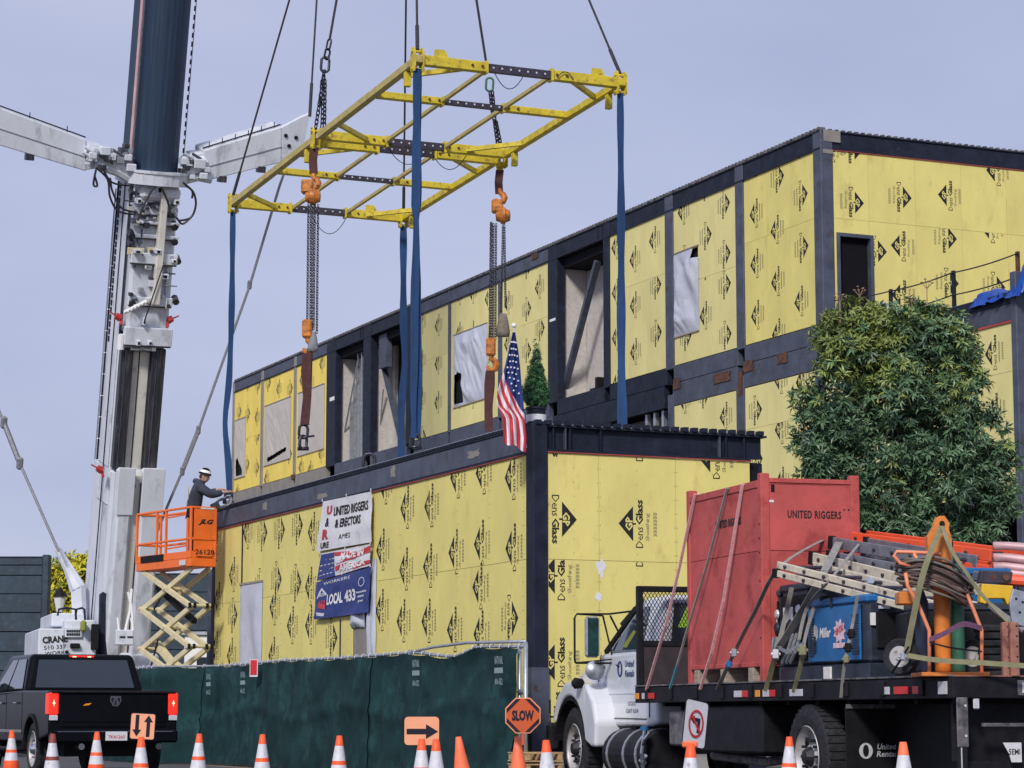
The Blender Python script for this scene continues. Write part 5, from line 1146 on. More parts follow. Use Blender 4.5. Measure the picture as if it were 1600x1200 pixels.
banner('banner', 'white banner with two lines of black lettering, topmost on the module wall', 'banner', [(507, 784), (583, 768), (583, 847), (497, 862)], 'banner',
       [('ink', [('t', 'UNITED RIGGERS', .60, .75, .68, .19), ('t', '& ERECTORS', .57, .50, .50, .18), ('t', 'AMES', .52, .22, .22, .10, .0), ('t', 'URE', .15, .10, .15, .12)], .008), ('bred', [('t', 'U', .17, .80, .10, .18, .06), ('t', 'R', .15, .32, .12, .2, .06)], .009), ('steel', [('t', '&', .16, .56, .08, .18, .02)], .010)], seed=2)
banner('banner', 'american flag style banner hanging between the white and blue banners', 'banner', [(503, 865), (582, 850), (580, 884), (498, 908)], 'banner',
       [('bblue', [('q', [(0, 0), (.36, 0), (.28, .95), (.02, .95)])], .006), ('bred', [('q', [(.30, .80), (.66, .70), (.66, .86), (.28, .95)]), ('q', [(.34, .45), (.66, .50), (1, .62), (1, .95)]), ('q', [(.36, .18), (.7, .28), (.7, .42), (.34, .38)]), ('q', [(.7, .05), (1, .1), (1, .28), (.7, .26)])], .007),
        ('whitep', [('t', 'MADE IN', .66, .72, .44, .30, .05), ('t', 'AMERICA', .68, .26, .50, .30, .05)] + [('t', '*', .06 + .075 * (k % 4), .15 + .18 * (k // 4), .05, .09, .05) for k in range(16)], .010)], seed=3)
banner('banner', 'dark blue banner with large white lettering and number, lowest on wall', 'banner', [(497, 910), (582, 886), (578, 957), (493, 968)], 'bblue',
       [('whitep', [('t', 'LOCAL', .38, .46, .28, .28, .04), ('t', '433', .66, .46, .20, .28, .04), ('t', 'IRON', .15, .62, .12, .10, .02), ('t', 'WORKERS', .40, .90, .50, .07, .0), ('t', 'ironworkers', .86, .50, .18, .05), ('t', 'union', .86, .40, .12, .05), ('t', 'yes', .86, .28, .10, .05), ('t', 'O', .86, .72, .10, .22, -.02)], .008),
        ('silver', [('q', [(.07, .08), (.20, .05), (.22, .12), (.05, .18)]), ('q', [(.04, .55), (.12, .80), (.15, .78), (.06, .52)]), ('q', [(.14, .79), (.24, .62), (.22, .58), (.13, .74)])], .008), ('bred', [('q', [(.06, .30), (.22, .22), (.22, .32), (.07, .44)]), ('t', '433', .15, .40, .13, .14, .03)], .009)], seed=4)
# ================================================================= FLAG, PLANT
fd = 33.2; pole0 = at(822, 672, fd); pole1 = at(803, 512, fd); fo = pole0
flag = thing('flag', 'american flag on a thin pole at the module roof corner', 'flag', loc=fo)
MB().tube([Vector((0, 0, 0)) - Vector((0, 0, .25)), pole1 - fo], .012, 8).build('pole', 'silver', flag); bm_ = MB(); bm_.lathe([(.005, -.035), (.03, -.02), (.036, 0), (.03, .025), (.005, .035)], 12, Matrix.Translation(pole1 - fo + Vector((0, 0, .03)))); bm_.build('finial', 'whitep', flag, smooth=True)
outl = [(0, 801, 805, 519, 519), (.12, 795, 810, 545, 548), (.25, 789, 813, 572, 575), (.38, 783, 815, 592, 602), (.50, 777, 818, 612, 628), (.60, 776, 819, 632, 645), (.72, 785, 821, 650, 662), (.86, 786, 823, 672, 684), (1, 787, 822, 690, 706)]
def flag_s(u_, v_):
    for a, b in zip(outl, outl[1:]):
        if a[0] <= u_ <= b[0] + 1e-9:
            t = (u_ - a[0]) / (b[0] - a[0]); l, r_, vl, vr = [a[k] + (b[k] - a[k]) * t for k in (1, 2, 3, 4)]; break
    x = l + (r_ - l) * v_; y = vl + (vr - vl) * v_ + 3.0 * math.sin(v_ * 9) * u_ * (1 - .4 * v_)
    return at(x, y, fd - .05 - .045 * math.sin(v_ * 13 + u_ * 3) * (.4 + u_) - .02 * math.sin(v_ * 29 - u_ * 9) * u_) - fo
nu, nv = 120, 78; mm = MB(); vs = [flag_s(i / nu, j / nv) for i in range(nu + 1) for j in range(nv + 1)]; mm.add(vs, [])
for i in range(nu):
    for j in range(nv):
        u_, v_ = (i + .5) / nu, (j + .5) / nv
        s_ = min(1, max(0, (u_ - .36) / .32)); idx = 7.0 * v_ + 5.0 * (1 - s_) - .1
        cant = u_ < .44 + .13 * v_ + .03 * math.sin(v_ * 8) and v_ > (u_ - .30) * 3.0
        mm.f.append((i * (nv + 1) + j, i * (nv + 1) + j + 1, (i + 1) * (nv + 1) + j + 1, (i + 1) * (nv + 1) + j)); mm.m.append(2 if cant else int(idx) % 2)
mm.build('cloth', ['flagred', 'flagwhite', 'flagblue'], flag, smooth=True)
mm = MB()
for i in range(9):
    for j in range(4):
        u_ = .07 + i * .047; v_ = .18 + j * .22 + (.11 if i % 2 else 0)
        if v_ > .92 or v_ < (u_ - .26) * 3: continue
        c = flag_s(u_, v_) + Vector((0, -.035, 0)); vs = [c] + [c + Vector((math.sin(a) * r_, 0, math.cos(a) * r_)) for a, r_ in [(k * math.pi / 5, .017 if k % 2 == 0 else .008) for k in range(10)]]
        mm.add(vs, [(0, k + 1, (k + 1) % 10 + 1) for k in range(10)])
mm.build('stars', 'flagwhite', flag, kind='stuff')
# foliage generator
def leaves(name, parent, blobs, n_spray, leaf, mats, weights, seed, spray=7, droop=.3, shell=.55, **kw):
    rr = np.random.default_rng(seed); V_ = []; Fc = []; Mi = []; base = 0
    wts = np.array([b[3] ** 2 for b in blobs]); wts = wts / wts.sum(); bi = rr.choice(len(blobs), n_spray, p=wts)
    for s in range(n_spray):
        bx, by, bz, br = blobs[bi[s]][:4]; d = rr.normal(size=3); d /= np.linalg.norm(d); r = br * (shell + (1.06 - shell) * rr.random() ** .6)
        c = np.array((bx, by, bz)) + d * r * np.array((1, .9, 1)); lit_ = weights(c, d, rr)
        axis = d * .8 + np.array((0, 0, .45)) + rr.normal(size=3) * .35; axis /= np.linalg.norm(axis); o1 = np.cross(axis, (.3, .2, .9)); o1 /= np.linalg.norm(o1); o2 = np.cross(axis, o1)
        m_ = rr.integers(max(3, spray - 2), spray + 3)
        for k in range(m_):
            a = 2 * math.pi * k / m_ + rr.random() * .5; dr_ = axis * (.35 + .5 * rr.random()) + (o1 * math.cos(a) + o2 * math.sin(a)) * .9; dr_[2] -= droop * rr.random(); dr_ /= np.linalg.norm(dr_)
            L_ = leaf * rr.uniform(.65, 1.25); w_ = L_ * .13; sd = np.cross(dr_, axis); sd /= (np.linalg.norm(sd) + 1e-6); nn = np.cross(sd, dr_)
            p0_ = c + dr_ * leaf * .1; p1_ = c + dr_ * L_ * .5; p2_ = c + dr_ * L_ - nn * L_ * .14
            V_ += [p0_, p1_ - sd * w_ + nn * w_ * .4, p1_ - nn * w_ * .2, p1_ + sd * w_ + nn * w_ * .4, p2_]
            Fc += [(base, base + 2, base + 1), (base, base + 3, base + 2), (base + 1, base + 2, base + 4), (base + 2, base + 3, base + 4)]; base += 5; Mi += [lit_] * 4
    me = bpy.data.meshes.new(name); me.from_pydata([tuple(p) for p in V_], [], Fc)
    for m_ in mats: me.materials.append(M[m_])
    me.polygons.foreach_set('material_index', Mi); o = bpy.data.objects.new(name, me); COL.objects.link(o); o.parent = parent
    for k, v in kw.items(): o[k] = v
    return o
po = B.w((.16, .35, Z1 + .002)); pot = thing('potted_conifer', 'small potted conifer on the module roof corner beside the flag', 'potted plant', loc=po)
k_ = 33.6 / F; MB().lathe([(.10, 0), (.12, .0), (.135, .22), (.15, .23), (.15, .26), (.12, .26)], 20).build('pot', 'steel', pot, smooth=False)
MB().lathe([(.1335, .05), (.139, .05), (.147, .15), (.142, .15)], 20).build('pot_label_band', 'banner', pot)
MB().tube([(0, 0, .2), (0, 0, .9)], .012, 6).build('trunk', 'bark', pot)
bl = [(0, 0, .42, .16), (.03, 0, .36, .15), (-.04, 0, .55, .15), (.04, .02, .6, .13), (0, 0, .72, .12), (-.02, 0, .84, .09), (0, 0, .95, .065), (.01, 0, 1.05, .045), (.005, 0, 1.14, .03), (.0, 0, 1.21, .02), (.1, 0, .45, .1), (-.1, 0, .42, .1)]
leaves('foliage', pot, bl, 1700, .05, ['conifer', 'leaf2'], lambda c, d, rr: int(rr.random() < .35), 5, spray=6, droop=0, shell=.2)
# ================================================================= TREE
to = at(1420, 1117, 38.6); to.z = 0; tree = thing('tree', 'dense leafy green tree between the truck and the building', 'tree', loc=to)
bpx = [(1325, 545, 52), (1395, 530, 50), (1465, 540, 52), (1355, 508, 26), (1440, 505, 24), (1310, 610, 62), (1400, 610, 78), (1480, 610, 56), (1300, 680, 58), (1375, 690, 80), (1450, 690, 78), (1505, 680, 40), (1285, 720, 38), (1310, 770, 56), (1395, 780, 78), (1480, 770, 78), (1540, 770, 46), (1558, 725, 22), (1420, 850, 70), (1500, 850, 56), (1340, 850, 60)]
bl0 = []; bl = []
for (u_, v_, r_) in bpx:
    p = at(u_, v_, 38.8) - to; bl0.append((p.x, p.y, p.z, r_ * 38.6 / F))
# clumps: many small tufts riding on the big masses, so that the outline is ragged and dark gaps stay between them
for (x_, y_, z_, r_) in bl0:
    for k in range(int(5 + 26 * r_)):
        d = Vector((R.gauss(0, 1), R.gauss(0, 1) - .5, R.gauss(0, 1))).normalized(); q = Vector((x_, y_, z_)) + Vector((d.x, d.y * .9, d.z)) * r_ * R.uniform(.72, .98)
        bl.append((q.x, q.y, q.z, R.uniform(.11, .25)))
for (u_, v_) in ((1250, 660), (1246, 700), (1262, 600), (1255, 745), (1300, 492), (1330, 478), (1362, 480), (1420, 478), (1470, 484), (1500, 500), (1520, 560), (1535, 600), (1545, 640), (1530, 590), (1575, 690), (1585, 750), (1582, 790), (1560, 810), (1568, 670), (1552, 650)):
    p = at(u_, v_, 38.6) - to; bl.append((p.x, p.y, p.z, R.uniform(.10, .17)))
cz = [b[2] for b in bl]
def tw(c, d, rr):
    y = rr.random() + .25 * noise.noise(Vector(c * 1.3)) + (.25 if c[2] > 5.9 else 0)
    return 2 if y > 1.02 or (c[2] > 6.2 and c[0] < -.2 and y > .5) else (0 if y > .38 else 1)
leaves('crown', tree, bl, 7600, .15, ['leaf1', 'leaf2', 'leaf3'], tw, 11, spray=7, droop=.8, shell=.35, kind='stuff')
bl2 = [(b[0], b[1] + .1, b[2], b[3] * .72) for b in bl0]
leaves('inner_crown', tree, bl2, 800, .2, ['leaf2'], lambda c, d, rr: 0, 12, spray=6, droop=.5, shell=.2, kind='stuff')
MB().tube([(0, 0, 0), (.05, 0, 1.5), (-.05, 0, 2.6), (0, 0, 4.5)], [.16, .13, .11, .05], 10).build('trunk', 'bark', tree, smooth=True)
for b in bl0[::2]: MB().tube([(-.03, 0, 2.2), (b[0] * .5, b[1] * .5, (2.2 + b[2]) / 2 + .2), (b[0], b[1], b[2])], [.06, .04, .015], 6).build('limb', 'bark', tree)
for (u_, v_) in ((1343, 452), (1448, 440), (1312, 462), (1425, 470)):
    p = at(u_, v_, 38.6) - to; mm = MB(); mm.tube([p - Vector((0, 0, .45)), p - Vector((0, 0, .1))], .01, 5)
    for k in range(7): a = k * .9; q = p + Vector((math.sin(a) * .09, math.cos(a) * .09, .03 * math.sin(k * 2))); mm.tube([p - Vector((0, 0, .12)), q], .006, 4, 0); mm.lathe([(.001, -.015), (.03, 0), (.001, .015)], 6, Matrix.Translation(q))
    mm.build('flower_head', 'flower', tree)
# far yellow tree
yo = at(100, 1117, 84); yo.z = 0; yt = thing('tree', 'bright yellow green tree behind the crane base', 'tree', loc=yo)
bl = [(*(at(u_, v_, 84 + R.uniform(-.6, .6)) - yo), r_ * 84 / F) for (u_, v_, r_) in ((95, 900, 26), (115, 890, 24), (85, 930, 24), (108, 935, 28), (125, 915, 24), (132, 950, 26), (100, 960, 30), (75, 950, 22), (140, 885, 18), (120, 975, 30), (70, 915, 14))]
leaves('crown', yt, bl, 1500, .30, ['leafy', 'leafo', 'leaf3'], lambda c, d, rr: int(rr.choice([0, 0, 0, 1, 2])), 21, spray=6, shell=.3, kind='stuff')
MB().tube([(0, 0, 0), (.1, 0, 2.5), (0, 0, 4.0)], [.2, .15, .06], 8).build('trunk', 'bark', yt)
# street lamp
so_ = at(89, 1117, 78); so_.z = 0; k_ = 78 / F; zl = at(89, 942, 78).z; sl = thing('street_lamp', 'old style street lamp in front of the yellow tree', 'street lamp', loc=so_)
MB().lathe([(.16, 0), (.14, .5), (.08, .7), (.06, 3), (.05, zl - .5), (.09, zl - .4), (.05, zl - .3)], 12).build('post', 'black', sl, smooth=True)
MB().lathe([(.10, zl - .3), (.2, zl + .15), (.19, zl + .2)], 10).build('lantern', 'lampglass', sl); MB().lathe([(.26, zl + .2), (.22, zl + .26), (.08, zl + .42), (.02, zl + .5)], 10).build('lamp_cap', 'black', sl)
# ================================================================= SITE WALLS LEFT
def panel_wall(label, u0, u1, D, rows, extra=None, hd=None):
    o = at(u0, 1117, D); e = at(u1, 1117, D); wx = e.x - o.x; th = thing('panel_wall', label, 'site wall', loc=Vector((o.x, o.y, 0)))
    zs = [at(u1, v, D).z for v in rows] + [0]
    box('frame_core', 'dark', th, 0, wx, .06, .3, 0, zs[0] - .02)
    n = max(1, round(wx / 3.0))
    for k in range(len(zs) - 1):
        for j in range(n): box('wall_panel', 'tealw', th, wx * j / n + .006, wx * (j + 1) / n - .006, 0, .055, zs[k + 1] + .012, zs[k] - .012, .006)
    box('edge_post', 'tealw', th, wx + .003, wx + .2, -.05, .34, 0, zs[0] + .08, .02); box('top_channel', 'steel', th, 0, wx, -.02, .34, zs[0] - .008, zs[0] + .03)
    return th
panel_wall('tall dark teal panelled wall at the left edge behind the pickup', -160, 60, 70, [871, 883, 899, 928, 957, 987, 1018, 1048, 1082])
panel_wall('dark teal panelled wall seen through the scissor lift', 205, 330, 84, [897, 925, 955, 985, 1015, 1050])
# small white site cabin behind lift
p = at(296, 1117, 76); sc_ = thing('site_cabin', 'pale site cabin partly seen behind the scissor arms', 'cabin', loc=Vector((p.x, p.y, 0)))
box('wall', 'whitep', sc_, -.2, 1.4, 0, 2.5, 0, 3.4, .03); box('window', 'glass', sc_, .2, .7, -.02, .0, 1.7, 2.7); box('roof', 'galv', sc_, -.3, 1.5, -.1, 2.6, 3.402, 3.5); box('door', 'steel2', sc_, .85, 1.3, -.03, -.003, .1, 2.3)
p = at(328, 1117, 50); MB().tube([Vector((p.x, p.y, 0)), Vector((p.x, p.y, 3.9))], .09, 10).build('downpipe', 'steel2', label='grey steel pipe standing at the far end of the module', category='pipe')

# ================================================================= VEHICLE HELPERS
def wheel(parent, c, r, w_, rimr, T0, dual=False, lugs=8, hubm='hub', tread=True):
    """c in vehicle space; the axle lies along local x, outer side towards -x"""
    T = PM(c, (0, 1, 0), (0, 0, 1)); T = T @ Matrix.Identity(4)                     # z of T = +x
    mm = MB(); mm.lathe([(rimr, 0.01), (rimr + .03, -.0), (r * .80, -.005), (r * .95, .015), (r, .045), (r, w_ - .045), (r * .95, w_ - .015), (rimr, w_)], 40, T, cap=False)
    o = mm.build('wheel', 'tyre', parent, smooth=False)
    if tread:
        mm = MB()
        for k in range(40):
            a = 2 * math.pi * k / 40; mm.box(-.018, .018, r - .004, r + .012, .03, w_ - .03, .0, 0, T @ Matrix.Rotation(a, 4, 'Z'))
        mm.build('tread_blocks', 'tyre', o, kind='stuff')
    mm = MB(); mm.lathe([(rimr, .0), (rimr + .012, .012), (rimr - .02, .03), (rimr - .03, .12), (rimr * .45, .10 if not dual else .14), (rimr * .40, .05), (.0001, .05)], 32, T, cap=False); mm.build('rim', 'rim', o, smooth=True)
    mm = MB(); mm.lathe([(.01, -.03), (rimr * .22, -.02), (rimr * .30, .02), (rimr * .34, .05)], 16, T)
    for k in range(lugs): a = 2 * math.pi * k / lugs; mm.lathe([(.001, .02), (.016, .02), (.018, .1)], 6, T @ Matrix.Translation((math.cos(a) * rimr * .55, math.sin(a) * rimr * .55, 0)))
    mm.build('hub_nuts', hubm, o, kind='stuff')
    mm = MB()
    for k in range(lugs // 2): a = 2 * math.pi * (k + .5) / (lugs // 2); mm.lathe([(.001, .094), (.045 * rimr / .28, .094)], 10, T @ Matrix.Translation((math.cos(a) * rimr * .76, math.sin(a) * rimr * .76, 0)))
    mm.build('rim_holes', 'black', o, kind='stuff')
    return o
def frustum(mm, b, t, zb4, zt4, mi=0):
    """b, t = (x0, x1, y0, y1) at the bottom and top"""
    vs = [(b[0], b[2], zb4), (b[1], b[2], zb4), (b[1], b[3], zb4), (b[0], b[3], zb4), (t[0], t[2], zt4), (t[1], t[2], zt4), (t[1], t[3], zt4), (t[0], t[3], zt4)]
    mm.add(vs, [(0, 3, 2, 1), (4, 5, 6, 7), (0, 1, 5, 4), (1, 2, 6, 5), (2, 3, 7, 6), (3, 0, 4, 7)], mi); return vs
def quad_on(vs4, a0, a1, b0, b1, off, c=None):
    """sub rectangle of a quad (bl, br, tr, tl) pushed out by off; c optional list of (a, b) corners"""
    bl_, br_, tr_, tl_ = [Vector(p) for p in vs4]; n = (br_ - bl_).cross(tl_ - bl_).normalized()
    return [(bl_.lerp(br_, a)).lerp(tl_.lerp(tr_, a), b) + n * off for a, b in (c or ((a0, b0), (a1, b0), (a1, b1), (a0, b1)))]
def plate(name, m, parent, vs4, th=.008, **kw):
    n = (vs4[1] - vs4[0]).cross(vs4[-1] - vs4[0]).normalized() * th; k = len(vs4); mm = MB()
    mm.add([p - n for p in vs4] + list(vs4), [tuple(range(k))[::-1], tuple(range(k, 2 * k))] + [(i, (i + 1) % k, (i + 1) % k + k, i + k) for i in range(k)]); return mm.build(name, m, parent, **kw)
def arc(cy, cz, r, a0, a1, n=12): return [(cy + r * math.cos(math.radians(a0 + (a1 - a0) * k / n)), cz + r * math.sin(math.radians(a0 + (a1 - a0) * k / n))) for k in range(n + 1)]
YZ = lambda x: PM((x, 0, 0), (0, 1, 0), (0, 0, 1))                                   # polygon in (y, z), extruded along +x
# ================================================================= PICKUP
PK = Frame(at(277, 1117, 35.5), hb); pk = thing('pickup_truck', 'black pickup truck seen from behind with its brake lamps lit', 'pickup truck', PK.mat())
W0, W1 = -1.90, .0
prof = [(0, .62), (0, 1.20), (.05, 1.25), (1.75, 1.27), (4.1, 1.24), (5.4, 1.14), (5.72, 1.0), (5.75, .5)] + arc(4.75, .42, .46, 10, 170) + arc(1.15, .42, .46, 10, 170) + [(.55, .55)]
MB().prism(prof, YZ(W0), W1 - W0).build('body', 'pblack', pk, bevel=.05)
MB().box(W0 + .3, W1 - .3, .3, 5.4, .3, .62).build('chassis', 'black', pk)
mm = MB(); gv = frustum(mm, (W0 + .03, W1 - .03, 1.78, 4.35), (W0 + .16, W1 - .16, 2.0, 3.55), 1.25, 1.82); mm.build('cab', 'pblack', pk, bevel=.07)
g = [Vector(p) for p in gv]
rear = (g[0], g[1], g[5], g[4]); left = (g[3], g[0], g[4], g[7]); front = (g[2], g[3], g[7], g[6]); right = (g[1], g[2], g[6], g[5])
plate('rear_window', 'glass', pk, quad_on(rear, .08, .92, .10, .84, .012))
plate('side_window', 'glass', pk, quad_on(left, 0, 0, 0, 0, .012, [(.52, .08), (.93, .08), (.88, .86), (.56, .86)])); plate('side_window', 'glass', pk, quad_on(left, 0, 0, 0, 0, .012, [(.14, .08), (.48, .08), (.52, .86), (.30, .86)])); plate('windscreen', 'glass', pk, quad_on(front, .06, .94, .08, .9, .012)); plate('side_window', 'glass', pk, quad_on(right, .1, .9, .1, .86, .012))
o = quad_on(rear, .33, .56, .22, .62, .016); plate('hi_vis_jacket_reflection', 'mesh', pk, o, .003) if False else None
MB().box(-1.16, -.77, 1.99, 2.06, 1.765, 1.80, .008).build('high_brake_lamp', 'lit', pk); MB().box(-1.11, -1.05, 1.985, 1.99, 1.775, 1.79).box(-.88, -.82, 1.985, 1.99, 1.775, 1.79).build('lamp_core', 'litw', pk)
for (a, b) in ((W0 - .005, W0 + .14), (W1 - .14, W1 + .005)):
    MB().box(a, b, -.02, .22, .90, 1.22, .02).build('tail_lamp', 'lit', pk); mm = MB(); mm.prism([(.028 * (1 if k % 2 == 0 else .45) * math.sin(k * math.pi / 4) * (.8 if k in (2, 6) else 1), .052 * (1 if k % 2 == 0 else .3) * math.cos(k * math.pi / 4)) for k in range(8)], PM(((a + b) / 2, -.026, 1.07), (1, 0, 0), (0, 0, 1)), .004); mm.build('lamp_core', 'litw', pk); MB().box(a + .01, b - .01, -.026, -.0, .82, .895, .006).build('reverse_lamp', 'silver', pk)
mm = MB(); mm.box(W0 + .17, W1 - .17, -.012, .03, .72, 1.19, .012).build('tailgate', 'pblack', pk); MB().box(W0 + .03, W1 - .03, -.03, .1, 1.205, 1.25, .015).build('tailgate_cap', 'black', pk)
MB().box(W0 + .2, W1 - .2, -.022, -.013, .80, .83, .002).build('tailgate_crease', 'pblack', pk)
# ram head badge
bx, bz = -.93, 1.10; mm = MB(); mm.prism([(-.075, .07), (.075, .07), (.085, .0), (.04, -.075), (-.04, -.075), (-.085, 0)], PM((bx, -.016, bz), (1, 0, 0), (0, 0, 1)), .008); o = mm.build('badge', 'chrome', pk)
mm = MB()
for s_ in (-1, 1): mm.prism([(s_ * .02, .04), (s_ * .06, .045), (s_ * .065, 0), (s_ * .045, -.02), (s_ * .035, .02)][::s_], PM((bx, -.026, bz), (1, 0, 0), (0, 0, 1)), .003)
mm.prism([(-.012, -.06), (.012, -.06), (.008, .01), (-.008, .01)], PM((bx, -.026, bz), (1, 0, 0), (0, 0, 1)), .003); mm.build('badge_relief', 'black', o)
MB().prism([(-.06, -.01), (.03, .0), (.07, .03), (-.02, .02)], PM((bx - .42, -.014, bz - .06), (1, 0, 0), (0, 0, 1)), .003).build('painted_lamp_reflection', 'amber', pk)  # amber shape paints a lamp's reflection on the tailgate
MB().box(W0 + .02, W1 - .02, -.14, .10, .50, .69, .03).build('rear_bumper', 'pblack', pk); MB().box(W0 + .1, W1 - .1, -.152, -.141, .655, .668).build('bumper_edge', 'steel2', pk)
mm = MB(); mm.box(-1.10, -.78, -.16, -.143, .53, .66, .004); o = mm.build('licence_plate', 'plate', pk); mm = MB(); v_, f_, _ = textw('7K41260', .24, .05, bold=.02); mm.add(v_, f_, 0, PM((-.94, -.1615, .585), (1, 0, 0), (0, 0, 1))); mm.build('plate_number', 'signr', o)
for x_ in (W0 + .42, W1 - .35): MB().lathe([(.03, 0), (.045, 0), (.045, .25), (.03, .25)], 16, PM((x_, -.05, .45), (1, 0, 0), (0, 0, 1))).build('exhaust_tip', 'chrome', pk)
for (x_, y_) in ((W0 + .02, 1.15), (W1 - .26, 1.15), (W0 + .02, 4.75), (W1 - .26, 4.75)):
    wheel(pk, (x_, y_, .40), .40, .25, .26, None, hubm='chrome', lugs=6, tread=False)
for y_ in (1.15, 4.75): MB().prism(arc(y_, .42, .50, 0, 180, 16) + arc(y_, .42, .455, 180, 0, 16), YZ(W0 - .02), .05).build('wheel_arch_trim', 'black', pk)
mm = MB()
for y_ in (1.80, 2.95, 4.0): mm.box(W0 - .003, W0 + .001, y_, y_ + .015, .6, 1.24)
mm.build('door_gaps', 'black', pk, kind='stuff')
for y_ in (2.05, 3.1): MB().tube([(W0 - .03, y_, 1.08), (W0 - .03, y_ + .22, 1.08)], .018, 8).build('door_handle', 'chrome', pk)
MB().box(W0 - .006, W0 + .0, 1.8, 4.1, .64, .68).build('side_moulding', 'chrome', pk); MB().box(W0 - .06, W0 + .1, 1.9, 4.2, .36, .42, .02).build('side_step', 'black', pk)
MB().box(W0 - .27, W0 - .03, 3.98, 4.12, 1.24, 1.46, .04).build('side_mirror', 'black', pk)
MB().box(-1.12, -.80, 1.93, 1.94, 1.38, 1.52).build('papers_behind_glass', 'cream', pk) if False else None
# grey car further on
cg = Frame(at(30, 1117, 52), hb); car = thing('parked_car', 'grey car mostly hidden beyond the black pickup at the left edge', 'car', cg.mat())
prof = [(0, .5), (.0, .95), (.3, 1.02), (3.3, .98), (4.3, .8), (4.4, .4)] + arc(3.5, .34, .38, 10, 170) + arc(.85, .34, .38, 10, 170) + [(.3, .4)]
MB().prism(prof, YZ(-1.8), 1.75).build('body', 'grey', car, bevel=.06); mm = MB(); gv = frustum(mm, (-1.75, -.1, .2, 3.1), (-1.55, -.3, .8, 2.3), 1.0, 1.55); mm.build('cabin', 'grey', car, bevel=.06)
g = [Vector(p) for p in gv]; plate('rear_window', 'glass', car, quad_on((g[0], g[1], g[5], g[4]), .08, .92, .1, .88, .012)); plate('side_window', 'glass', car, quad_on((g[3], g[0], g[4], g[7]), .1, .9, .1, .88, .012)); plate('side_window', 'glass', car, quad_on((g[1], g[2], g[6], g[5]), .1, .9, .1, .88, .012))
for (x_, y_) in ((-1.79, .85), (-.28, .85), (-1.79, 3.5), (-.28, 3.5)): wheel(car, (x_, y_, .33), .33, .2, .21, None, tread=False, lugs=6)

# ================================================================= FLATBED TRUCK
TT = T_.mat(); tr = thing('flatbed_truck', 'white cab flatbed truck with black bed loaded with rigging gear', 'truck', TT)
BW = 2.44; BL = 8.16; ZD = 1.23
for x_ in (.75, 1.5): box('chassis_rail', 'tblack', tr, x_, x_ + .09, .3, 11.5, .62, .92)
box('underbed_dark_fill', 'black', tr, .60, 1.9, 3.9, 9.9, .45, 1.04); box('tail_dark_fill', 'black', tr, .5, 1.9, .4, 2.15, .40, 1.04); box('differential', 'black', tr, .9, 1.5, 2.7, 3.5, .3, .9, .1)  # first two boxes are black filling, added so the underside reads dark
box('bed_deck', 'tbed', tr, .05, BW - .05, .02, BL, ZD - .05, ZD - .003)
mm = MB()
for k in range(11): y_ = .3 + k * .74; mm.box(.2, BW - .2, y_, y_ + .08, 1.0, ZD - .052)
mm.build('cross_members', 'tblack', tr, kind='stuff')
box('side_rail', 'tblack', tr, 0, .05, .0, BL + .02, ZD - .19, ZD - .0, .008); box('side_rail', 'tblack', tr, BW - .05, BW, 0, BL, ZD - .19, ZD, .008)
MB().box(-.012, .045, .0, BL, ZD + .001, ZD + .018, .003).build('rail_wear_edge', 'tbed', tr)
for k in range(10):
    y_ = .5 + k * .8; MB().box(-.022, -.001, y_, y_ + .09, ZD - .16, ZD - .02, .006).build('stake_pocket', 'tblack', tr)
def ty(u, v=1085): return T_.px(u, v, 0).y
for (ua, ub, m_) in ((993, 999, 'amber'), (1004, 1012, 'silver'), (1012, 1023, 'redl'), (1148, 1160, 'silver'), (1160, 1176, 'redl'), (1181, 1188, 'amber'), (1193, 1203, 'silver'), (1203, 1212, 'redl'), (1235, 1255, 'silver'), (1378, 1391, 'silver'), (1398, 1420, 'redl'), (1427, 1437, 'redl')):
    a, b = ty(ua), ty(ub); MB().box(-.012, -.001, b, a, ZD - .145, ZD - .075, .003).build('side_marker', m_, tr)
# headboard: framed, lower plate, upper expanded metal mesh in front of the cab window
hb0 = BL - .06; htop = 2.43; hx1 = 1.7
MB().box(0, .07, hb0 - .04, hb0 + .04, ZD, htop, .008).box(hx1, hx1 + .07, hb0 - .04, hb0 + .04, ZD, htop, .008).box(.071, hx1 - .001, hb0 - .04, hb0 + .04, htop - .07, htop, .008).box(.071, hx1 - .001, hb0 - .03, hb0 + .03, 1.72, 1.78).build('headboard_frame', 'tblack', tr)
box('headboard_plate', 'tmesh', tr, .072, hx1 - .002, hb0 - .012, hb0 + .012, ZD + .02, 1.72)
mm = MB(); s_ = .046; zlo, zhi = 1.78, htop - .07; k = -60
while k < 90:
    for dirn in (1, -1):
        x0_ = .07 + k * s_; x1_ = x0_ + dirn * (zhi - zlo) * .6; a0, a1 = 0., 1.
        lo_, hi_ = .072, hx1 - .002
        if dirn > 0: a0 = max(0, (lo_ - x0_) / (x1_ - x0_)); a1 = min(1, (hi_ - x0_) / (x1_ - x0_))
        else: a0 = max(0, (hi_ - x0_) / (x1_ - x0_)); a1 = min(1, (lo_ - x0_) / (x1_ - x0_))
        if a1 > a0: mm.bar((x0_ + (x1_ - x0_) * a0, hb0 + dirn * .003, zlo + (zhi - zlo) * a0), (x0_ + (x1_ - x0_) * a1, hb0 + dirn * .003, zlo + (zhi - zlo) * a1), .007, .007, (0, 1, 0))
    k += 1
mm.build('expanded_metal_mesh', 'tblack', tr, kind='stuff')
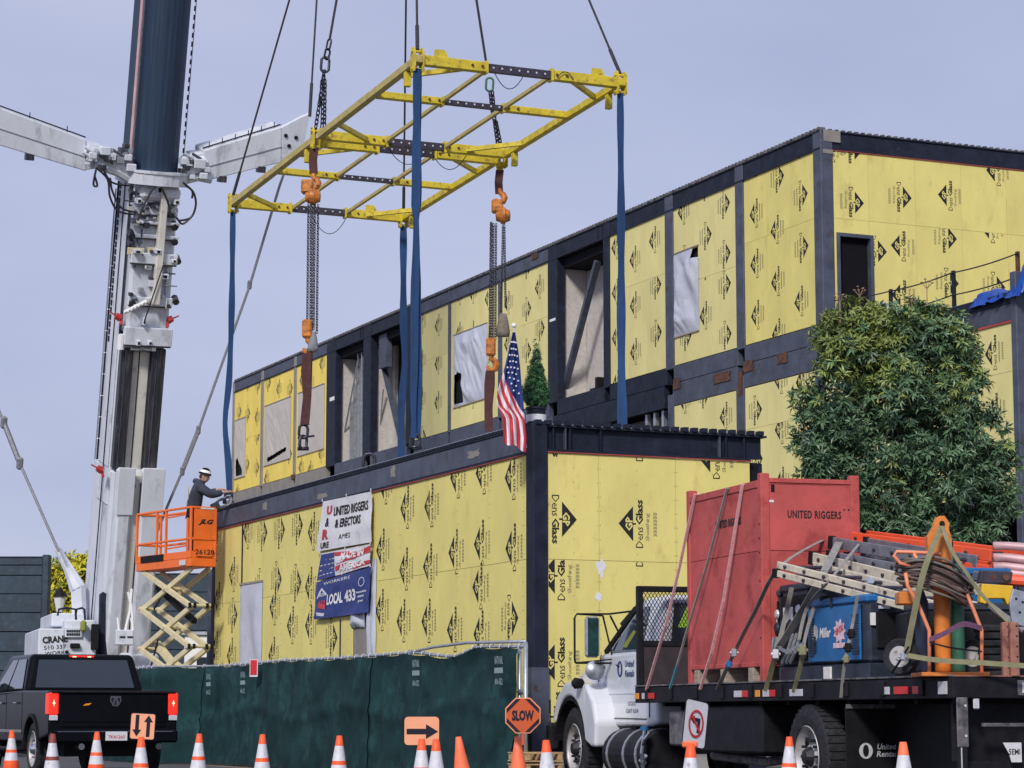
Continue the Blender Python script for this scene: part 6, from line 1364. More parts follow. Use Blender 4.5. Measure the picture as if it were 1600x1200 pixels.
# cab
cx0, cx1 = .30, 2.14
cabp = [(7.25, .80), (7.22, 1.60), (9.30, 1.64), (9.30, 1.2), (9.62, .70)]
MB().prism([(8.24, .80), (8.20, 1.30), (8.20, 1.68), (10.30, 1.68), (10.7, 1.2), (10.5, .86), (9.9, .76), (8.5, .76)], YZ(cx0), cx1 - cx0).build('cab_body', 'cabw', tr, bevel=.05)
mm = MB(); gv = frustum(mm, (cx0 + .02, cx1 - .02, 8.22, 10.25), (cx0 + .13, cx1 - .13, 8.28, 9.02), 1.66, 2.34); mm.build('cab_roof', 'cabw', tr, bevel=.08)
g = [Vector(p) for p in gv]; leftq = (g[3], g[0], g[4], g[7]); frontq = (g[2], g[3], g[7], g[6]); rearq = (g[0], g[1], g[5], g[4])
plate('door_window', 'glass', tr, quad_on(leftq, 0, 0, 0, 0, .012, [(.10, .06), (.70, .06), (.52, .82), (.20, .82)]))
plate('windscreen', 'glass', tr, quad_on(frontq, .05, .95, .06, .92, .012)); plate('rear_window', 'glass', tr, quad_on(rearq, .08, .92, .15, .86, .012)); plate('side_window', 'glass', tr, quad_on((g[1], g[2], g[6], g[5]), .1, .9, .1, .86, .012))
plate('hi_vis_vest', 'hivis', tr, quad_on(rearq, 0, 0, 0, 0, .016, [(.12, .42), (.42, .40), (.38, .78), (.18, .80)]), .003)
for c in ([(.30, .12), (.40, .1), (.44, .35), (.36, .42)], [(.42, .35), (.50, .4), (.50, .62), (.44, .6)]): plate('painted_hi_vis_glint', 'leafo', tr, quad_on(leftq, 0, 0, 0, 0, .016, c), .002)  # olive plates paint the vest's glint onto the door glass
MB().bar(g[3].lerp(g[7], .05), g[3].lerp(g[7], .95), .05, .05).build('windscreen_pillar', 'black', tr)
# hood and fender
mm = MB(); rings = []
for (y_, z1_, hw) in ((10.2, 1.72, .93), (10.6, 1.69, .94), (11.0, 1.64, .95), (11.35, 1.55, .94), (11.62, 1.40, .90), (11.75, 1.1, .84), (11.78, .6, .8)):
    cxm = (cx0 + cx1) / 2; ring = []
    for k in range(13): a = math.pi * k / 12; ring.append((cxm - hw * math.copysign(abs(math.cos(a)) ** .32, math.cos(a)), y_, .62 + (z1_ - .62) * abs(math.sin(a)) ** .35))
    rings.append(ring)
vs = [p for r_ in rings for p in r_]; fs = [(i * 13 + k, (i + 1) * 13 + k, (i + 1) * 13 + k + 1, i * 13 + k + 1) for i in range(6) for k in range(12)] + [tuple(6 * 13 + k for k in range(13))]
mm.add(vs, fs); mm.build('hood', 'cabw', tr, smooth=True)
fpro = [(9.78, .50), (9.76, .80), (9.88, 1.08), (10.15, 1.28), (10.6, 1.36), (11.05, 1.31), (11.35, 1.15), (11.52, .92), (11.52, .80)] + arc(10.85, .48, .66, 28, 172, 16) + [(9.95, .5)]
for (a, b) in ((.03, .62), (1.82, 2.41)): MB().prism(fpro, YZ(a), b - a).build('front_fender', 'cabw', tr, bevel=.12)
for (a, b) in ((.04, .60), (1.84, 2.40)): MB().prism(arc(10.85, .48, .668, 8, 172, 20) + arc(10.85, .48, .61, 172, 8, 20), YZ(a + .01), b - a).build('wheel_well', 'black', tr)
MB().box(cx0 + .2, cx1 - .2, 10.2, 11.6, .4, 1.0).build('engine_bay', 'black', tr)
MB().box(.02, 2.42, 11.62, 11.82, .42, .80, .04).build('front_bumper', 'tblack', tr)
mm = MB(); xs_ = cx0 - .004
for (a, b) in (((10.30, 1.66), (10.42, 1.4)), ((10.42, 1.4), (10.38, 1.12)), ((10.38, 1.12), (10.22, .94)), ((10.22, .94), (9.95, .86)), ((9.95, .86), (8.6, .85)), ((8.5, .87), (8.5, 1.66))): mm.bar((cx0 - .003, a[0], a[1]), (cx0 - .003, b[0], b[1]), .012, .012)
mm.build('door_gap', 'black', tr)
MB().box(cx0 - .008, cx0 + .0, 8.5, 10.2, 1.16, 1.175).build('door_crease', 'cabw', tr)
mm = MB(); TD = lambda y, z, d=-.006: PM((cx0 + d, y, z), (0, -1, 0), (0, 0, 1))

def ring_logo(mm, T, ro, mi=0, mi2=1):
    n_ = 24; vs = []
    for k in range(n_): a = 2 * math.pi * k / n_; vs += [(ro * .95 * math.cos(a), ro * math.sin(a), 0), (ro * .42 * math.cos(a), ro * .78 * math.sin(a), 0)]
    mm.add(vs, [(2 * k, 2 * ((k + 1) % n_), 2 * ((k + 1) % n_) + 1, 2 * k + 1) for k in range(n_)], mi, T)
ring_logo(mm, TD(T_.px(969, 1052, cx0).y, 1.47), .10)
yq = T_.px(984, 1052, cx0).y
for s_, dz_ in (('United', .06), ('Rentals', -.06)): v_, f_, _ = textw(s_, .34, .085, bold=.02, shear=.2); mm.add(v_, f_, 0, TD(yq, 1.47 + dz_))
mm.build('door_lettering', 'bblue', tr)
mm = MB(); v_, f_, _ = textw('B', .11, .11, bold=.0); mm.add(v_, f_, 0, TD(T_.px(954, 1105, cx0).y, 1.0)); mm.build('door_mark', 'signr', tr)
mm = MB()
for s_, dz_, w_ in (('US DOT', .09, .3), ('1267 624', .0, .45)): v_, f_, _ = textw(s_, w_, .05); mm.add(v_, f_, 0, TD(T_.px(988, 1110, cx0).y, .95 + dz_))
v_, f_, _ = textw('F-650', .16, .05, bold=.03); mm.add(v_, f_, 0, TD(T_.px(943, 1046, cx0).y, 1.50)); mm.build('door_small_print', 'ink', tr)
# mirrors
my = 10.0; mx_ = .07
MB().box(mx_ - .09, mx_ + .09, my - .05, my + .05, 1.62, 2.14, .03).build('mirror', 'galv', tr); MB().box(mx_ - .07, mx_ + .07, my - .056, my - .051, 1.64, 2.12).build('mirror_glass', 'mesh', tr)
mm = MB(); mm.tube([(mx_ - .22, my, 1.55), (mx_ - .23, my, 1.6), (mx_ - .23, my, 2.12), (mx_ - .2, my, 2.17), (mx_ + .2, my - .1, 2.17), (cx0 + .2, my - 1.1, 2.2)], .014, 6); mm.tube([(mx_ - .2, my, 2.17), (mx_ + .15, my, 2.15), (mx_ + .25, my - .1, 1.6), (mx_ - .22, my, 1.55)], .014, 6); mm.tube([(mx_ + .25, my, 2.15), (cx0 + .1, my - .5, 1.66)], .014, 6); mm.tube([(mx_ - .22, my, 1.55), (mx_ + .25, my - .1, 1.55), (cx0, my - .4, 1.5)], .014, 6); mm.build('mirror_bracket', 'black', tr)
mm = MB(); mm.lathe([(.02, -.08), (.10, -.06), (.125, -.02), (.125, .0)], 18, PM((mx_ + .02, my - .06, 1.46), (1, 0, 0), (0, 0, 1))); mm.build('convex_mirror', 'galv', tr, smooth=True)
MB().lathe([(.03, 0), (.06, .02), (.075, .12), (.03, .16)], 12, PM((.06, 10.3, 1.30), (0, -1, .2), (0, 0, 1))).build('hood_mirror', 'black', tr)
# front wheel, rear duals
wheel(tr, (.08, 10.80, .47), .52, .27, .31, None, lugs=10); wheel(tr, (2.09, 10.80, .47), .50, .27, .30, None, lugs=10)
for x_ in (-.02, .30, BW - .60, BW - .28): wheel(tr, (x_, 3.1, .49), .50, .26, .30, None, dual=True, lugs=10, tread=x_ < .5 or True)
MB().tube([(.1, 3.1, .49), (BW - .1, 3.1, .49)], .09, 10).build('rear_axle', 'tblack', tr)
# fuel tank, battery box, pipes
MB().lathe([(.02, 0), (.28, .0), (.31, .03), (.31, 1.38), (.28, 1.41), (.02, 1.41)], 24, PM((.34, 8.1, .62), (1, 0, 0), (0, 0, 1)) @ Matrix.Rotation(math.pi, 4, 'X') if False else PM((.36, 9.60, .42), (1, 0, 0), (0, 0, 1))).build('fuel_tank', 'tblack', tr, smooth=False)
mm = MB()
for y_ in (8.35, 8.8, 9.4): mm.lathe([(.315, 0), (.322, 0), (.322, .05), (.315, .05)], 24, PM((.36, y_, .42), (1, 0, 0), (0, 0, 1)))
mm.build('tank_straps', 'galv', tr, kind='stuff')
box('battery_box', 'tbed', tr, .1, .6, 6.7, 7.3, .55, .95, .02); mm = MB(); mm.tube([(.05, 8.05, .25), (.03, 8.03, .45), (.06, 8.0, .72)], .028, 8); mm.tube([(.03, 8.0, .55), (.0, 7.85, .62), (.05, 7.8, .7)], .018, 8); mm.tube([(.12, 8.12, .42), (.05, 8.12, .36), (.05, 8.0, .34)], .03, 8); mm.build('tank_pipes', 'chrome', tr)
MB().lathe([(.001, .05), (.05, .04), (.05, 0)], 12, Matrix.Translation((.05, 8.0, .72))).build('tank_cap', 'wblue', tr)
box('tool_box', 'tblack', tr, .06, .6, 4.4, 6.4, .5, 1.0, .02)
mm = MB(); mm.tube([(.3, 6.4, .45), (.35, 5.0, .4), (.4, 4.0, .48)], .05, 8); mm.build('exhaust_pipe', 'tbed', tr)
# mud flap with lettering
fy_ = 2.2; box('mud_flap', 'black', tr, .0, .75, fy_ - .02, fy_, .20, .98); MB().box(.0, .75, fy_ - .04, fy_ - .021, .96, 1.0).build('flap_bar', 'tbed', tr)
mm = MB(); T2 = lambda x, z: PM((x, fy_ - .024, z), (1, 0, 0), (0, 0, 1))
ring_logo(mm, T2(.20, .56), .075)
for s_, w_, h_, x, z in (('United', .20, .055, .42, .60), ('Rentals', .24, .055, .43, .53), ('Rent Us First', .2, .022, .36, .38), ('unitedrentals.com', .27, .022, .36, .33)):
    v_, f_, _ = textw(s_, w_, h_, bold=.02, shear=.2); mm.add(v_, f_, 0, T2(x, z))
mm.build('flap_lettering', 'silver', tr)
# rear: bumper, tail sill, lamps, plate
box('tail_sill', 'tblack', tr, .0, BW, -.05, -.002, ZD - .19, ZD - .0, .01); MB().box(.0, BW, -.055, -.045, ZD + .001, ZD + .012).build('sill_edge', 'rustp', tr)
MB().box(.62, BW, -.062, -.052, ZD - .16, ZD - .03).build('reflector_strip_back', 'tbed', tr)
for k in range(6): MB().box(.66 + k * .3, .66 + k * .3 + (.14 if k % 2 == 0 else .28), -.07, -.063, ZD - .14, ZD - .05).build('reflector', 'silver' if k % 2 == 0 else 'redl', tr)
MB().box(-.0, .09, -.06, -.052, ZD - .16, ZD - .03).box(-.17, -.08, .0, .01, ZD - .16, ZD - .03).build('reflector', 'silver', tr) if False else MB().box(-.02, -.003, .05, .2, ZD - .15, ZD - .04).build('reflector', 'silver', tr)
MB().box(.02, .13, -.075, -.055, .62, 1.05, .01).build('bracket_plate', 'tbed', tr); MB().box(.04, .12, -.07, .0, .28, .62, .01).build('bumper_leg', 'tblack', tr)
MB().box(.05, .06, -.075, -.071, .25, .62).build('leg_edge', 'silver', tr)
mm = MB()
for z_ in (.72, .98): mm.tube([(.10, -.08, z_), (.10, -.074, z_)], .012, 8)
mm.build('bolts', 'silver', tr, kind='stuff')
box('bumper_beam', 'tblack', tr, -.5, .04, -.02, .1, .22, .30, .01); box('rear_bumper', 'tblack', tr, .2, BW - .1, .1, .25, .35, .5, .01); box('under_bar', 'tbed', tr, .3, BW - .1, -.02, .02, .80, .83)
MB().box(.2, .26, -.04, -.02, .95, 1.1, .01).build('reflector', 'silver', tr); MB().box(.15, BW - .15, .25, .30, .5, 1.0).build('rear_panel', 'tblack', tr)
MB().prism([(-.02, .08), (.16, .08), (.16, -.09), (.06, -.09), (.04, -.02)], PM((.52, .02, .58), (1, 0, 0), (0, 0, 1)), .006).build('licence_plate', 'plate', tr)
mm = MB(); v_, f_, _ = textw('5EMI', .11, .05, bold=.02); mm.add(v_, f_, 0, PM((.61, .012, .58), (1, 0, 0), (0, 0, 1))); mm.build('plate_number', 'ink', tr)
mm = MB(); mm.tube([(.5, .0, .38), (.55, -.02, .34), (.56, 0, .42), (.9, 0, .36)], .012, 6); mm.lathe([(.001, -.03), (.04, 0), (.001, .03)], 8, Matrix.Translation((.85, 0, .42))); mm.build('tow_wiring', 'galv', tr)
# ================================================================= TRUCK LOAD
def TW(name, label, cat, p, group=None):
    Tm = TT @ Matrix.Translation(Vector(p)); return thing(name, label, cat, Tm, group)
# red crate
y0, y1 = 4.43, 6.63; zt5 = 3.41; zb5 = 1.40; x0, x1 = .10, 1.22
rc = TW('rigging_crate', 'tall red steel rigging crate with black stencilled lettering on the truck bed', 'crate', (x0, y0, ZD)); Wx = x1 - x0; Ly = y1 - y0; h0 = zb5 - ZD; h1 = zt5 - ZD
MB().box(.012, Wx - .012, .012, Ly - .012, h0 + .03, h1 - .09).build('core', 'boxred', rc)
zj_ = 2.62 - ZD
for (a, b, c, d) in ((.0, .011, .03, Ly - .03),): 
    MB().box(a, b, c, d, h0 + .03, zj_ - .004).build('side_panel', 'boxred', rc); MB().box(a, b, c, d, zj_ + .004, h1 - .08).build('side_panel', 'boxred', rc)
MB().box(.03, Wx - .03, 0, .011, h0 + .0, zj_ - .004).build('end_panel', 'boxred', rc); MB().box(.03, Wx - .03, 0, .011, zj_ + .004, h1 - .02).build('end_panel', 'boxred', rc)
for (cx_, cy_) in ((-.01, -.01), (Wx - .09, -.01), (-.01, Ly - .09), (Wx - .09, Ly - .09)): MB().box(cx_, cx_ + .10, cy_, cy_ + .10, 0, h1 + .03, .008).build('corner_post', 'boxred', rc)
for q_ in ((-.012, .02, .091, Ly - .091, h1 - .12, h1 - .04), (-.012, .02, .091, Ly - .091, h0, h0 + .05), (.091, Wx - .091, -.012, .02, h1 - .07, h1 - .02), (.091, Wx - .091, -.012, .02, h0, h0 + .05)): MB().box(*q_, .006).build('edge_channel', 'boxred', rc)
MB().box(.0, Wx, .0, Ly, h1 - .089, h1 - .075).build('lid', 'boxred', rc)
mm = MB(); v_, f_, _ = textw('UNITED RIGGERS', .62, .085, bold=.03, space=1.1); mm.add(v_, f_, 0, PM((Wx * .54, -.003, 3.01 - ZD), (1, 0, 0), (0, 0, 1))); v_, f_, _ = textw('UNITED RIGGERS', .75, .09, bold=.05); mm.add(v_, f_, 0, PM((-.003, Ly * .43, 2.98 - ZD), (0, -1, 0), (0, 0, 1)))
mm.build('stencil', 'ink', rc)
MB().box(.11, .15, -.004, -.001, 3.24 - ZD, 3.32 - ZD).build('lifting_slot', 'black', rc); MB().box(.08, .14, -.004, -.001, 3.13 - ZD, 3.155 - ZD).build('sticker', 'sticker', rc)
mm = MB()
for z_ in (2.9, 2.75, 2.6, 2.3, 1.7): mm.tube([(-.0125, .05, z_ - ZD), (-.008, .05, z_ - ZD)], .014, 6)
for x_ in (.95, 1.0): mm.tube([(x_, -.004, 3.07 - ZD), (x_, 0, 3.07 - ZD)], .01, 6)
mm.build('bolt_holes', 'ink', rc, kind='stuff')
MB().box(Wx + .001, Wx + .02, .02, .2, h0, h1 - .2).build('blue_edge', 'strapt', rc)
for k in range(3):
    q = TW('timber_block', ('weathered timber block under the near end of the red crate', 'weathered timber block under the middle of the red crate', 'weathered timber block under the far end of the red crate')[k], 'timber', (x0 + .1, y0 + .25 + k * .8, ZD), 'blocks under the red crate')
    MB().box(-.12, .9, 0, .14, .0, h0 - .004, .008).build('block', 'wood', q)
# welders
def welder(label, name, x0, x1, y0, y1, z1, body, side, kind):
    w_ = TW(name, label, 'welder', (x0, y0, ZD + .003), 'engine welders on the truck bed'); X, Y, Z = x1 - x0, y1 - y0, z1 - ZD - .003
    MB().box(0, X, 0, Y, .0, .16, .01).build('base', 'wdark', w_); MB().box(.01, X - .01, .01, Y - .01, .162, Z, .03).build('housing', side, w_); MB().box(-.015, X + .01, -.01, Y + .01, Z - .06, Z + .02, .02).build('lid', body, w_)
    if kind == 'blue':
        MB().box(-.012, .008, .16, Y - .02, .19, Z - .07, .01).build('side_door', body, w_)
        for k in range(15):
            z_ = .25 + k * (Z - .40) / 15; MB().box(-.022, -.0125, .19, .34, z_, z_ + .012).build('louvre', 'wdark', w_); MB().box(-.022, -.0125, Y - .18, Y - .05, z_, z_ + .012).build('louvre', 'wdark', w_)
        mm = MB(); v_, f_, _ = textw('Miller', .28, .10, bold=.03, shear=.3); mm.add(v_, f_, 0, PM((-.018, Y * .68, Z * .60), (0, -1, 0), (0, 0, 1))); mm.lathe([(.001, 0), (.085, 0)], 20, PM((-.0165, Y * .86, Z * .60), (0, -1, 0), (0, 0, 1))); mm.build('maker_decal', 'sticker', w_)
        mm = MB(); a_ = [((.15 if k % 2 == 0 else .10) * math.cos(k * math.pi / 9), (.125 if k % 2 == 0 else .085) * math.sin(k * math.pi / 9)) for k in range(18)]; mm.prism(a_, PM((-.015, Y * .44, Z * .60), (0, -1, 0), (0, 0, 1)), .003); mm.box(-.15, .12, -.16, -.11, 0, .004, 0, 0, PM((-.015, Y * .44, Z * .60), (0, -1, 0), (0, 0, 1))); o = mm.build('sticker', 'pink', w_)
        mm = MB(); v_, f_, _ = textw('RENTAL', .2, .06, bold=.04, shear=.4); mm.add(v_, f_, 0, PM((-.021, Y * .44, Z * .62), (0, -1, .3), (0, 0, 1))); mm.build('sticker_print', 'bred', o)
        for (yy, zz) in ((Y * .84, .35), (Y * .84, .28), (Y * .55, .72)): MB().box(-.03, -.0125, yy, yy + .03, zz, zz + .10, .005).build('door_latch', 'ink', w_)
        MB().box(.08, X - .1, -.02, -.0, .3, Z - .15, .01).build('radiator_grille', 'black', w_); MB().box(.1, X * .5, -.026, -.021, Z - .12, Z - .09).build('grille_trim', 'silver', w_); MB().box(.02, .07, -.022, .0, .52, .64).build('sticker', 'sticker', w_)
        MB().box(-.02, -.0005, Y * .6, Y * .72, .02, .14, .003).build('data_plate', 'sticker', w_)
        MB().tube([(.1, .2, Z), (.1, .2, Z + .12), (.1, .14, Z + .16)], .04, 10).build('exhaust_stack', 'galv', w_)
        MB().tube([(.05, Y * .75, Z), (.05, Y * .75, Z + .05)], .07, 12).build('filler_cap', 'black', w_)
        mm = MB(); mm.tube([(.05, .38, Z + .02), (.05, .42, Z + .10), (.05, .52, Z + .10), (.05, .56, Z + .02)], .01, 6); mm.build('lifting_eye', 'galv', w_)
    else:
        MB().box(-.014, .008, .04, Y - .04, .22, Z - .1, .01).build('control_panel', 'black', w_)
        for (yy, zz, s_) in ((Y * .3, Z * .75, .05), (Y * .6, Z * .6, .06), (Y * .35, Z * .35, .07), (Y * .7, Z * .3, .05)): MB().lathe([(.001, .02), (s_ * .7, .02), (s_, 0)], 12, PM((-.016, yy, zz), (0, -1, 0), (0, 0, 1))).build('dial', 'silver' if s_ < .06 else 'wdark', w_)
        MB().box(-.02, -.0145, Y * .5, Y * .85, Z * .62, Z * .78).build('instruction_label', 'sticker', w_)
        mm = MB()
        for k in range(3): mm.tube([(-.02, Y * .2 + k * .1, Z * .5), (-.06, Y * .3 + k * .1, Z * .3), (-.05, Y * .5 + k * .1, .2)], .02, 6)
        mm.build('leads', 'greybag', w_)
    return w_
wy0, wy1 = T_.px(1357, 1000, .22).y, T_.px(1263, 1000, .22).y; wz = T_.px(1357, 931, .22).z; wxr = T_.py(1422, 1000, wy0).x
welder('bright blue engine welder with pink sticker nearest the bed edge', 'engine_welder', .22, wxr, wy0, wy1, wz, 'wblue', 'wdark', 'blue')
a = T_.px(1262, 912, .22); b = T_.px(1219, 912, .22); welder('black engine welder standing between the blue welder and another black one', 'engine_welder', .24, 1.0, wy1 + .04, T_.px(1218, 1000, .22).y, a.z, 'wdark', 'wdark', 'dark')
welder('black engine welder standing right against the red crate', 'engine_welder', .24, 1.0, T_.px(1216, 1000, .22).y + .01, y0 - .06, a.z - .04, 'wdark', 'wdark', 'dark')
welder('blue engine welder behind under the cream ladders', 'engine_welder', 1.12, 1.9, 2.2, 3.9, T_.px(1300, 912, 1.12).z, 'wblue', 'wblue', 'back')
# ladders
def ladder(label, p0, p1, wv, m, rail_h=.09, rail_w=.03, stack=1, group='ladders on the truck load', holes=True):
    p0 = Vector(p0); p1 = Vector(p1); wv = Vector(wv); o = p0.copy(); th = thing('ladder', label, 'ladder', loc=o, group=group); d = (p1 - p0); L_ = d.length; d.normalize(); upv = wv.cross(d).normalized()
    if upv.z < 0: upv = -upv
    for s in range(stack):
        off = upv * (rail_h + .02) * s
        for q in (Vector((0, 0, 0)), wv): 
            MB().bar(q + off, q + off + d * L_, rail_w, rail_h, upv, b=.006).build('rail', m, th)
        n = int(L_ / .305)
        for k in range(n):
            a = off + d * (.15 + k * .305); mm = MB(); mm.tube([a - wv.normalized() * .035, a + wv * 1.04], .018, 8); mm.build('rung', 'telescope', th)
    for q in (Vector((0, 0, 0)), wv): MB().bar(q - d * .05, q + d * .02, rail_w + .03, rail_h + .02, upv, b=.005).build('rail_end_cap', 'black', th)
    return th
wl = T_.ex; wv = Vector((wl[0], wl[1], 0)) * .40
ladder('lower cream fibreglass ladder resting on the welders', at(1214, 896, 24.4), at(1470, 962, 22.4), wv, 'lad1', stack=2, rail_h=.07)
ladder('upper cream ladder just above the lower cream one', at(1270, 872, 25.1), at(1480, 922, 22.9), wv, 'lad1', stack=1, rail_h=.12)
ladder('grey aluminium ladder lying below the topmost one', at(1298, 868, 24.9), at(1475, 900, 23.3), wv, 'lad2', rail_h=.09)
ladder('grey aluminium ladder directly under the red ladder', at(1301, 848, 25.2), at(1470, 876, 23.6), wv, 'lad2', rail_h=.12)
ladder('red fibreglass extension ladder on top of the load', at(1300, 836, 25.9), at(1549, 868, 23.6), wv, 'ladr', rail_h=.12, stack=1)
ladder('second red ladder section stacked under the top red one', at(1440, 880, 24.4), at(1545, 893, 23.6), wv, 'ladr', rail_h=.13, stack=1)
for k, (v0, v1) in enumerate(((850, 853), (868, 874), (882, 888), (892, 897))):
    MB().tube([at(1552, v0 + 3, 23.7), at(1575, v0 + 3, 23.7), at(1640, v1 + 5, 23.2)], .042, 12).build('worn_tube', 'ladp', smooth=True, category='pipe', group='worn pink tubes at the ladder end', label=('topmost worn pinkish tube beyond the red ladder end', 'second worn pinkish tube beyond the red ladder end', 'third worn pinkish tube beyond the red ladder end', 'lowest worn pinkish tube beyond the red ladder end')[k])
MB().tube([at(1560, 905, 23.6), at(1640, 912, 23.4)], .06, 10).build('red_beam', 'ladr', label='short red beam under the worn pink tubes', category='beam')
for (u_, v_) in ((1552, 862), (1470, 870)): pass
# cylinder cart at the rear corner
D0 = 21.3; co = at(1470, 1056, D0); co.z = ZD + .004
cart = thing('cylinder_cart', 'orange gas cylinder cart standing at the rear of the bed', 'cylinder cart', loc=co)
def CP(u, v, D=D0): return at(u, v, D) - co
mm = MB()
mm.tube([CP(1452, 1054, 21.05), CP(1452, 985, 21.05), CP(1435, 945, 21.05), CP(1418, 915, 21.05), CP(1415, 895, 21.05)], .017, 8); mm.build('frame_tube', 'salmon', cart, smooth=True)
mm = MB(); mm.tube([CP(1534, 1056, 21.2), CP(1534, 985, 21.2), CP(1520, 950, 21.2), CP(1510, 925, 21.2)], .017, 8); mm.build('frame_tube', 'salmon', cart, smooth=True)
mm = MB(); mm.tube([CP(1425, 885, 21.2), CP(1406, 880, 21.2), CP(1397, 868, 21.2), CP(1401, 862, 21.2), CP(1450, 864, 21.2), CP(1470, 866, 21.2)], .017, 8); mm.tube([CP(1427, 863, 21.2), CP(1437, 882, 21.2), CP(1460, 882, 21.2)], .017, 8); mm.build('handle_bar', 'salmon', cart, smooth=True)
mm = MB(); mm.box(CP(1432, 1050).x, CP(1537, 1050).x, -.28, .3, .0, .035, .005); mm.build('base_plate', 'cyo', cart)
pl = [(1451, 900), (1449, 838), (1458, 824), (1462, 810), (1468, 806), (1476, 806), (1484, 818), (1482, 826), (1487, 840), (1488, 900)]
mm = MB(); k0 = Vector((0, .12, 0)); poly = [CP(u_, v_, 21.25) for u_, v_ in pl]; vs = poly + [p + Vector((0, .1, 0)) for p in poly]; n = len(pl)
mm.add(vs, [tuple(range(n)), tuple(range(n, 2 * n))[::-1]] + [(i, i + n, (i + 1) % n + n, (i + 1) % n) for i in range(n)]); mm.build('lifting_plate', 'cyo', cart)
q = CP(1472, 818, 21.24); MB().tube([q + Vector((0, -.005, 0)), q + Vector((0, .0, 0))], .025, 10).build('lifting_hole', 'black', cart)
MB().box(CP(1402, 925, 21.3).x, CP(1430, 925, 21.3).x, -.1, .15, CP(1402, 945, 21.3).z, CP(1402, 925, 21.3).z, .01).build('side_box', 'cyo', cart)
for (u_, D_, lab) in ((1408, 21.15, 0), (1522, 21.75, 1)):
    c = CP(u_, 1026, D_); T = PM(c, (.9, .42, 0), (0, 0, 1)); rr_ = .16
    mm = MB(); mm.lathe([(.09, .01), (.15, .0), (rr_, .03), (rr_ + .0, .10), (.14, .13), (.09, .12)], 28, Matrix.Translation(c) @ Matrix.Rotation(math.radians(-28), 4, 'Z') @ Matrix.Rotation(math.radians(-90), 4, 'X') @ Matrix.Translation((0, 0, -.05)), cap=False); o = mm.build('wheel', 'tyre', cart)
    mm = MB(); mm.lathe([(.092, .0), (.085, .03), (.03, .02), (.03, -.02), (.001, -.02)], 20, Matrix.Translation(c) @ Matrix.Rotation(math.radians(-28), 4, 'Z') @ Matrix.Rotation(math.radians(-90), 4, 'X') @ Matrix.Translation((0, 0, -.045))); mm.build('rim', 'rim', o)
def cyl(label, u, D, r, vtop, m, cap):
    o = at(u, 1052, D); o.z = ZD + .045; zt = at(u, vtop, D).z - o.z; th = thing('gas_cylinder', label, 'gas cylinder', loc=o, group='gas cylinders on the cart')
    MB().lathe([(r * .9, 0), (r, .02), (r, zt - .22), (r * .9, zt - .14), (r * .5, zt - .08), (r * .35, zt - .05)], 24).build('body', m, th, smooth=True); MB().lathe([(r * .3, zt - .05), (r * .42, zt - .03), (r * .42, zt + .02), (r * .1, zt + .05)], 12).build('valve_cap', cap, th)
cyl('tall orange gas cylinder strapped on the cart', 1474, 21.45, .072, 880, 'cyo', 'cyo'); cyl('green gas cylinder to the right of the orange one', 1498, 21.5, .062, 872, 'cyg', 'steel2'); cyl('navy gas cylinder to the left of the orange one', 1443, 21.5, .062, 915, 'cyn', 'cyn'); cyl('dark green gas cylinder behind the orange lifting plate', 1490, 21.85, .06, 850, 'cyg', 'tblack')
# coiled cables
cc = at(1460, 905, 21.35); coil = thing('cable_coil', 'thick bundle of coiled brown and pink welding cables on the cart', 'cable coil', loc=cc)
rr = random.Random(4)
for k in range(30):
    rx = rr.uniform(.26, .345); ry = rr.uniform(.2, .27); dz_ = rr.uniform(-.10, .12); ph = rr.uniform(0, 6); tl = rr.uniform(-.10, .10)
    pts = []
    for j in range(40):
        a = 2 * math.pi * j / 40; pts.append(Vector((rx * math.cos(a), ry * math.sin(a), dz_ - .085 * math.cos(a) + tl * math.sin(a) * .5 + .02 * math.sin(2 * a + ph) - .05 * math.cos(a) ** 2)))
    MB().tube(pts, .0125, 6, closed=True).build('cable_loop', rr.choice(['cable', 'cable2', 'cable3', 'cable', 'cable3']), coil, smooth=True)
# bungee and straps around the cart
def strapobj(name, label, pts, w_, m, cat='strap', group='tie-down straps on the truck load', th=.006, parts=None, wvec=None):
    pts = [Vector(p) for p in pts]
    if len(pts) > 2 and not isinstance(wvec, list):
        f_ = []
        for i in range(len(pts) - 1):
            for k in range(5):
                t = k / 5; p1 = pts[max(0, i - 1)]; p2 = pts[i]; p3 = pts[i + 1]; p4 = pts[min(len(pts) - 1, i + 2)]
                f_.append(.5 * ((2 * p2) + (p3 - p1) * t + (2 * p1 - 5 * p2 + 4 * p3 - p4) * t * t + (3 * p2 - p1 - 3 * p3 + p4) * t ** 3))
        pts = f_ + [pts[-1]]
    o = pts[-1].copy(); t = thing(name, label, cat, loc=o, group=group); mm = MB(); mm.ribbon([p - o for p in pts], wvec if wvec is not None else Vector((w_ / 2, w_ * .15, 0)), th); mm.build('webbing', m, t)
    for (p, s_, mm_) in (parts or []): 
        q = Vector(p) - o; MB().box(q.x - s_, q.x + s_, q.y - .03, q.y + .03, q.z - s_ * 1.5, q.z + s_ * 1.5, .01).tube([q + Vector((-s_ * 1.5, 0, 0)), q + Vector((s_ * 1.5, 0, 0))], s_ * .5, 8).build('ratchet', mm_, t)
    return t
up_ = Vector((0, 0, .022))
strapobj('tie_down_strap', 'olive strap from the cart top down over the cable coil', [at(1472, 822, 21.15), at(1452, 868, 21.0), at(1440, 905, 20.95), at(1428, 960, 20.97), at(1416, 1022, 21.0)], .055, 'strapo')
strapobj('tie_down_strap', 'olive strap stretched level across cart wheel and cylinders', [at(1417, 1024, 20.98), at(1470, 1032, 20.9), at(1540, 1036, 20.9), at(1640, 1043, 20.9)], .05, 'strapo', wvec=up_)
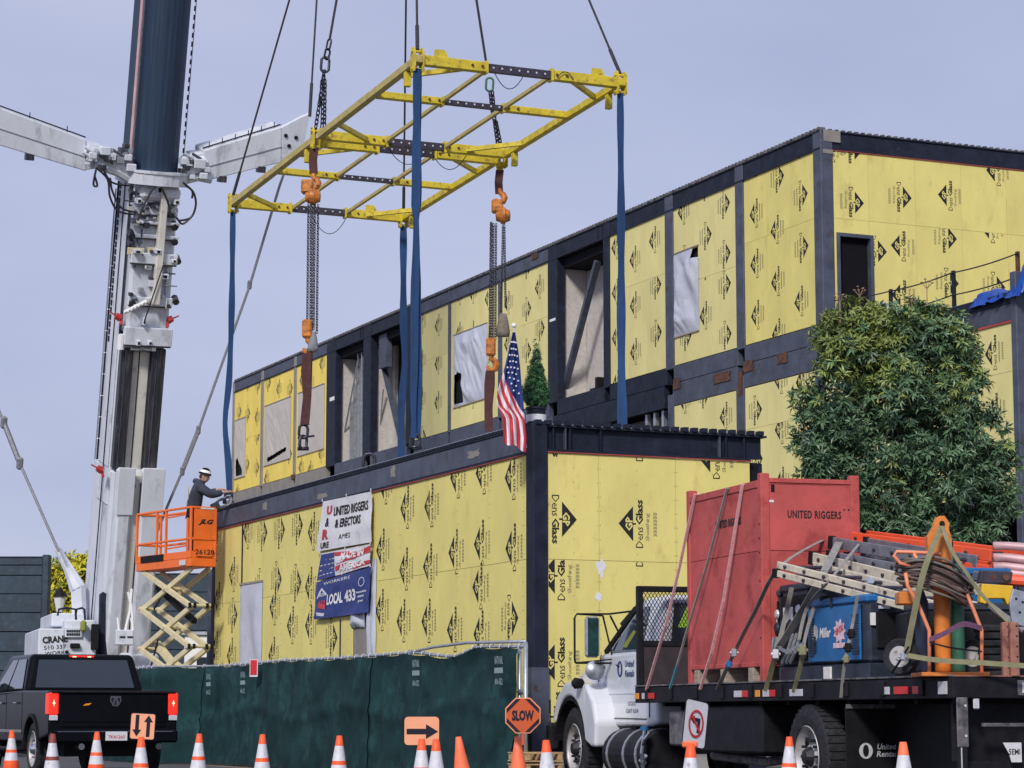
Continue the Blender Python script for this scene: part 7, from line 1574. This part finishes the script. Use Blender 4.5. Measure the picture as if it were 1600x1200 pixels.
strapobj('tie_down_strap', 'olive strap falling right from the cart top past yellow clamp', [at(1472, 822, 21.1), at(1487, 860, 20.98), at(1510, 895, 20.95), at(1535, 930, 21.0), at(1575, 972, 21.0)], .04, 'strapo')
strapobj('bungee_cord', 'purple bungee wrapped round the gas cylinders', [at(1452, 1000, 21.0), at(1475, 990, 20.98), at(1505, 975, 20.98), at(1534, 982, 21.05)], .05, 'purple', cat='bungee cord', wvec=Vector((0, 0, .024)))
strapobj('bungee_cord', 'thin dark cord below the purple bungee on the cylinders', [at(1452, 1003, 21.0), at(1485, 1012, 20.98), at(1534, 1018, 21.05)], .02, 'black', cat='bungee cord', wvec=Vector((0, 0, .008)))
strapobj('strap_ratchet', 'ratchet hanging at the cart wheel hub', [at(1420, 1010, 20.95), at(1408, 1030, 20.95), at(1393, 1052, 21.0)], .02, 'black', cat='ratchet', parts=[(at(1410, 1026, 20.95), .022, 'galv')])
# right edge gear
yc = at(1552, 928, 21.6); cl = thing('beam_clamp', 'yellow steel beam clamp on the load at the right', 'clamp', loc=yc)
k_ = 21.6 / F
poly = [(-27, -14), (-22, 15), (27, 12), (26, -14), (17, -18), (13, -8), (-13, -8), (-17, -17)]
mm = MB(); mm.prism([(x * k_, y * k_) for x, y in poly], PM((0, 0, 0), (1, .1, 0), (0, 0, 1)), .10); mm.build('jaw', 'yclamp', cl, bevel=.01)
for x in (-10, 15): MB().tube([(x * k_, -.03, .01), (x * k_, .02, .01)], .022, 12).build('bolt', 'galv', cl)
mm = MB(); mm.prism([(-27 * k_, .0), (25 * k_, 0), (28 * k_, 18 * k_), (-22 * k_, 20 * k_)], PM((0, .02, 16 * k_), (1, .1, 0), (0, 0, 1)), .10); mm.build('back_plate', 'telescope', cl, bevel=.01)
for x in (-2, 18): MB().tube([(x * k_, -.085, 25 * k_), (x * k_, -.07, 25 * k_)], .03, 12).build('bolt', 'rust', cl)
for (ua, ub, D_, lb) in ((1568, 1579, 21.3, 'left rusty pink steel post at the bed rear'), (1580, 1594, 21.1, 'right rusty pink steel post with bolt holes at bed rear')):
    p = at((ua + ub) / 2, 1057, D_); p.z = ZD + .003; wd = (ub - ua) * D_ / F / 2; zt = at(ua, 972, D_).z - p.z; q = thing('steel_post', lb, 'post', loc=p, group='rusty posts on the bed')
    MB().box(-wd, wd, 0, .09, 0, zt, .008).build('shaft', 'rustp', q); mm = MB()
    for k in range(5): z_ = .08 + k * .09; mm.tube([(.02, -.002, z_), (.02, 0.0, z_)], .009, 8)
    mm.build('bolt_holes', 'black', q, kind='stuff')
for k in range(7):
    p = at(1551, 1050 - k * 12, 21.5); p.z = ZD + .03 + k * .068; q = thing('rubber_pad', ('lowest black rubber pad', 'second black rubber pad from below', 'third black rubber pad from below', 'middle black rubber pad', 'third black rubber pad from top', 'second black rubber pad from top', 'topmost black rubber pad')[k] + ' in the stack beside rusty posts', 'rubber pad', loc=p, group='stack of black pads')
    MB().box(-.10 + R.uniform(-.01, .01), .11, 0, .35, -.03, .03, .012).build('pad', 'tyre', q)
p = at(1592, 950, 21.4); pf = thing('perforated_bracket', 'blue grey perforated steel bracket leaning at the right edge', 'bracket', loc=p)
mm = MB(); mm.prism([(-.08, -.14), (.10, -.18), (.14, .12), (-.06, .17), (-.10, .05)], PM((0, 0, 0), (1, .2, 0), (0, 0, 1)), .03); mm.build('plate', 'galv', pf, bevel=.008); mm = MB()
for (x, z) in ((-.03, .08), (.03, .05), (.0, -.04), (.06, -.08), (.07, .03)): mm.tube([(x, -.034 + .2 * x, z), (x, -.03 + .2 * x, z)], .012, 8)
mm.build('holes', 'black', pf, kind='stuff')
MB().tube([at(1540, 940, 21.6), at(1565, 960, 21.5), at(1600, 985, 21.4)], .03, 8).build('dark_pipe', 'greybag', label='dark grey pipe slanting below the perforated bracket', category='pipe')
p = at(1545, 1000, 22.3); p.z = ZD + .003; q = thing('gear_crate', 'dark crate of rigging gear behind the cylinder cart', 'crate', loc=p); MB().box(-.75, .9, .0, .7, 0, .62, .02).build('body', 'tblack', q); MB().box(-.7, .85, .05, .65, .62, .7, .02).build('gear_pile', 'wdark', q)
# ratchet straps and ropes over the load
X = lambda u, v, x=-.02: T_.w(T_.px(u, v, x))
XB = x0 - .035
strapobj('tie_down_rope', 'pink rope over the crate at its far end', [T_.w((x0 + .2, T_.px(1086, 771, XB).y, zt5 - .05)), X(1086, 772, XB), X(1062, 885, XB - .02), X(1040, 978, -.0), X(1010, 1078)], .025, 'strapp', cat='rope', wvec=[Vector((.014, .004, 0))] * 5, th=.02)
strapobj('tie_down_rope', 'grey and teal rope over the middle of the crate', [T_.w((x0 + .2, T_.px(1136, 762, XB).y, zt5 - .05)), X(1136, 763, XB), X(1105, 880, XB - .03), X(1072, 990, -.0), X(1058, 1040, -.01)], .02, 'strapg', cat='rope', wvec=[Vector((.011, .004, 0))] * 5, th=.018)
strapobj('tie_down_rope', 'teal lower end of the rope at the headboard', [X(1058, 1040, -.01), X(1047, 1076)], .02, 'strapt', cat='rope', wvec=[Vector((.012, .004, 0))] * 2, th=.018)
strapobj('tie_down_rope', 'pale pink rope over the crate nearest its corner', [T_.w((x0 + .2, T_.px(1160, 757, XB).y, zt5 - .05)), X(1160, 757, XB), X(1148, 830, XB - .02), X(1130, 940, XB - .04), X(1112, 1020, -.0), X(1094, 1077)], .028, 'strapp', cat='rope', wvec=[Vector((.015, .004, 0))] * 6, th=.02)
strapobj('tie_down_strap', 'grey ratchet strap from the ladders past the crate corner', [at(1301, 836, 25.7), X(1220, 884, .05), X(1180, 955, .0), X(1146, 1022, -.02), X(1121, 1077)], .045, 'strapg', parts=[(X(1147, 1020, -.04), .03, 'galv'), (X(1139, 1038, -.04), .025, 'wblue')])
strapobj('tie_down_strap', 'wide grey strap slanting in front of the black welders', [at(1311, 847, 25.0), X(1283, 902, .15), X(1250, 960, .1), X(1217, 1012, .0)], .085, 'strapg')
strapobj('tie_down_strap', 'grey strap in front of the black welder by the crate', [X(1237, 918, .2), X(1228, 960, .15), X(1215, 1014, .0)], .05, 'strapg')
strapobj('tie_down_strap', 'thin grey strap slanting over the blue welder corner', [at(1343, 849, 24.8), X(1300, 902, .15), X(1262, 948, .12), X(1248, 1000, .0)], .035, 'strapg')
strapobj('tie_down_strap', 'grey strap on the left louvre of the blue welder', [X(1272, 948, .17), X(1262, 980, .1), X(1255, 1010, .0)], .035, 'strapg')
strapobj('tie_down_strap', 'olive strap tail with ratchet below the wide grey strap', [X(1217, 1010), X(1210, 1030), X(1203, 1055), X(1197, 1080)], .06, 'strapo', parts=[(X(1212, 1022, -.05), .032, 'silver')])
strapobj('tie_down_strap', 'olive strap tail hanging left of the blue welder panel', [X(1255, 1008), X(1253, 1030), X(1246, 1060), X(1240, 1082)], .045, 'strapo', parts=[(X(1254, 1016, -.05), .035, 'strapo')])
strapobj('tie_down_strap', 'loose dark strap looped between two ratchets', [X(1217, 1012, -.03), X(1230, 1018, -.05), X(1243, 1012, -.03), X(1256, 1005, -.03)], .03, 'greybag', wvec=Vector((0, 0, .018)))
strapobj('tie_down_strap', 'grey strap with dark ratchet over the blue welder panel', [X(1340, 931, .15), X(1332, 975, .12), X(1325, 1010, .0), X(1318, 1050, -.03), X(1314, 1090, -.03)], .03, 'strapg', parts=[(X(1330, 990, .05), .03, 'black'), (X(1325, 1012, .0), .03, 'black'), (X(1322, 1030, -.03), .025, 'strapo')])
# ================================================================= CONES AND SIGNS
def cone_mesh(kind):
    pr = [(.17, .0), (.17, .035), (.135, .04)]
    def r_(z): return .024 + (.135 - .024) * (.71 - z) / .67
    if kind == 'plain': zz = [.04, .25, .45, .6, .71]; mi = [0, 0, 0, 0]
    else: zz = [.04, .365, .455, .492, .622, .71] if kind != 'short' else [.04, .38, .46, .492, .630, .71]; mi = [0, 1, 0, 1, 0]
    m = MB(); m.lathe([(r_(z), z) for z in zz] + [(.018, .712), (.016, .66)], 24, None, 0, mi + [0, 0]); return m
CONEM = {}
def cone(label, u, vt, m='cone', kind='band', tilt=0, band='conew', D=None, tiltdir=0):
    D_ = D or (.19 * F / (vt - 1117)); o = at(u, 1117, D_); o.z = .006; th = thing('traffic_cone', label, 'traffic cone', loc=o, group='traffic cones along the road'); th.rotation_euler = (R.uniform(-.03, .03), tilt + R.uniform(-.03, .03), 0)
    k = (kind, m, band)
    if k not in CONEM:
        a = cone_mesh(kind).build('cone_body', [m, band], th, smooth=False); b = MB().box(-.19, .19, -.19, .19, 0, .035, .012).build('base', 'black', th); CONEM[k] = (a, b)
        for ob in (a,): ob.data.polygons.foreach_set('use_smooth', [True] * len(ob.data.polygons))
    else:
        for s in CONEM[k]: c = s.copy(); COL.objects.link(c); c.parent = th
    th.rotation_euler[2] = R.uniform(0, 3) if kind != 'plain' else 0
    return th, D_
cone('leftmost striped cone in front of the pickup side', 20, 1142)
cone('dirty striped cone in front of the pickup wheel', 84, 1147, m='conem')
cone('striped cone in front of the pickup rear bumper', 152, 1144)
cone('striped cone carrying the two arrow sign', 222, 1152)
cone('striped cone before the bunched end of the green fence', 310, 1147)
cone('striped cone below the small red fence sign', 411, 1148)
cone('striped cone halfway along the green fence', 530, 1150)
cone('striped cone carrying the right arrow sign', 659, 1155)
cone('striped cone half hidden behind the right arrow sign', 683, 1163, D=18.5)
cone('plain orange cone leaning left beside the slow sign', 731, 1143, m='conef', kind='plain', tilt=-.14, D=21)
cone('plain orange cone holding up the octagonal slow sign', 812, 1142, m='conef', kind='plain', D=20.5)
cone('striped cone by the truck front wheel', 859, 1157)
cone('striped cone carrying the no left turn sign', 1078, 1166, D=15.5)
cone('striped cone before the truck rear wheel', 1231, 1150, D=20.5, kind='short')
cone('faded striped cone right of the mud flap', 1411, 1160, m='conef', D=16.5)
def signpanel(label, c, D, w_, h_, rc, m, items, tilt=0., yaw=0., octo=False, post=True, edge='signi'):
    o = at(c[0], c[1], D); th = thing('cone_sign', label, 'sign', loc=o, group='signs standing on cones'); th.rotation_euler = (0, tilt, yaw)
    def rr_(w2_, h2_, r_):
        if octo: q = w2_ * math.tan(math.pi / 8); return [(w2_, -q), (w2_, q), (q, h2_), (-q, h2_), (-w2_, q), (-w2_, -q), (-q, -h2_), (q, -h2_)]
        p = []
        for (sx, sy, a0) in ((1, -1, -90), (1, 1, 0), (-1, 1, 90), (-1, -1, 180)): p += [(sx * (w2_ - r_) + r_ * math.cos(math.radians(a0 + a)), sy * (h2_ - r_) + r_ * math.sin(math.radians(a0 + a))) for a in (0, 30, 60, 90)]
        return p
    Tm = PM((0, 0, 0), (1, 0, 0), (0, 0, 1)); MB().prism(rr_(w_ / 2, h_ / 2, rc), Tm, .004).build('panel', edge, th)
    MB().prism(rr_(w_ / 2 - .007, h_ / 2 - .007, rc * .85), Tm @ Matrix.Translation((0, 0, .0045)), .002).build('face', m, th)
    for (mt, polys, z_) in items:
        mm = MB()
        for p in polys:
            if isinstance(p, tuple) and p[0] == 't': v_, f_, _ = textw(p[1], p[4], p[5], bold=p[6]); mm.add(v_, f_, 0, Tm @ Matrix.Translation((p[2], p[3], z_)))
            else: mm.prism(p, Tm @ Matrix.Translation((0, 0, z_ - .001)), .001)
        mm.build('symbol', mt, th)
    if post: MB().box(-.012, .012, .002, .02, -h_ / 2 - .1, h_ / 2 - .04, .003).build('mount', m if not edge == 'signi' else 'signi', th)
    return th
def arrow(x0_, y0_, x1_, y1_, t, hl_, hw):
    d = Vector((x1_ - x0_, y1_ - y0_)); l = d.length; d /= l; n_ = Vector((-d.y, d.x)); b = Vector((x0_, y0_)); e = b + d * (l - hl_); tip = b + d * l
    return [tuple(q) for q in (b - n_ * t / 2, e - n_ * t / 2, e - n_ * hw / 2, tip, e + n_ * hw / 2, e + n_ * t / 2, b + n_ * t / 2)]
signpanel('orange sign with one black right arrow on its cone', (659, 1142), 20.0, .30, .245, .035, 'signo', [('signi', [arrow(-.125, -.005, .135, -.005, .045, .10, .12)], .009)])
signpanel('orange sign with down and up arrows on its cone', (223, 1135), 21.5, .225, .235, .02, 'signo', [('signi', [arrow(-.05, .10, -.05, -.09, .032, .06, .08), arrow(.05, -.09, .05, .10, .032, .06, .08)], .009)], tilt=.05)
k_ = .145
tri = lambda s1_, s2_: [(s1_ * .137, s2_ * .02), (s1_ * .137, s2_ * .055), (s1_ * .055, s2_ * .137), (s1_ * .02, s2_ * .137)] if s1_ * s2_ > 0 else [(s1_ * .02, s2_ * .137), (s1_ * .055, s2_ * .137), (s1_ * .137, s2_ * .055), (s1_ * .137, s2_ * .02)]
signpanel('octagonal orange sign reading slow on a plain cone', (817, 1118), 20.3, .295, .295, 0, 'signd', [('signi', [tri(1, 1), tri(-1, 1), tri(1, -1), tri(-1, -1), ('t', 'SLOW', 0, 0, .185, .09, .05)], .009)], octo=True, edge='signo')
ringo = [(.082 * math.cos(2 * math.pi * k / 28), .105 * math.sin(2 * math.pi * k / 28)) for k in range(28)]; ringi = [(.066 * math.cos(2 * math.pi * k / 28), .086 * math.sin(2 * math.pi * k / 28)) for k in range(28)]
rq = [[ringo[k], ringo[(k + 1) % 28], ringi[(k + 1) % 28], ringi[k]] for k in range(28)]
signpanel('tilted white no left turn sign on its cone', (1086, 1131), 18.0, .25, .35, .03, 'signw', [('signi', [[(.015, -.065), (.045, -.065), (.045, .045), (-.02, .045), (-.02, .06), (-.06, .03), (-.02, -.005), (-.02, .015), (.015, .015)]], .009), ('signr', rq + [[(-.065, .055), (-.05, .07), (.062, -.058), (.048, -.072)]], .0115)], tilt=.16, yaw=.75, edge='signi')
# flagging on cone
p = at(1078, 1168, 17); MB().box(-.055, .055, -.03, .03, 0, .045, .01, 0, Matrix.Translation(p)).build('flagging_tape', 'conef', label='orange tape tied under the no left turn sign', category='tape')
# wooden pallets stacked behind the slow cone
po_ = at(836, 1117, 31.6); po_.z = .006
for k in range(3):
    q = thing('wooden_pallet', ('lowest wooden pallet by the corner column', 'middle wooden pallet by the corner column', 'topmost wooden pallet by the corner column')[k], 'pallet', Matrix.Translation(po_ + Vector((0, 0, k * .145))) @ Matrix.Rotation(.4, 4, 'Z'), 'stacked wooden pallets')
    for x_ in (-.25, -.02, .2): MB().box(x_, x_ + .06, -.3, .3, .022, .10, .004).build('stringer', 'wood2', q)
    for y_ in (-.3, -.12, .06, .22): MB().box(-.26, .27, y_, y_ + .09, .103, .122, .003).box(-.26, .27, y_, y_ + .09, .0, .019, .003).build('deck_board', 'wood2', q)
